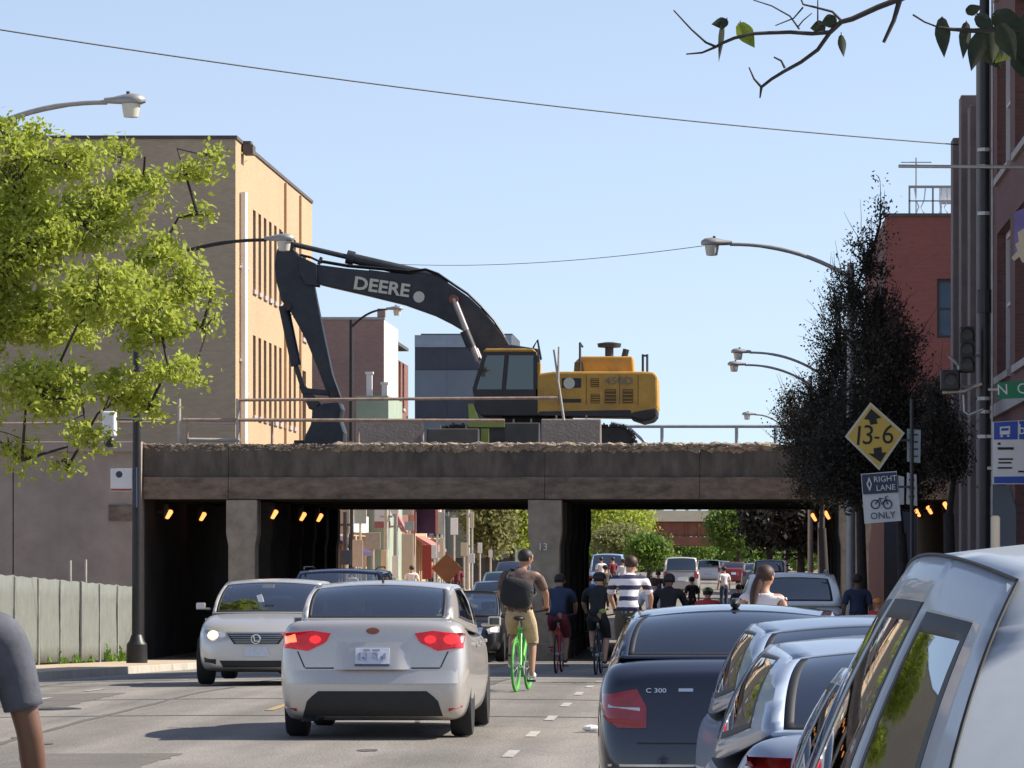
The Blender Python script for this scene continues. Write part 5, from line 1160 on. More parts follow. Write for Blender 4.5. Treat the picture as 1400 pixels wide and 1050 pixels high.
    if long_hair:
        link('long_hair', skin_mesh([[(hed-fz*.06+up*.03, .06), (hed-fz*.10-up*.06, .06), (nek-fz*.125, .052), (nek-fz*.15-Vector((0, 0, .12)), .032), (nek-fz*.155-Vector((0, 0, .19)), .012)]], M[hair], 2), ho)
    if hat:
        MB().ball(hed+up*.055, (.115, .13, .085), 16, 10).build('helmet', M[hat], t, smooth=60)
    # clothes follow the body: offset copies of its surface
    segs = [('torso', pel-Vector((0, 0, .12)), nek+(nek-che)*.05, .15), ('neck', nek, hed+up*.1, .075)]
    for s in (-1, 1):
        sh, el, wr, hp, kn, an = (S(k, s) for k in ('sh', 'elbow', 'wrist', 'hip', 'knee', 'ankle'))
        segs += [('uarm', sh, el, .062), ('farm', el, wr+(wr-el)*.3, .045), ('thigh', hp, kn, .092), ('shin', kn, an, .058), ('foot', an, an+Vector((0, .16, -.06)), .05)]
    def where(p):
        best = None
        for nm, a, b_, r_ in segs:
            d = b_-a; f = (p-a).dot(d)/d.length_squared; q = a+d*min(1, max(0, f)); e = (p-q).length/r_
            if best is None or e < best[0]: best = (e, nm, f)
        return best[1], best[2]
    bm0 = mes[0]; cls = [where(v.co) for v in bm0.vertices]
    zhem = pel.z+.0
    nlim = -.01 if sleeves == 'none' else .012
    def garment(nm, ok, off, m):
        keep = [ok(*c, v.co) and (v.co-nek).dot(up) < nlim for c, v in zip(cls, bm0.vertices)]; ix = {}; vs = []; fs = []
        for p in bm0.polygons:
            if all(keep[i] for i in p.vertices):
                for i in p.vertices:
                    if i not in ix:
                        ix[i] = len(vs); v = bm0.vertices[i]; o_ = off(*cls[i]) if callable(off) else off; vs.append(tuple(v.co+v.normal*o_))
                fs.append(tuple(ix[i] for i in p.vertices))
        g = bpy.data.meshes.new(nm); g.from_pydata(vs, [], fs); g.materials.append(M[m]); g.polygons.foreach_set('use_smooth', [True]*len(fs))
        o = link(nm, g, t); k = o.modifiers.new('cloth', 'SOLIDIFY'); k.thickness = .010; k.offset = -1; return o
    slv = {'none': .16, 'short': .78, 'long': 9}[sleeves]
    garment('shirt', lambda n_, f, p: (n_ == 'torso' and p.z > zhem-.02) or (n_ == 'uarm' and f < slv) or (n_ == 'farm' and sleeves == 'long' and f < .72) or (n_ == 'neck' and sleeves != 'none') or (n_ == 'thigh' and p.z > zhem+.01), lambda n_, f: .022 if n_ == 'torso' and f < .6 else .017, shirt)
    lim = 1.05 if legs == 'short' else 9
    garment('shorts' if legs == 'short' else 'trousers', lambda n_, f, p: (n_ == 'torso' and p.z < zhem+.06) or (n_ == 'thigh' and f < lim) or (n_ == 'shin' and legs != 'short' and f < .92) or (n_ == 'shin' and legs == 'short' and f < .06), lambda n_, f: .014 if n_ == 'torso' else (.016+.012*max(0, min(1, f)) if legs == 'short' else .016), pants)
    for s in (-1, 1):
        an = S('ankle', s)
        link('shoe', skin_mesh([[(an+Vector((0, -.035, -.045)), .046), (an+Vector((0, .06, -.05)), .047), (an+Vector((0, .17, -.058)), .036)]], M[shoes], sub), t)
    return t
def bicycle(label, loc, rz, m, tyre='tyre', rim=None, group=None, lean=0, scale=1.0):
    t = thing('bicycle', label, 'bicycle', loc, rz, group); t.rotation_euler = (0, lean, rz); t.scale = (scale,)*3
    Rw = .34; ry, fy = -.50, .53
    me = MB().torus((0, 0, 0), Rw-.016, .017, 'x', 36, 8).mesh('tyre', M[tyre], 60); mr = MB().torus((0, 0, 0), Rw-.043, .014, 'x', 36, 6).mesh('rim', M[rim or m], 60)
    spb = MB(); hub = MB().lathe([(.03, -.05), (.03, .05)], (0, 0, 0), 'x', 10)
    for k in range(18):
        a = 2*math.pi*k/18; spb.tube([((-1)**k*.03, .03*math.cos(a+.5), .03*math.sin(a+.5)), (0, (Rw-.05)*math.cos(a), (Rw-.05)*math.sin(a))], .0018, 3, False)
    ms = spb.mesh('spokes', M['galv']); mh = hub.mesh('hub', M['galv'])
    for y in (ry, fy):
        w_ = link('wheel', me, t); w_.location = (0, y, Rw); link('rim', mr, w_); link('spokes', ms, w_); link('hub', mh, w_)
    BB = (0, -.06, .29); ST = (0, -.19, .82); HT = (0, .36, .84); HB = (0, .39, .70)
    f = MB().tube([BB, ST], .017, 8).tube([BB, HB], .02, 8).tube([(0, -.17, .76), (0, .365, .80)], .016, 8).tube([HT, HB], .022, 8)
    for s in (-1, 1): f.tube([(s*.03, -.06, .29), (s*.06, ry, Rw)], .011, 6).tube([(s*.02, -.18, .78), (s*.06, ry, Rw)], .010, 6)
    f.build('frame', M[m], t, smooth=60)
    fk = MB()
    for s in (-1, 1): fk.tube([(s*.045, .40, .66), (s*.055, .45, .50), (s*.055, fy, Rw)], .012, 6)
    fk.tube([(-.05, .40, .665), (.05, .40, .665)], .014, 6).build('fork', M[m], t, smooth=60)
    MB().tube([HT, (0, .36, .98)], .014, 8).tube([(-.27, .42, 1.02), (-.15, .40, 1.0), (0, .37, .985), (.15, .40, 1.0), (.27, .42, 1.02)], .013, 8).build('handlebar', M['black_metal'], t, smooth=60)
    MB().tube([ST, (0, -.20, .90)], .013, 8).build('seat_post', M['galv'], t)
    MB().ball((0, -.24, .92), (.075, .11, .03), 12, 8).ball((0, -.10, .922), (.03, .11, .02), 10, 6).build('saddle', M['black_metal'], t, smooth=60)
    c = MB().lathe([(.09, .04), (.09, .046)], (0, -.06, .29), 'x', 20).tube([(.06, -.06, .29), (.07, .0, .13)], .011, 6).tube([(-.06, -.06, .29), (-.07, -.12, .45)], .011, 6).build('crank', M['galv'], t)
    MB().box(.07, .17, -.04, .05, .115, .14).build('pedal', M['black_metal'], c); MB().box(-.17, -.07, -.16, -.07, .44, .465).build('pedal', M['black_metal'], c)
    return t
# ---- the green bicycle and its rider
Y = 55.0; X = gx(711, Y); z = zr(X, Y)
g1 = dict(RIDE, pelvis=(0, -.20, 1.01), belly=(0, -.16, 1.16), chest=(0, -.08, 1.39), neck=(0, -.02, 1.53), head=(.05, .02, 1.67), sh=(.20, -.07, 1.47), elbow=(.29, .10, 1.24), wrist=(.26, .36, 1.08), knee=(.12, .10, .64), ankle=(.13, -.02, .25), kneeL=(-.14, .20, .74), ankleL=(-.13, -.06, .38))
bicycle('bright green bicycle ridden by the man with the black bag', (X, Y+.5, z), R(-6), 'bike_green', tyre='tyre_green', group=None, rim='bike_green')
person('man in khaki shorts with a black bag on his back riding the green bicycle', (X, Y+.5, z), R(-6), g1, 'plaid', 'khaki', skin='skin_tan', shoes='shoe_white', turn=.9)
bg_ = thing('shoulder_bag', 'big black shoulder bag slung across the back of the green bicycle rider', 'bag', (X, Y+.5, z), R(-6))
pb = MB().ball((0, 0, 0), (1, 1, 1), 20, 12)
def sq(a, e=.6): return math.copysign(abs(a)**e, a)
pv = []
for v in pb.v:
    x, y, z_ = sq(v[0])*.21, sq(v[1], .8)*.115, sq(v[2])*.19; c_, s_ = math.cos(.16), math.sin(.16); pv.append((x*c_+z_*s_-.01, y-.335-.03*math.cos(x*4), z_*c_-x*s_+1.24+.2*max(0, -x)*max(0, z_+.05)*2))
pb.v = pv; pb.build('pouch', M['black_cloth'], bg_, smooth=60)
MB().tube([(-.20, -.40, 1.33), (.0, -.42, 1.34), (.2, -.40, 1.26)], .018, 6).build('flap_edge', M['grey_cloth'], bg_, smooth=60)
MB().tube([(-.18, -.30, 1.22), (-.17, -.20, 1.45), (-.12, -.10, 1.53), (0, .05, 1.48), (.12, .02, 1.35), (.19, -.10, 1.22), (.16, -.26, 1.18)], .022, 6).build('strap', M['black_cloth'], bg_, smooth=60)
# ---- striped jersey rider
Y = 61.5; X = gx(863, Y); z = zr(X, Y)
bicycle('dark bicycle under the rider in the striped jersey', (X-.04, Y+.5, z), R(-5), 'bike_dark', group='dark bicycles of the riders ahead')
person('rider in a white and navy striped jersey and dark shorts', (X-.04, Y+.5, z), R(-5), dict(RIDE, pelvis=(0, -.2, 1.0), chest=(.02, -.04, 1.38), belly=(0, -.15, 1.16), neck=(.02, .03, 1.52), head=(.02, .06, 1.67), sh=(.21, -.02, 1.46), elbow=(.29, .14, 1.22), wrist=(.26, .38, 1.07), kneeL=(-.13, .1, .64), ankleL=(-.11, -.04, .3), knee=(.13, .22, .74), ankle=(.11, .08, .43)), 'stripes', 'olive_cloth', skin='skin', hair='hair_brown')
# ---- woman in a white vest top
Y = 43; X = gx(1043, Y); z = zr(X, Y)
person('woman in a white sleeveless top with long red brown hair between the parked cars', (X, Y, z), R(-4), dict(STAND, head=(.03, .02, 1.60), neck=(0, 0, 1.45)), 'white_cloth', 'navy_cloth', fem=True, hair='hair_brown', sleeves='none', long_hair=True, turn=.7, scale=.965)
# ---- riders in the shade
for (px, Y, lb, sh, pa, sk, hr, kw, bk) in (
    (818, 74, 'dark clad rider with a lime bag riding beside the centre pillar', 'black_cloth', 'black_cloth', 'skin', 'hair_dark', dict(hat='black_cloth'), 'bike_dark'),
    (764, 76, 'rider in a navy top and maroon shorts beside the centre pillar', 'navy_cloth', 'maroon_cloth', 'skin_tan', 'hair_dark', {}, 'bike_red'),
    (914, 74, 'rider all in black just right of the striped jersey', 'black_cloth', 'black_cloth', 'skin_dark', 'hair_dark', dict(sleeves='long'), 'bike_dark'),
    (967, 84, 'rider in a red and white top wearing a black and lime helmet', 'red_cloth', 'navy_cloth', 'skin', 'hair_dark', dict(hat='yellow_green', scale=.93), 'bike_dark'),
    (893, 80, 'bare armed rider in a pale top half hidden by the striped jersey', 'white_cloth', 'navy_cloth', 'skin', 'hair_brown', {}, 'bike_dark')):
    X = gx(px, Y); z = zr(X, Y)
    person(lb, (X, Y, z), R(-3), RIDE, sh, pa, skin=sk, hair=hr, fine=False, **kw)
    bicycle('bicycle under the '+lb.replace('just right of', 'beside')[:58].rsplit(' ', 1)[0], (X, Y, z), R(-3), bk, group='dark bicycles of the riders ahead', scale=kw.get('scale', 1))
    if px == 818:
        b = thing('lime_bag', 'lime yellow bag hanging on the dark clad rider', 'bag', (X, Y, z)); link('pouch', skin_mesh([[(Vector((.06, -.33, 1.12)), (.10, .06)), (Vector((.10, -.30, 1.02)), (.09, .06))]], M['yellow_green'], 1), b)
# ---- people on the pavements and far away
X = gx(1200, 76); z = zw(76)
person('small person in a red top and orange cap on the shop side pavement', (X, 76, z), R(160), STAND, 'red_cloth', 'navy_cloth', hat='orange', scale=.72, fine=False)
X = gx(1172, 80); person('person in a blue grey top standing in the shade on the shop side pavement', (X, 80, zw(80)), R(10), STAND, 'navy_cloth', 'black_cloth', skin='skin_dark', fine=False)
FG = 'small figures beyond the viaduct'
for (px, Y, sh, pa, lb, kw) in ((563, 168, 'white_cloth', 'white_cloth', 'person in white standing by the shops beyond the viaduct', {}), (806, 150, 'blue_cloth', 'navy_cloth', 'rider in blue with a red helmet beyond the viaduct', dict(hat='red')),
    (822, 190, 'white_cloth', 'navy_cloth', 'figure in a pale top behind the blue clad rider', {}), (838, 200, 'maroon_cloth', 'black_cloth', 'figure in a maroon top behind the blue clad rider', {}), (852, 185, 'white_cloth', 'black_cloth', 'figure in white left of the striped jersey rider, far off', {}),
    (1120, 125, 'grey_cloth', 'black_cloth', 'person in grey in the shade under the viaduct', {}), (1160, 150, 'black_cloth', 'black_cloth', 'person in black on the far shop side pavement', {}), (812, 230, 'navy_cloth', 'black_cloth', 'figure in navy far off by the centre pillar', {}), (828, 170, 'olive_cloth', 'black_cloth', 'figure in olive between the far riders', dict(hat='black_cloth')), (846, 215, 'red_cloth', 'navy_cloth', 'tiny figure in red beyond the striped jersey', {}), (900, 160, 'navy_cloth', 'black_cloth', 'figure in navy beyond the black clad rider', {}), (946, 150, 'black_cloth', 'black_cloth', 'figure in black just left of the red and white rider', {}), (990, 170, 'white_cloth', 'navy_cloth', 'figure in pale clothes near the far grey car', {}), (1010, 140, 'navy_cloth', 'black_cloth', 'figure in navy near the woman in white, farther off', {}), (480, 160, 'white_cloth', 'navy_cloth', 'figure in a pale top by the brown hoarding', {}), (625, 178, 'maroon_cloth', 'black_cloth', 'figure in maroon right of the orange diamond', {}), (590, 186, 'red_cloth', 'black_cloth', 'person in red by the shops beyond the viaduct', {})):
    X = gx(px, Y); z = zw(Y) if X < cl(Y) or X > cr(Y) else zr(X, Y)
    person(lb, (X, Y, z), R(px % 40), STAND, sh, pa, fine=False, legs='long', group=FG, **kw)
# ---- close figure cut by the left edge of the picture
Y = 13.4; X = gx(-90, Y)
person('person in a dark grey T-shirt standing in the road very close to us', (X, Y, zr(X, Y)), R(8), dict(STAND, sh=(.20, 0, 1.40), elbow=(.275, .02, 1.10), wrist=(.30, .12, .86)), 'grey_cloth', 'navy_cloth', skin='skin_dark', legs='long', scale=1.045)
# ---- the driver of the silver saloon
person('driver sitting in the silver saloon, brown hair seen through the rear window', (kia.location.x-.37, kia.location.y+.15, kia.location.z-.28), 0, dict(STAND, pelvis=(0, -.2, .75), belly=(0, -.23, .92), chest=(0, -.25, 1.12), neck=(0, -.22, 1.27), head=(.08, -.2, 1.42), sh=(.19, -.22, 1.2), elbow=(.24, .02, 1.03), wrist=(.15, .26, 1.12), hip=(.1, -.12, .74), knee=(.13, .3, .84), ankle=(.12, .42, .56)), 'tan_shirt', 'navy_cloth', hair='hair_brown', fine=False)
# ================================================================ STREET FURNITURE
def lamp(label, px_head, py, Y, px_pole, side, show_base=False, group='street lamps along both pavements', mast=None):
    "cobra head lamp: pole at px_pole, head at px_head; side +1 when the arm reaches towards +X"
    xp, xh = gx(px_pole, Y), gx(px_head, Y); zb = zw(Y); zh = gz(py, Y)-zb; L_ = abs(xh-xp); s = 1 if xh > xp else -1
    t = thing('street_lamp', label, 'street lamp', (xp, Y, zb), 0, group)
    MB().tube([(0, 0, 0), (0, 0, zh-.4)], [.115, .075], 12).build('pole', M[mast or 'lamp_metal'], t, smooth=50)
    MB().lathe([(.24, 0), (.23, .42), (.17, .5), (.13, .62), (.11, .64)], (0, 0, 0), 'z', 12).build('base', M['black_metal'], t, smooth=30)
    pts = []
    for i in range(13):
        f = i/12; pts.append((s*(L_-.22)*f, 0, zh-.42-.30+.72*(1-(1-f)**2.2)+.0))
    MB().tube(pts, [.045]*9+[.038]*4, 8).build('arm', M[mast or 'lamp_metal'], t, smooth=50)
    e = pts[-1]; ex_ = s*L_
    hd = MB(); n = 12; prof = [(-.30, .045, .045), (-.15, .06, .06), (.05, .13, .10), (.20, .17, .12), (.36, .16, .10), (.45, .05, .04)]; vs = []; fs = []
    for a, ry, rz_ in prof:
        for j in range(n):
            q = 2*math.pi*j/n; zz = rz_*math.sin(q); zz = zz if zz > -.05 else -.05
            vs.append((ex_+s*a*.9, ry*math.cos(q), e[2]+.03+zz))
    for i in range(len(prof)-1):
        for j in range(n): fs.append((i*n+j, i*n+(j+1) % n, (i+1)*n+(j+1) % n, (i+1)*n+j))
    fs += [tuple(range(n)), tuple(range((len(prof)-1)*n, len(prof)*n))]
    h = hd.add(vs, fs).build('head', M['lamp_metal'], t, smooth=50)
    MB().lathe([(.05, -.27), (.12, -.26), (.145, -.12), (.155, -.045)], (ex_+s*.17, 0, e[2]+.02), 'z', 14).build('lens', M['lens'], h, smooth=50)
    MB().lathe([(.03, .10), (.03, .16)], (ex_+s*.12, 0, e[2]+.02), 'z', 8).build('light_sensor', M['dark_metal'], h)
    return t, zh
lamp('street lamp whose head hangs over the bright green tree, top corner of the view', 165, 140, 71.5, -62, 1)
lp, zl = lamp('black street lamp post by the site fence, its head in front of the tan building', 378, 328, 98, 187, 1, mast='black_metal')
lamp('street lamp rising behind the excavator boom beyond the viaduct', 537, 423, 172, 480, 1, mast='black_metal')
lamp('tall curved street lamp clear against the sky right of the excavator', 984, 334, 95, 1163, -1)
lamp('upper of two street lamps over the dark trees', 1016, 482, 148, 1122, -1)
lamp('lower of two street lamps over the dark trees', 1010, 499, 160, 1108, -1)
lamp('small street lamp low over the dark trees, beyond the viaduct', 1026, 567, 214, 1075, -1)
# transit sign on the black post
Y = 98
sg = thing('transit_sign', 'small white transit sign fixed to the black lamp post', 'sign', at(166, 656, Y-.16))
hw_, hh_ = gx(181, Y)-gx(166, Y), (672-641)*Y/FPX/2
MB().box(-hw_, hw_, -.012, .012, -hh_, hh_).build('panel', M['sign_white'], sg, bevel=.004)
MB().box(-hw_+.01, hw_-.01, -.018, -.013, -hh_+.01, -hh_+.055).build('red_band', M['red'], sg)
MB().lathe([(.0, -.018), (.075, -.018), (.075, -.013)], (-.05, 0, .12), 'y', 14).build('emblem', M['sign_navy'], sg)
MB().box(-hw_, hw_+.06, .013, .03, hh_*.2, hh_*.2+.03).build('bracket', M['black_metal'], sg)
sg = thing('banner_bracket', 'dark blue strip of a side-on sign high on the black lamp post', 'sign', at(184, 660, Y-.19))
MB().box(-.02, .05, -.07, .07, -.55, .35).build('panel', M['sign_navy'], sg)
# white globe box behind the tree
cb = thing('signal_box', 'white camera box on an arm behind the green tree', 'camera box', at(150, 578, 97))
MB().box(-.14, .14, -.2, .2, -.3, .25).build('housing', M['sign_white'], cb, bevel=.04); MB().ball((0, 0, -.42), .13, 12, 8).build('dome', M['black_metal'], cb, smooth=50)
MB().tube([(.12, 0, .1), (gx(187, 97)-gx(150, 97), .9, .1)], .03, 6).build('arm', M['black_metal'], cb)
# ---- clearance sign post on the right
Y = 79.0; xs_ = gx(1247, Y); zb = zw(Y)
po = thing('sign_post', 'thin post carrying the yellow clearance diamond and its neighbours', 'post', (xs_, Y+.1, zb))
MB().tube([(0, 0, 0), (0, 0, gz(545, Y)-zb)], .035, 8).build('shaft', M['dark_metal'], po)
for a_, b_, c_ in ((1190, 600, 603), (1200, 664, 667)): MB().box(gx(a_, Y)-xs_, 0, .0, .03, gz(c_, Y)-zb, gz(b_, Y)-zb).build('bracket', M['dark_metal'], po)
def panel_sign(name, label, corners, Y, m, rim=None, th=.006):
    c = sum((at(*p, Y) for p in corners), Vector())/len(corners); t = thing(name, label, 'sign', c)
    loc = [at(*p, Y)-c for p in corners]
    MB().prism([(p.x, p.z) for p in loc], 'y', -th, th).build('panel', M[rim or m], t)
    if rim:
        MB().prism([(p.x*.90, p.z*.90) for p in loc], 'y', -th-.003, -th-.0005).build('face', M[m], t)
    return t, c
dm, c = panel_sign('clearance_sign', 'yellow diamond clearance sign reading 13-6 with two black arrows', [(1190, 550), (1237, 592), (1202, 643), (1155, 597)], Y, 'sign_yellow', 'letter_cream')
tilt = R(-5)
def dpoly(nm, pts): MB().prism([(p.x, p.z) for p in [at(*q, Y)-c for q in pts]], 'y', -.016, -.0095).build(nm, M['ink'], dm)
dpoly('arrow', [(1191, 559), (1205, 571), (1198, 573), (1200, 579), (1190, 581), (1188, 574), (1181, 573)])
dpoly('arrow', [(1194, 613), (1205, 611), (1206, 619), (1212, 618), (1204, 632), (1187, 620), (1195, 620)])
text("13-6", 0, M['ink'], (0, 0, 0), dm) if 0 else None
for ch, px, py, sz in (('1', 1174, 597, .50), ('3', 1187, 596, .50), ('-', 1199, 596, .40), ('6', 1214, 595, .50)):
    p = at(px, py, Y)-c; text(ch, sz, M['ink'], (p.x, -.011, p.z), dm, rot=(R(90), R(5), 0), name='numeral', xs=.95)
MB().tube([(0, .02, 0), (0, .10, 0)], .02, 6).build('bolt', M['dark_metal'], dm)
ln, c = panel_sign('lane_sign', 'lane sign with navy header over a white lower half, below the yellow diamond', [(1177, 648), (1226, 644), (1232, 712), (1182, 716)], Y-.02, 'sign_white')
MB().prism([(p.x, p.z) for p in [at(*q, Y)-c for q in ((1178, 649), (1225.5, 645.5), (1227.5, 673), (1180, 676))]], 'y', -.032, -.028).build('header', M['sign_navy'], ln)
di = [at(*q, Y)-c for q in ((1188, 652), (1192, 662), (1189, 672), (1184.5, 662))]; di2 = [(p.x, p.z) for p in di]; ce = (sum(p[0] for p in di2)/4, sum(p[1] for p in di2)/4)
MB().prism(di2, 'y', -.038, -.033).build('lane_diamond', M['letter_white'], ln)
MB().prism([(ce[0]+(a-ce[0])*.5, ce[1]+(b-ce[1])*.5) for a, b in di2], 'y', -.042, -.039).build('diamond_core', M['sign_navy'], ln)
for tx, px, py, sz, mm in (('RIGHT', 1210, 655, .145, 'letter_white'), ('LANE', 1211, 667, .145, 'letter_white'), ('ONLY', 1207, 705, .17, 'sign_navy')):
    p = at(px, py, Y)-c; text(tx, sz, M[mm], (p.x, -.036, p.z), ln, rot=(R(90), R(-4), 0), name='lettering')
p = at(1205, 688, Y)-c
b = MB().torus((p.x-.11, -.034, p.z-.02), .075, .012, 'y', 18, 5).torus((p.x+.11, -.034, p.z-.02), .075, .012, 'y', 18, 5)
b.tube([(p.x-.11, -.034, p.z-.02), (p.x-.03, -.034, p.z+.09), (p.x+.08, -.034, p.z+.08), (p.x, -.034, p.z-.02), (p.x-.03, -.034, p.z+.09)], .011, 5).tube([(p.x+.11, -.034, p.z-.02), (p.x+.07, -.034, p.z+.12), (p.x+.12, -.034, p.z+.13)], .011, 5).build('bicycle_symbol', M['sign_navy'], ln)
sg, c = panel_sign('parking_sign', 'narrow pale teal sign at the upper right of the yellow diamond', [(1240, 586), (1259, 588), (1258, 633), (1240, 631)], Y+.3, 'sign_back')
for k in range(4): MB().cbox((0, -.009, .2-k*.13), (.16, .004, .03)).build('lettering', M['sign_navy'], sg)
sg, c = panel_sign('parking_sign', 'narrow white sign just right of the lane sign', [(1240, 646), (1253, 649), (1254, 692), (1239, 689)], Y+.3, 'sign_white')
for k in range(3): MB().cbox((.0, -.009, .17-k*.15), (.10, .004, .04)).build('lettering', M['sign_navy'], sg)
sg, c = panel_sign('parking_sign', 'sliver of a white sign behind the lane sign', [(1228, 650), (1236, 652), (1236, 690), (1230, 690)], Y+.5, 'sign_white')
# ---- big post at the right edge with its signals, banner arm, bus stop and street name signs
Y = 76.0; xp = gx(1346, Y); zb = zw(Y)
pp = thing('utility_post', 'dark tall post at the right with banner arm, clamps and conduit', 'post', (xp, Y, zb)); htp = 12.5
MB().tube([(0, 0, 0), (0, 0, htp)], [.10, .085], 14).build('shaft', M['black_metal'], pp, smooth=50)
MB().lathe([(.26, 0), (.25, .5), (.15, .62), (.11, .7)], (0, 0, 0), 'z', 12).build('base', M['black_metal'], pp)
MB().tube([(.13, -.03, .3), (.13, -.03, htp)], .022, 6).build('conduit', M['galv'], pp)
MB().tube([(gx(1228, Y)-xp, -.12, gz(228, Y)-zb), (.9, -.12, gz(228, Y)-zb-.02)], .03, 6).build('banner_arm', M['galv'], pp)
for py in (205, 228, 292, 400, 410, 545, 563, 597): MB().lathe([(.125, -.03), (.125, .03)], (0, 0, gz(py, Y)-zb), 'z', 12).build('clamp', M['galv' if py != 400 else 'black_metal'], pp)
MB().lathe([(.13, -.2), (.13, .2)], (0, 0, gz(412, Y)-zb), 'z', 12).build('collar', M['black_metal'], pp)
# pedestrian and traffic signals
for nm, lb, px, py, dims, Ys in (('traffic_signal', 'black traffic signal head hung left of the tall dark post', 1322, 478, (.27, .26, .80), Y-.25), ('pedestrian_signal', 'black pedestrian signal box on the curved bracket', 1299, 520, (.34, .28, .36), Y-.3)):
    p = at(px, py, Ys); t = thing(nm, lb, 'traffic signal', p)
    MB().cbox((0, 0, 0), dims).build('housing', M['black_metal'], t, bevel=.04)
    n = 3 if dims[2] > .5 else 1
    for k in range(n):
        z = (k-(n-1)/2)*.25; MB().lathe([(.09, -.143), (.09, -.15)], (0, 0, z), 'y', 14).build('lens', M['dark_metal'], t)
        MB().prism([(-.13, z+.02), (-.12, z+.10), (-.06, z+.14), (.06, z+.14), (.12, z+.10), (.13, z+.02), (.11, z+.02), (.10, z+.085), (.05, z+.12), (-.05, z+.12), (-.10, z+.085), (-.11, z+.02)], 'y', -.30, -.152).build('visor', M['black_metal'], t)
    MB().tube([(0, 0, -.1), (xp-p.x, Y-p.y, -.1)], .025, 6).build('bracket', M['galv'], t)
t = thing('signal_bracket', 'pale curved signal bracket reaching left from the tall post', 'bracket', (xp, Y-.1, 0))
MB().tube([(gx(1288, Y)-xp, 0, gz(537, Y)), (gx(1318, Y)-xp, 0, gz(535, Y)), (gx(1330, Y)-xp, 0, gz(529, Y)), (gx(1342, Y)-xp, 0, gz(525, Y))], .03, 6).tube([(gx(1317, Y)-xp, 0, gz(540, Y)), (gx(1318, Y)-xp, 0, gz(563, Y)), (gx(1324, Y)-xp, 0, gz(568, Y)), (gx(1344, Y)-xp, 0, gz(560, Y))], .025, 6).build('tube', M['galv'], t, smooth=50)
MB().tube([(gx(1297, Y)-xp, -.02, gz(487, Y)), (gx(1310, Y)-xp, -.02, gz(500, Y)), (gx(1311, Y)-xp, -.02, gz(510, Y))], .03, 6).build('hook', M['galv'], t)
sg, c = panel_sign('street_name_sign', 'green street name sign with white letters clamped to the tall post', [(1362, 523), (1440, 519), (1440, 542), (1363, 546)], Y-.15, 'sign_green')
p = at(1384, 533, Y)-c; text('N  O', .26, M['letter_white'], (p.x, -.008, p.z), sg, rot=(R(90), R(-3), 0), align='CENTER')
MB().box(at(1350, 0, Y).x-c.x, at(1364, 0, Y).x-c.x, -.01, .02, -.02, .02).build('bracket', M['galv'], sg)
sg, c = panel_sign('bus_stop_sign', 'bus stop sign with blue header, white panel and blue foot beside the tall post', [(1357, 577), (1440, 572), (1440, 662), (1357, 662)], Y-.18, 'sign_white')
def on(nm, m, pts, d=.010, Y=Y): return MB().prism([(q.x, q.z) for q in [at(*p, Y)-c for p in pts]], 'y', -d-.004, -d).build(nm, M[m], sg)
on('header', 'sign_blue', [(1358, 578), (1390.5, 576), (1390.5, 601), (1358, 601.5)]); on('header', 'sign_blue', [(1392.5, 576), (1439, 573.5), (1439, 601), (1392.5, 601)])
on('foot_band', 'sign_blue', [(1358, 652), (1439, 651), (1439, 661), (1358, 661)])
on('bus_symbol', 'letter_white', [(1366, 584), (1380, 583), (1380, 594), (1366, 595)], .015); on('bus_window', 'sign_blue', [(1368, 586), (1378, 585.4), (1378, 589), (1368, 589.6)], .020)
on('route_badge', 'letter_white', [(1367, 595.6), (1370, 595.6), (1370, 598), (1367, 598)], .015); on('route_badge', 'letter_white', [(1376, 595), (1379, 595), (1379, 597.6), (1376, 597.6)], .015)
p = at(1405, 588, Y)-c; text('bus', .25, M['letter_white'], (p.x, -.016, p.z), sg)
for (a, b_, y, h) in ((1363, 1367, 607, 3), (1363, 1385, 613.5, 3.4), (1364, 1384, 628, 2.2), (1364, 1382, 633, 2), (1363, 1383, 640, 2.2), (1391, 1399, 645, 2.4)):
    on('text_line', 'ink', [(a, y-h/2), (b_, y-h/2), (b_, y+h/2), (a, y+h/2)], .011)
for z_ in (.25, -.3): MB().box(at(1349, 0, Y).x-c.x, at(1358, 0, Y).x-c.x, -.005, .03, z_, z_+.05).build('bracket', M['galv'], sg)
sh = thing('newspaper_box', 'slate blue box standing below the bus stop sign', 'box', (gx(1372, 77), 77, zw(77)))
MB().prism([(-.22, 0), (.22, 0), (.22, gz(664, 77)-zw(77)-.4), (.1, gz(664, 77)-zw(77)), (-.22, gz(664, 77)-zw(77))], 'y', -.25, .25).build('case', M['blue_siding'], sh, bevel=.02)
MB().box(-.17, .17, -.27, -.252, 1.0, 1.7).build('door', M['dark_siding'], sh)
bo = thing('bollard', 'pale lit concrete bollard behind the silver car by the tall post', 'bollard', (gx(1361, 72), 72, zw(72)))
MB().lathe([(.075, 0), (.075, gz(705, 72)-zw(72)-.03), (.05, gz(705, 72)-zw(72))], (0, 0, 0), 'z', 12).build('post', M['cream'], bo, smooth=40)
# hanging bar sign on the brick building: violet plate with a pale splash
Y2 = 75.2; sg, c = panel_sign('hanging_sign', 'violet hanging sign with a cream splash shape on the brick building', [(1387, 290), (1440, 268), (1440, 345), (1387, 352)], Y2, 'purple_banner')
def on2(nm, m, pts, d): return MB().prism([(q.x, q.z) for q in [at(*p, Y2)-c for p in pts]], 'y', -d-.02, -d).build(nm, M[m], sg)
on2('splash', 'cream', [(1383, 352), (1391, 343), (1388, 334), (1393, 330), (1391, 318), (1400, 312), (1425, 320), (1430, 350), (1405, 362), (1397, 358), (1394, 351), (1386, 357)], .01)
MB().tube([(0, .05, .3), (gx(1440, Y2)-c.x, .05, .3), (XF-c.x+.1, .05, .3)], .03, 6).build('bracket', M['black_metal'], sg)
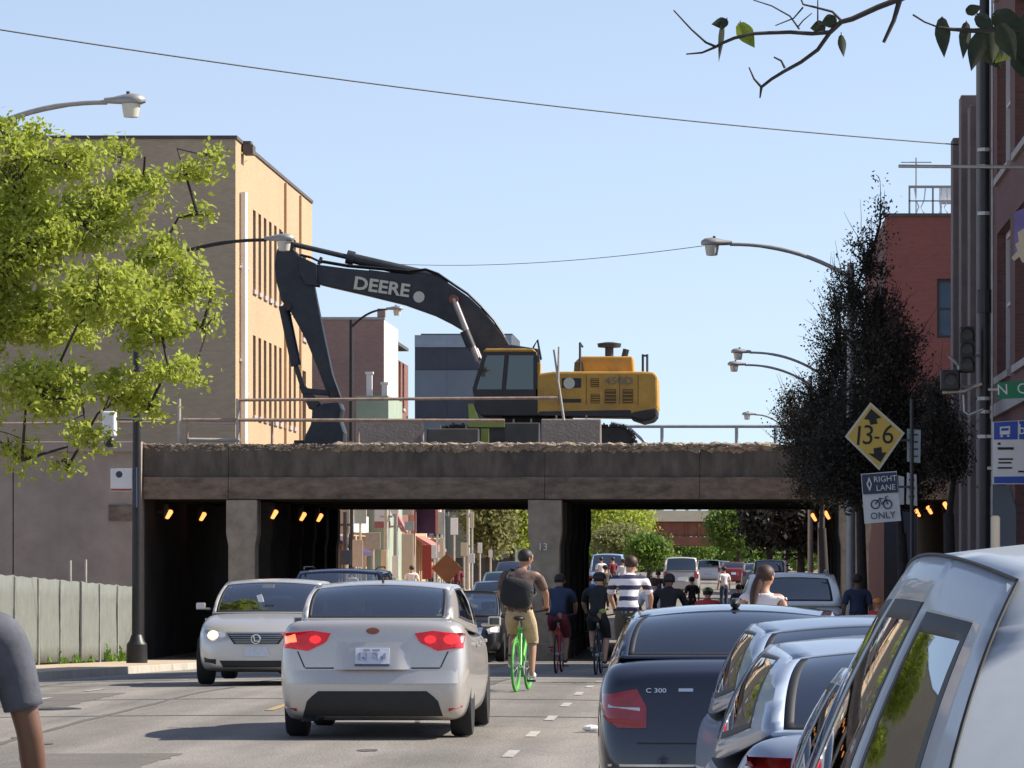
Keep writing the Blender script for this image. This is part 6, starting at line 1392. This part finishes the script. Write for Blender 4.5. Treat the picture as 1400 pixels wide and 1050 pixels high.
# ---- overhead wires
def wire(label, a, c, sag, r_):
    t = thing('overhead_wire', label, 'wire', a); d = c-a
    MB().tube([tuple(d*(i/24)-Vector((0, 0, sag*4*(i/24)*(1-i/24)))) for i in range(25)], r_, 5).build('cable', M['ink'], t, smooth=60)
wire('dark cable sagging across the whole sky above the street', at(-260, -2, 80), at(1312, 198, 100), .28, .015)
wire('faint thin wire running from the tall curved lamp towards the boom', at(540, 361, 130), at(962, 336, 95), .18, .008)
wire('second thin line strung to the dark tree from the curved lamp', at(1060, 470, 95), at(1000, 588, 136), .0, .006) if 0 else None
# ================================================================ CLUTTER SEEN THROUGH THE VIADUCT
def shop_sign(label, px0, px1, py0, py1, Y, m, post=True, legs=1, edge=None):
    a, c = at(px0, py1, Y), at(px1, py0, Y); o = Vector(((a.x+c.x)/2, Y, zw(Y))); t = thing('street_sign' if post else 'shop_sign', label, 'sign', o)
    MB().box(a.x-o.x, c.x-o.x, -.03, .03, a.z-o.z, c.z-o.z).build('panel', M[m], t, bevel=.01)
    if edge: MB().box(a.x-o.x, c.x-o.x, -.035, -.031, a.z-o.z, a.z-o.z+(c.z-a.z)*.25).build('lower_band', M[edge], t)
    if post:
        for k in range(legs):
            x = 0 if legs == 1 else (a.x-o.x)*(.6 if k else -.6); MB().tube([(x, .06, 0), (x, .06, c.z-o.z)], .05, 6).build('post', M['wood_pole'], t)
    else: MB().tube([(0, .04, c.z-o.z-.1), (XL-o.x+.02, .04, c.z-o.z-.1)], .03, 6).build('bracket', M['dark_metal'], t)
for a in (('cream sign board high at the edge of the kerb pillars', 447, 464, 686, 705, 150, 'cream'), ('small cream arrow board below the kerb pillar lamp', 436, 447, 705, 714, 148, 'cream'),
    ('pale grey sign on two posts beside the dark blue car', 440, 463, 722, 742, 146, 'sign_back', True, 2), ('brown grey hoarding beyond the viaduct', 463, 478, 686, 730, 160, 'limestone'),
    ('grey arrow shaped board beyond the brown hoarding', 484, 501, 690, 716, 168, 'sign_back'), ('square grey sign on a tan post', 500, 520, 728, 751, 152, 'wood_pole'),
    ('big white projecting sign with a red foot', 512, 534, 686, 722, 176, 'sign_white', False, 1, 'pink'), ('narrow white sign next to the big projecting one', 535, 545, 686, 703, 182, 'sign_white', False),
    ('cream box sign above the tan door panel', 548, 565, 686, 704, 200, 'cream', False), ('tan door height panel by the shops', 549, 565, 730, 792, 178, 'cream'), ('pale blue small plate above the tan panel', 553, 566, 713, 725, 184, 'sign_back'),
    ('red orange banner standing by the shops', 577, 590, 745, 792, 176, 'red'), ('small bright white notice beside the red banner', 590, 597, 745, 763, 172, 'sign_white'),
    ('tall pale banner on a lamp post past the red banner', 599, 608, 700, 730, 196, 'limestone'), ('white globe notice among the olive trees', 616, 626, 708, 731, 210, 'sign_white'), ('small white notice low among the olive trees', 641, 649, 757, 770, 190, 'sign_white'),
    ('second white notice on the pavement by the trees', 653, 659, 742, 756, 215, 'sign_white'), ('dark blue bin shelter panel by the far shops', 466, 480, 752, 772, 155, 'sign_navy'), ('olive panel of a far stall', 482, 496, 738, 775, 165, 'limestone'), ('pale pillar sign left of the olive trees', 601, 607, 735, 768, 188, 'cream'), ('cream shop placard before the olive trees', 630, 639, 742, 760, 184, 'cream'), ('tiny white placard under the leafy green tree', 668, 673, 752, 762, 225, 'sign_white'), ('tall beige banner among the olive trees', 643, 648, 700, 722, 200, 'cream'), ('pale board near the square grey sign', 521, 529, 752, 780, 160, 'cream'), ('white board at the foot of the projecting sign', 536, 545, 760, 790, 168, 'sign_white')):
    shop_sign(*a)
Y = 156; c = at(611, 777, Y); t = thing('warning_diamond', 'faded orange diamond road sign beyond the silver saloon', 'sign', c); h = 21*Y/FPX
MB().prism([(0, -h), (h, 0), (0, h), (-h, 0)], 'y', -.015, .015).build('panel', M['orange_sign'], t, bevel=.004); MB().tube([(0, .04, zr(c.x, Y)-c.z), (0, .04, h*.8)], .035, 6).build('post', M['dark_metal'], t)
for px, Y, top, m, lb in ((528, 170, 690, 'wood_pole', 'pale wooden utility pole by the projecting sign'), (541, 174, 704, 'lamp_metal', 'grey pole right of the pale wooden one'), (640, 230, 690, 'wood_pole', 'pale pole among the olive trees'), (606, 200, 690, 'lamp_metal', 'grey pole near the orange diamond'), (652, 250, 700, 'lamp_metal', 'thin grey pole before the far green trees'), (472, 158, 700, 'dark_metal', 'dark pole beside the brown hoarding'), (1133, 172, 690, 'lamp_metal', 'grey pole in the shade of the shop side'), (1092, 220, 700, 'lamp_metal', 'thin pole far along the shop side')):
    x = gx(px, Y); zb = zw(Y); t = thing('utility_pole', lb, 'pole', (x, Y, zb)); MB().tube([(0, 0, 0), (0, 0, gz(top, Y)-zb)], [.11, .08], 8).build('shaft', M[m], t, smooth=50); MB().box(-.25, .25, -.03, .03, gz(top, Y)-zb-.5, gz(top, Y)-zb-.42).build('cross_arm', M[m], t)
# leaning pink canopy frame
t = thing('awning_frame', 'faded red slanting canopy beside the white projecting sign', 'awning', at(546, 715, 190))
a = [at(*p, 190)-at(546, 715, 190) for p in ((534, 697), (541, 697), (557, 727), (550, 727))]; MB().prism([(p.x, p.z) for p in a], 'y', -.6, .6).build('canopy', M['pink'], t); MB().tube([(.25, .5, -.3), (.25, .5, zw(190)-at(546, 715, 190).z)], .04, 6).build('post', M['lamp_metal'], t)
t = thing('arched_canopy', 'faded red arched canopy with a dark purple inside over a shop door', 'awning', at(582, 700, 205)); c = at(582, 700, 205)
b = MB()
for i in range(10):
    a0, a1 = math.pi*i/10, math.pi*(i+1)/10; P_ = [(r_*math.cos(q)*.62, r_*math.sin(q)*.7) for r_, q in ((1.0, a0), (1.0, a1), (.78, a1), (.78, a0))]
    b.prism(P_, 'y', -.5, .5)
b.box(-.62, -.49, -.5, .5, -1.0, -.002).box(.49, .62, -.5, .5, -1.0, -.002).build('hood', M['pink'], t); MB().box(-.47, .47, .35, .45, -1.0, .5).build('inner_panel', M['purple'], t)
MB().tube([(-.55, 0, -1.0), (-.55, 0, zw(205)-c.z)], .05, 6).build('post', M['lamp_metal'], t)
MB().tube([(.55, 0, -1.0), (.55, 0, zw(205)-c.z)], .05, 6).build('post', M['lamp_metal'], t)
# rust red elevated rail bridge far away
Y = 400; ra_ = thing('elevated_rail_bridge', 'rust red steel elevated railway bridge far down the street', 'bridge', (0, Y, 0))
MB().box(gx(884, Y), gx(1160, Y), 0, 8, gz(733, Y), gz(714, Y)).build('girder', M['rust_steel'], ra_)
MB().box(gx(880, Y), gx(1160, Y), -.4, 8.4, gz(746, Y), gz(734, Y)).build('lower_flange', M['rust_steel'], ra_)
MB().box(gx(880, Y), gx(1160, Y), -.6, 8.6, gz(713, Y), gz(698, Y)).build('walkway', M['cream'], ra_)
for k in range(16):
    x = gx(886+k*17, Y); MB().box(x, x+.16, -.14, -.003, gz(733, Y), gz(714, Y)).build('stiffener', M['rust_steel'], ra_); MB().box(x, x+.3, -.7, -.5, gz(698, Y)+.01, gz(690, Y)).build('rail_post', M['lamp_metal'], ra_)
for px in (912, 1090): MB().box(gx(px, Y), gx(px, Y)+.7, 1, 1.7, -.1, gz(746, Y)-.003).build('column', M['rust_steel'], ra_)
# traffic barrel etc
t = thing('litter', 'crumpled pale paper litter lying on the road by the dark saloon', 'litter', (gx(808, 43), 43, zr(gx(808, 43), 43)))
rr = random.Random(9); MB().ball((0, 0, .03), (.09, .07, .035), 8, 6).build('scrap', M['sign_white'], t)
# ================================================================ TREES
def leaves_mesh(name, pts, size, m, jit=.35, elong=1.5, seed=1, droop=0.0):
    rg = np.random.default_rng(seed); n = len(pts); P = np.asarray(pts)
    a = rg.normal(size=(n, 3)); a /= np.linalg.norm(a, axis=1)[:, None]; b = rg.normal(size=(n, 3)); b[:, 2] *= .6
    b -= a*(a*b).sum(1)[:, None]; b /= np.linalg.norm(b, axis=1)[:, None]
    a[:, 2] -= droop; a /= np.linalg.norm(a, axis=1)[:, None]
    s = size*(1+jit*rg.uniform(-1, 1, n))[:, None]
    v = np.stack([P-a*s*elong*.5, P+b*s*.42-a*s*.05, P+a*s*elong*.5, P-b*s*.42-a*s*.05], 1).reshape(-1, 3)
    me = bpy.data.meshes.new(name); me.vertices.add(4*n); me.vertices.foreach_set('co', v.ravel())
    me.loops.add(4*n); me.loops.foreach_set('vertex_index', np.arange(4*n, dtype=np.int32))
    me.polygons.add(n); me.polygons.foreach_set('loop_start', np.arange(0, 4*n, 4, dtype=np.int32)); me.polygons.foreach_set('loop_total', np.full(n, 4, dtype=np.int32))
    me.materials.append(m); me.update(); me.validate(); return me
def in_ellipsoid(rg, c, r, n, shell=.5):
    d = rg.normal(size=(n, 3)); d /= np.linalg.norm(d, axis=1)[:, None]; q = rg.uniform(shell**3, 1, n)**(1/3)
    return np.asarray(c)+d*q[:, None]*np.asarray(r)
def tree(label, base, clumps, trunk_r, nl, size, leaf, bark='bark', tuft=.28, per=26, seed=1, branch=True, group=None, twigs=0, name='tree', thin=1.0, wisps=False):
    "clumps: list of (centre, radii) in world space; leaves sit in tufts inside each clump, a limb reaches every clump"
    rg = np.random.default_rng(seed); t = thing(name, label, 'tree', base, 0, group); B = Vector(base)
    vol = [r_[0]*r_[1]*r_[2] for c, r_ in clumps]; pts = []; tips = []
    for (c, r_), v in zip(clumps, vol):
        k = max(3, int(nl/per*v**.75/sum(q**.75 for q in vol))); tc = in_ellipsoid(rg, c, r_, k, .35); tips.append(tc)
        for q in tc:
            m_ = int(per*rg.uniform(.5, 1.5)); pts.append(q+rg.normal(size=(m_, 3))*np.array([tuft, tuft, tuft*.7])*rg.uniform(.6, 1.3))
    P = np.concatenate(pts)-np.asarray(base)
    link('crown', leaves_mesh('crown', P, size, M[leaf], seed=seed, droop=.25), t)
    cz = min(c[2]-r_[2]*.6 for c, r_ in clumps); top = Vector(clumps[0][0])-B
    b = MB(); fork = Vector((top.x*.25, top.y*.25, max(1.2, (cz-B.z)*.8)))
    b.tube([(0, 0, -.1), (fork.x*.3, fork.y*.3, fork.z*.5), tuple(fork)], [trunk_r*1.15, trunk_r*.9, trunk_r*.75], 9)
    b.build('trunk', M[bark], t, smooth=60)
    bl = MB()
    nodes = [fork-Vector((0, 0, .1))]
    order = sorted(zip(clumps, tips), key=lambda q: (Vector(q[0][0])-B-fork).length)
    for (c, r_), tc in order:
        e = Vector(c)-B; dl = (e-fork).length; par_ = min((n_ for n_ in nodes if (n_-fork).length < dl or n_ is nodes[0]), key=lambda n_: (n_-e).length+.25*(n_-fork).length); root_ = par_ is nodes[0]
        nodes.append(e-Vector((0, 0, r_[2]*.3))); kf = 1 if root_ else .5
        mid = par_.lerp(e, .5)+Vector((rg.normal()*.15, rg.normal()*.15, .25)); e2 = e-Vector((0, 0, r_[2]*.3))
        bl.tube([tuple(par_), tuple(mid), tuple(e2)], [trunk_r*.55*thin*kf, trunk_r*.38*thin*kf, trunk_r*.24*thin*kf], 6)
        for q in tc[:max(4, len(tc)//(1 if twigs else 4))]:
            q = Vector(q)-B; st = mid.lerp(e2, rg.uniform(.2, 1)); mm = st.lerp(q, .5)+Vector((rg.normal()*.08, rg.normal()*.08, rg.normal()*.05+.05))
            bl.tube([tuple(st), tuple(mm), tuple(q)], [trunk_r*.14*thin, trunk_r*.09*thin, .006], 4)
            if wisps and rg.uniform() < .5:
                o_ = (q-Vector(c)+B); o_.z = abs(o_.z)+.3; o_.normalize(); e_ = q+o_*rg.uniform(.2, .6)+Vector(tuple(rg.normal(size=3)*.08)); bl.tube([tuple(q), tuple(q.lerp(e_, .5)+Vector(tuple(rg.normal(size=3)*.03))), tuple(e_)], [.008, .006, .003], 3)
    bl.build('limbs', M[bark], t, smooth=60); t.children[-1]['kind'] = 'stuff'
    return t
def at3(px, py, Y): v = at(px, py, Y); return (v.x, v.y, v.z)
Yt = 62; s = FPX/Yt
cl_ = []
rt = random.Random(21)
for px, py, rx, rz_, dy in ((40, 330, 70, 60, 0), (-10, 430, 70, 60, .5), (130, 300, 60, 50, .6), (205, 430, 50, 48, -.2), (60, 530, 66, 42, -.6), (255, 236, 34, 15, .3), (20, 240, 60, 50, 0), (165, 535, 48, 28, .2), (248, 388, 38, 36, .5), (232, 505, 38, 18, -.3), (140, 400, 60, 50, -.8),
    (30, 622, 26, 24, .1), (195, 255, 34, 24, .8), (95, 222, 48, 30, -.4), (75, 440, 60, 48, 1.0), (4, 178, 18, 24, .2), (120, 600, 32, 14, -.6), (-70, 350, 110, 120, .4), (-80, 540, 90, 60, 0), (290, 402, 20, 12, .2), (262, 515, 22, 10, .1), (276, 445, 18, 10, .3), (296, 214, 14, 7, .2), (215, 345, 40, 26, .2), (270, 290, 22, 10, .4), (160, 210, 26, 16, .3), (40, 190, 30, 20, .4), (90, 640, 16, 12, .2), (200, 560, 24, 12, 0)):
    cl_.append((at3(px, py, Yt+dy*1.2), (rx/s, rx/s*.9, rz_/s)))
tree('bright yellow green spring tree on the left pavement in front of the tan building', (-12.6, Yt, zw(Yt)), cl_, .15, 42000, .066, 'leaf_spring', 'dark_bark', tuft=.115, per=30, seed=3, twigs=0, thin=.6)
# dark trees on the right
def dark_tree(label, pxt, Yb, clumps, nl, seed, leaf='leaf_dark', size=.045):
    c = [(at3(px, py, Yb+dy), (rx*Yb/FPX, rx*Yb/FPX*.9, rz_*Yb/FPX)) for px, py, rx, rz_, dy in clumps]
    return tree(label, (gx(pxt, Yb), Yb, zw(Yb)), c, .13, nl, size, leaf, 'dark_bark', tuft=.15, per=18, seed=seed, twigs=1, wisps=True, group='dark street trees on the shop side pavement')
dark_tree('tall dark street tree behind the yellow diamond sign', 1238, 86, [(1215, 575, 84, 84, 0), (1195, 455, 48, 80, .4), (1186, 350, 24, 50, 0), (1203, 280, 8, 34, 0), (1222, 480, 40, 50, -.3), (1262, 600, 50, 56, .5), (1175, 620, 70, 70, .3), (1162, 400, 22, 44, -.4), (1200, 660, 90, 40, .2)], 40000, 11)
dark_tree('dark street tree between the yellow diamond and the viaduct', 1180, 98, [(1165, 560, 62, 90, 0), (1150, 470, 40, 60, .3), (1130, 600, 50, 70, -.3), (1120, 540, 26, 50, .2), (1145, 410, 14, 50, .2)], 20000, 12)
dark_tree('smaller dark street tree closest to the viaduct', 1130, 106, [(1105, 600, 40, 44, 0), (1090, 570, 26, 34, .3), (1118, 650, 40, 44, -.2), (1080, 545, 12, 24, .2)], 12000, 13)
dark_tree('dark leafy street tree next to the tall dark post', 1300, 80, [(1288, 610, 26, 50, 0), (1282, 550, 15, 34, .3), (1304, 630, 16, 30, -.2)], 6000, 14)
# trees beyond the viaduct
def far_tree(label, px, py, Y, rx, rz_, leaf, seed, nl=6500, size=.19):
    c = at3(px, py, Y); q = Y/FPX; b = (gx(px, Y), Y, zw(Y) if abs(c[0]+4.8) > 7.4 else zw(Y))
    cs = [(c, (rx*q, rx*q, rz_*q)), ((c[0]-rx*q*.5, c[1]-.6, c[2]+rz_*q*.3), (rx*q*.5, rx*q*.5, rz_*q*.5)), ((c[0]+rx*q*.55, c[1]+.4, c[2]-rz_*q*.1), (rx*q*.45, rx*q*.5, rz_*q*.5))]
    return tree(label, b, cs, .2, nl, size, leaf, 'bark', tuft=.42, per=22, seed=seed, group='street trees beyond the viaduct')
for a in (('leafy green tree seen left of the centre pillar', 700, 705, 236, 30, 42, 'leaf_spring', 21), ('olive green tree behind the pale pole', 668, 715, 232, 22, 40, 'leaf_olive', 22), ('thin olive tree by the far shops', 640, 718, 252, 14, 26, 'leaf_olive', 23), ('green tree low behind the oncoming queue', 690, 748, 330, 18, 16, 'leaf_mid', 24),
    ('big bright green tree framed right of the centre pillar', 842, 708, 330, 52, 36, 'leaf_spring', 25), ('olive brown tree under the bright green one', 850, 742, 320, 36, 20, 'leaf_olive', 26), ('green tree beneath the rust red bridge', 945, 752, 440, 34, 14, 'leaf_mid', 27), ('dark green tree beside the rust red bridge', 1010, 722, 300, 40, 34, 'leaf_mid', 28),
    ('deep green tree over the far shop side pavement', 1052, 715, 240, 34, 36, 'leaf_dark', 29), ('dark tree close beyond the viaduct on the shop side', 1095, 715, 190, 30, 36, 'leaf_dark', 30), ('grey green tree past the striped jersey', 888, 752, 280, 16, 16, 'leaf_mid', 31)):
    far_tree(*a)
rg = np.random.default_rng(77); pts = []
for i in range(900):
    x = rg.uniform(-60, 60); y = 560+rg.uniform(-10, 20); h = 7+2.5*math.sin(x*.21)+1.5*math.sin(x*.53+1); c = np.array([x, y, rg.uniform(.3, h)]); pts.append(c+rg.normal(size=(22, 3))*1.0)
o = link('treeline', leaves_mesh('treeline', np.concatenate(pts), .8, M['leaf_mid'], seed=5)); props(o, 'far line of green trees closing the end of the street', kind='stuff')
# ---- overhanging branch close to us, with large leaves
Yn = 13.0
tn = thing('overhanging_tree', 'nearly bare branch with a few heart shaped leaves hanging into the top of the view', 'tree', (gx(2150, Yn), Yn+.6, .03)); O = Vector(tn.location)
def N3(px, py, d=0): return at(px, py, Yn+d)-O
MB().tube([(0, 0, -.1), (.05, 0, 1.5), (-.05, -.2, 3.2)], [.14, .12, .09], 10).build('trunk', M['bark'], tn, smooth=60)
bb = MB()
def br_(pts, r0, r1): n = len(pts); bb.tube([tuple(N3(*p)) for p in pts], [(r0+(r1-r0)*i/(n-1))*Yn/FPX for i in range(n)], 6)
bb.tube([(-.05, -.2, 3.1), tuple(N3(1500, -130)), tuple(N3(1300, -40)), tuple(N3(1225, 2))], [.07, .03, .02, .008], 6)
br_([(1226, 0), (1200, 10), (1165, 26), (1150, 30), (1135, 44)], 4.2, 3.4); br_([(1135, 44), (1118, 68), (1095, 85), (1073, 97), (1055, 108), (1041, 119)], 3.2, 2.2)
br_([(1041, 119), (1031, 108), (1024, 92)], 2.0, 1.0); br_([(1041, 119), (1039, 134)], 2.2, 1.0); br_([(1073, 93), (1068, 83), (1058, 78)], 1.8, 1.2)
br_([(1135, 44), (1110, 46), (1080, 44), (1050, 45), (1030, 46), (1004, 52), (985, 60), (979, 64)], 3.0, 2.0); br_([(979, 64), (965, 58), (945, 40), (921, 14)], 1.9, 1.0); br_([(979, 64), (960, 72), (938, 74)], 1.9, 1.0)
br_([(1150, 28), (1138, 16), (1115, 10), (1098, 6), (1094, -4)], 2.0, 1.2); br_([(1098, 10), (1085, 25), (1060, 35)], 1.4, .8); br_([(1093, 40), (1080, 22), (1055, 8), (1030, 0)], 1.4, .8); br_([(1118, 34), (1118, 0)], 1.2, .8); br_([(1090, 38), (1098, 28), (1110, 18)], 1.2, .7)
br_([(1230, 0), (1222, 28), (1208, 58)], 4.0, 2.4); br_([(1248, 20), (1264, 30), (1282, 37)], 1.4, 1.2); br_([(1282, 37), (1300, 40), (1330, 42), (1400, 40), (1470, 0), (1540, -80)], 1.6, 6)
bb.tube([tuple(N3(1540, -80)), (-.1, -.2, 3.0)], [.014, .03], 5)
bb.build('branches', M['dark_bark'], tn, smooth=60)
def heart(px, py, ln, wd, ang, m, bend=.3, yaw=0, d=0):
    "a heart shaped leaf hanging from px, py; ang 0 hangs straight down"
    prof = [(0, .02), (.08, .55), (.2, .92), (.35, 1), (.55, .8), (.75, .46), (.9, .18), (1, 0.0)]; vs = []; q = Yn/FPX
    for t_, w_ in prof:
        for k in (-1, -.5, 0, .5, 1):
            x = k*w_*wd*.5*math.cos(yaw); y = k*w_*wd*.5*math.sin(yaw)+abs(k)*w_*wd*.12-bend*wd*t_*t_; z = -t_*ln+(.10*ln*abs(k)**1.5 if t_ < .1 else 0)
            vs.append(Vector(((x*math.cos(ang)-z*math.sin(ang))*q, y*q, (x*math.sin(ang)+z*math.cos(ang))*q))+N3(px, py, d))
    b = MB(); b.add(vs, [(i*5+j, i*5+j+1, (i+1)*5+j+1, (i+1)*5+j) for i in range(7) for j in range(4)])
    b.tube([tuple(N3(px, py-6, d)), tuple(N3(px, py, d))], .8*q, 4)
    b.build('leaf', M[m], tn, smooth=60, fix=False)
M['leaf_bright'] = leaf_mat('bright heart leaf', (.10, .14, .02), (.18, .24, .03), (.28, .34, .05), .5, 12)
for a in ((1288, 28, 52, 22, .05, 'leaf_near'), (1321, 34, 48, 20, -.1, 'leaf_near', .3, .5), (1012, 34, 38, 24, .55, 'leaf_bright'), (988, 32, 54, 13, -.1, 'leaf_near', .2, .9), (994, 30, 22, 16, -1.4, 'leaf_near'), (1150, 50, 29, 13, .12, 'leaf_near', .3, .4), (1142, 26, 22, 20, -1.2, 'leaf_near'), (1127, 36, 20, 20, -1.4, 'leaf_near'),
          (1340, 48, 52, 26, -.25, 'leaf_near'), (1336, 22, 30, 22, .9, 'leaf_near'), (1352, 40, 48, 34, .1, 'leaf_near', .2, .2, .2), (1368, 36, 52, 30, .4, 'leaf_near', .2, 0, -.1), (1385, 30, 55, 36, -.3, 'leaf_near', .3, .3, .1), (1398, 44, 48, 40, .2, 'leaf_near'), (1360, 22, 46, 34, 1.2, 'leaf_near'), (1348, 60, 42, 30, .5, 'leaf_near', .2, 0, .3), (1380, 58, 36, 30, -.6, 'leaf_bright', .2, 0, .3), (1322, 16, 22, 16, 1.9, 'leaf_near'), (1392, 74, 34, 26, .2, 'leaf_near'), (1405, 20, 50, 40, .5, 'leaf_near', .2, .2, -.2)):
    heart(*a)
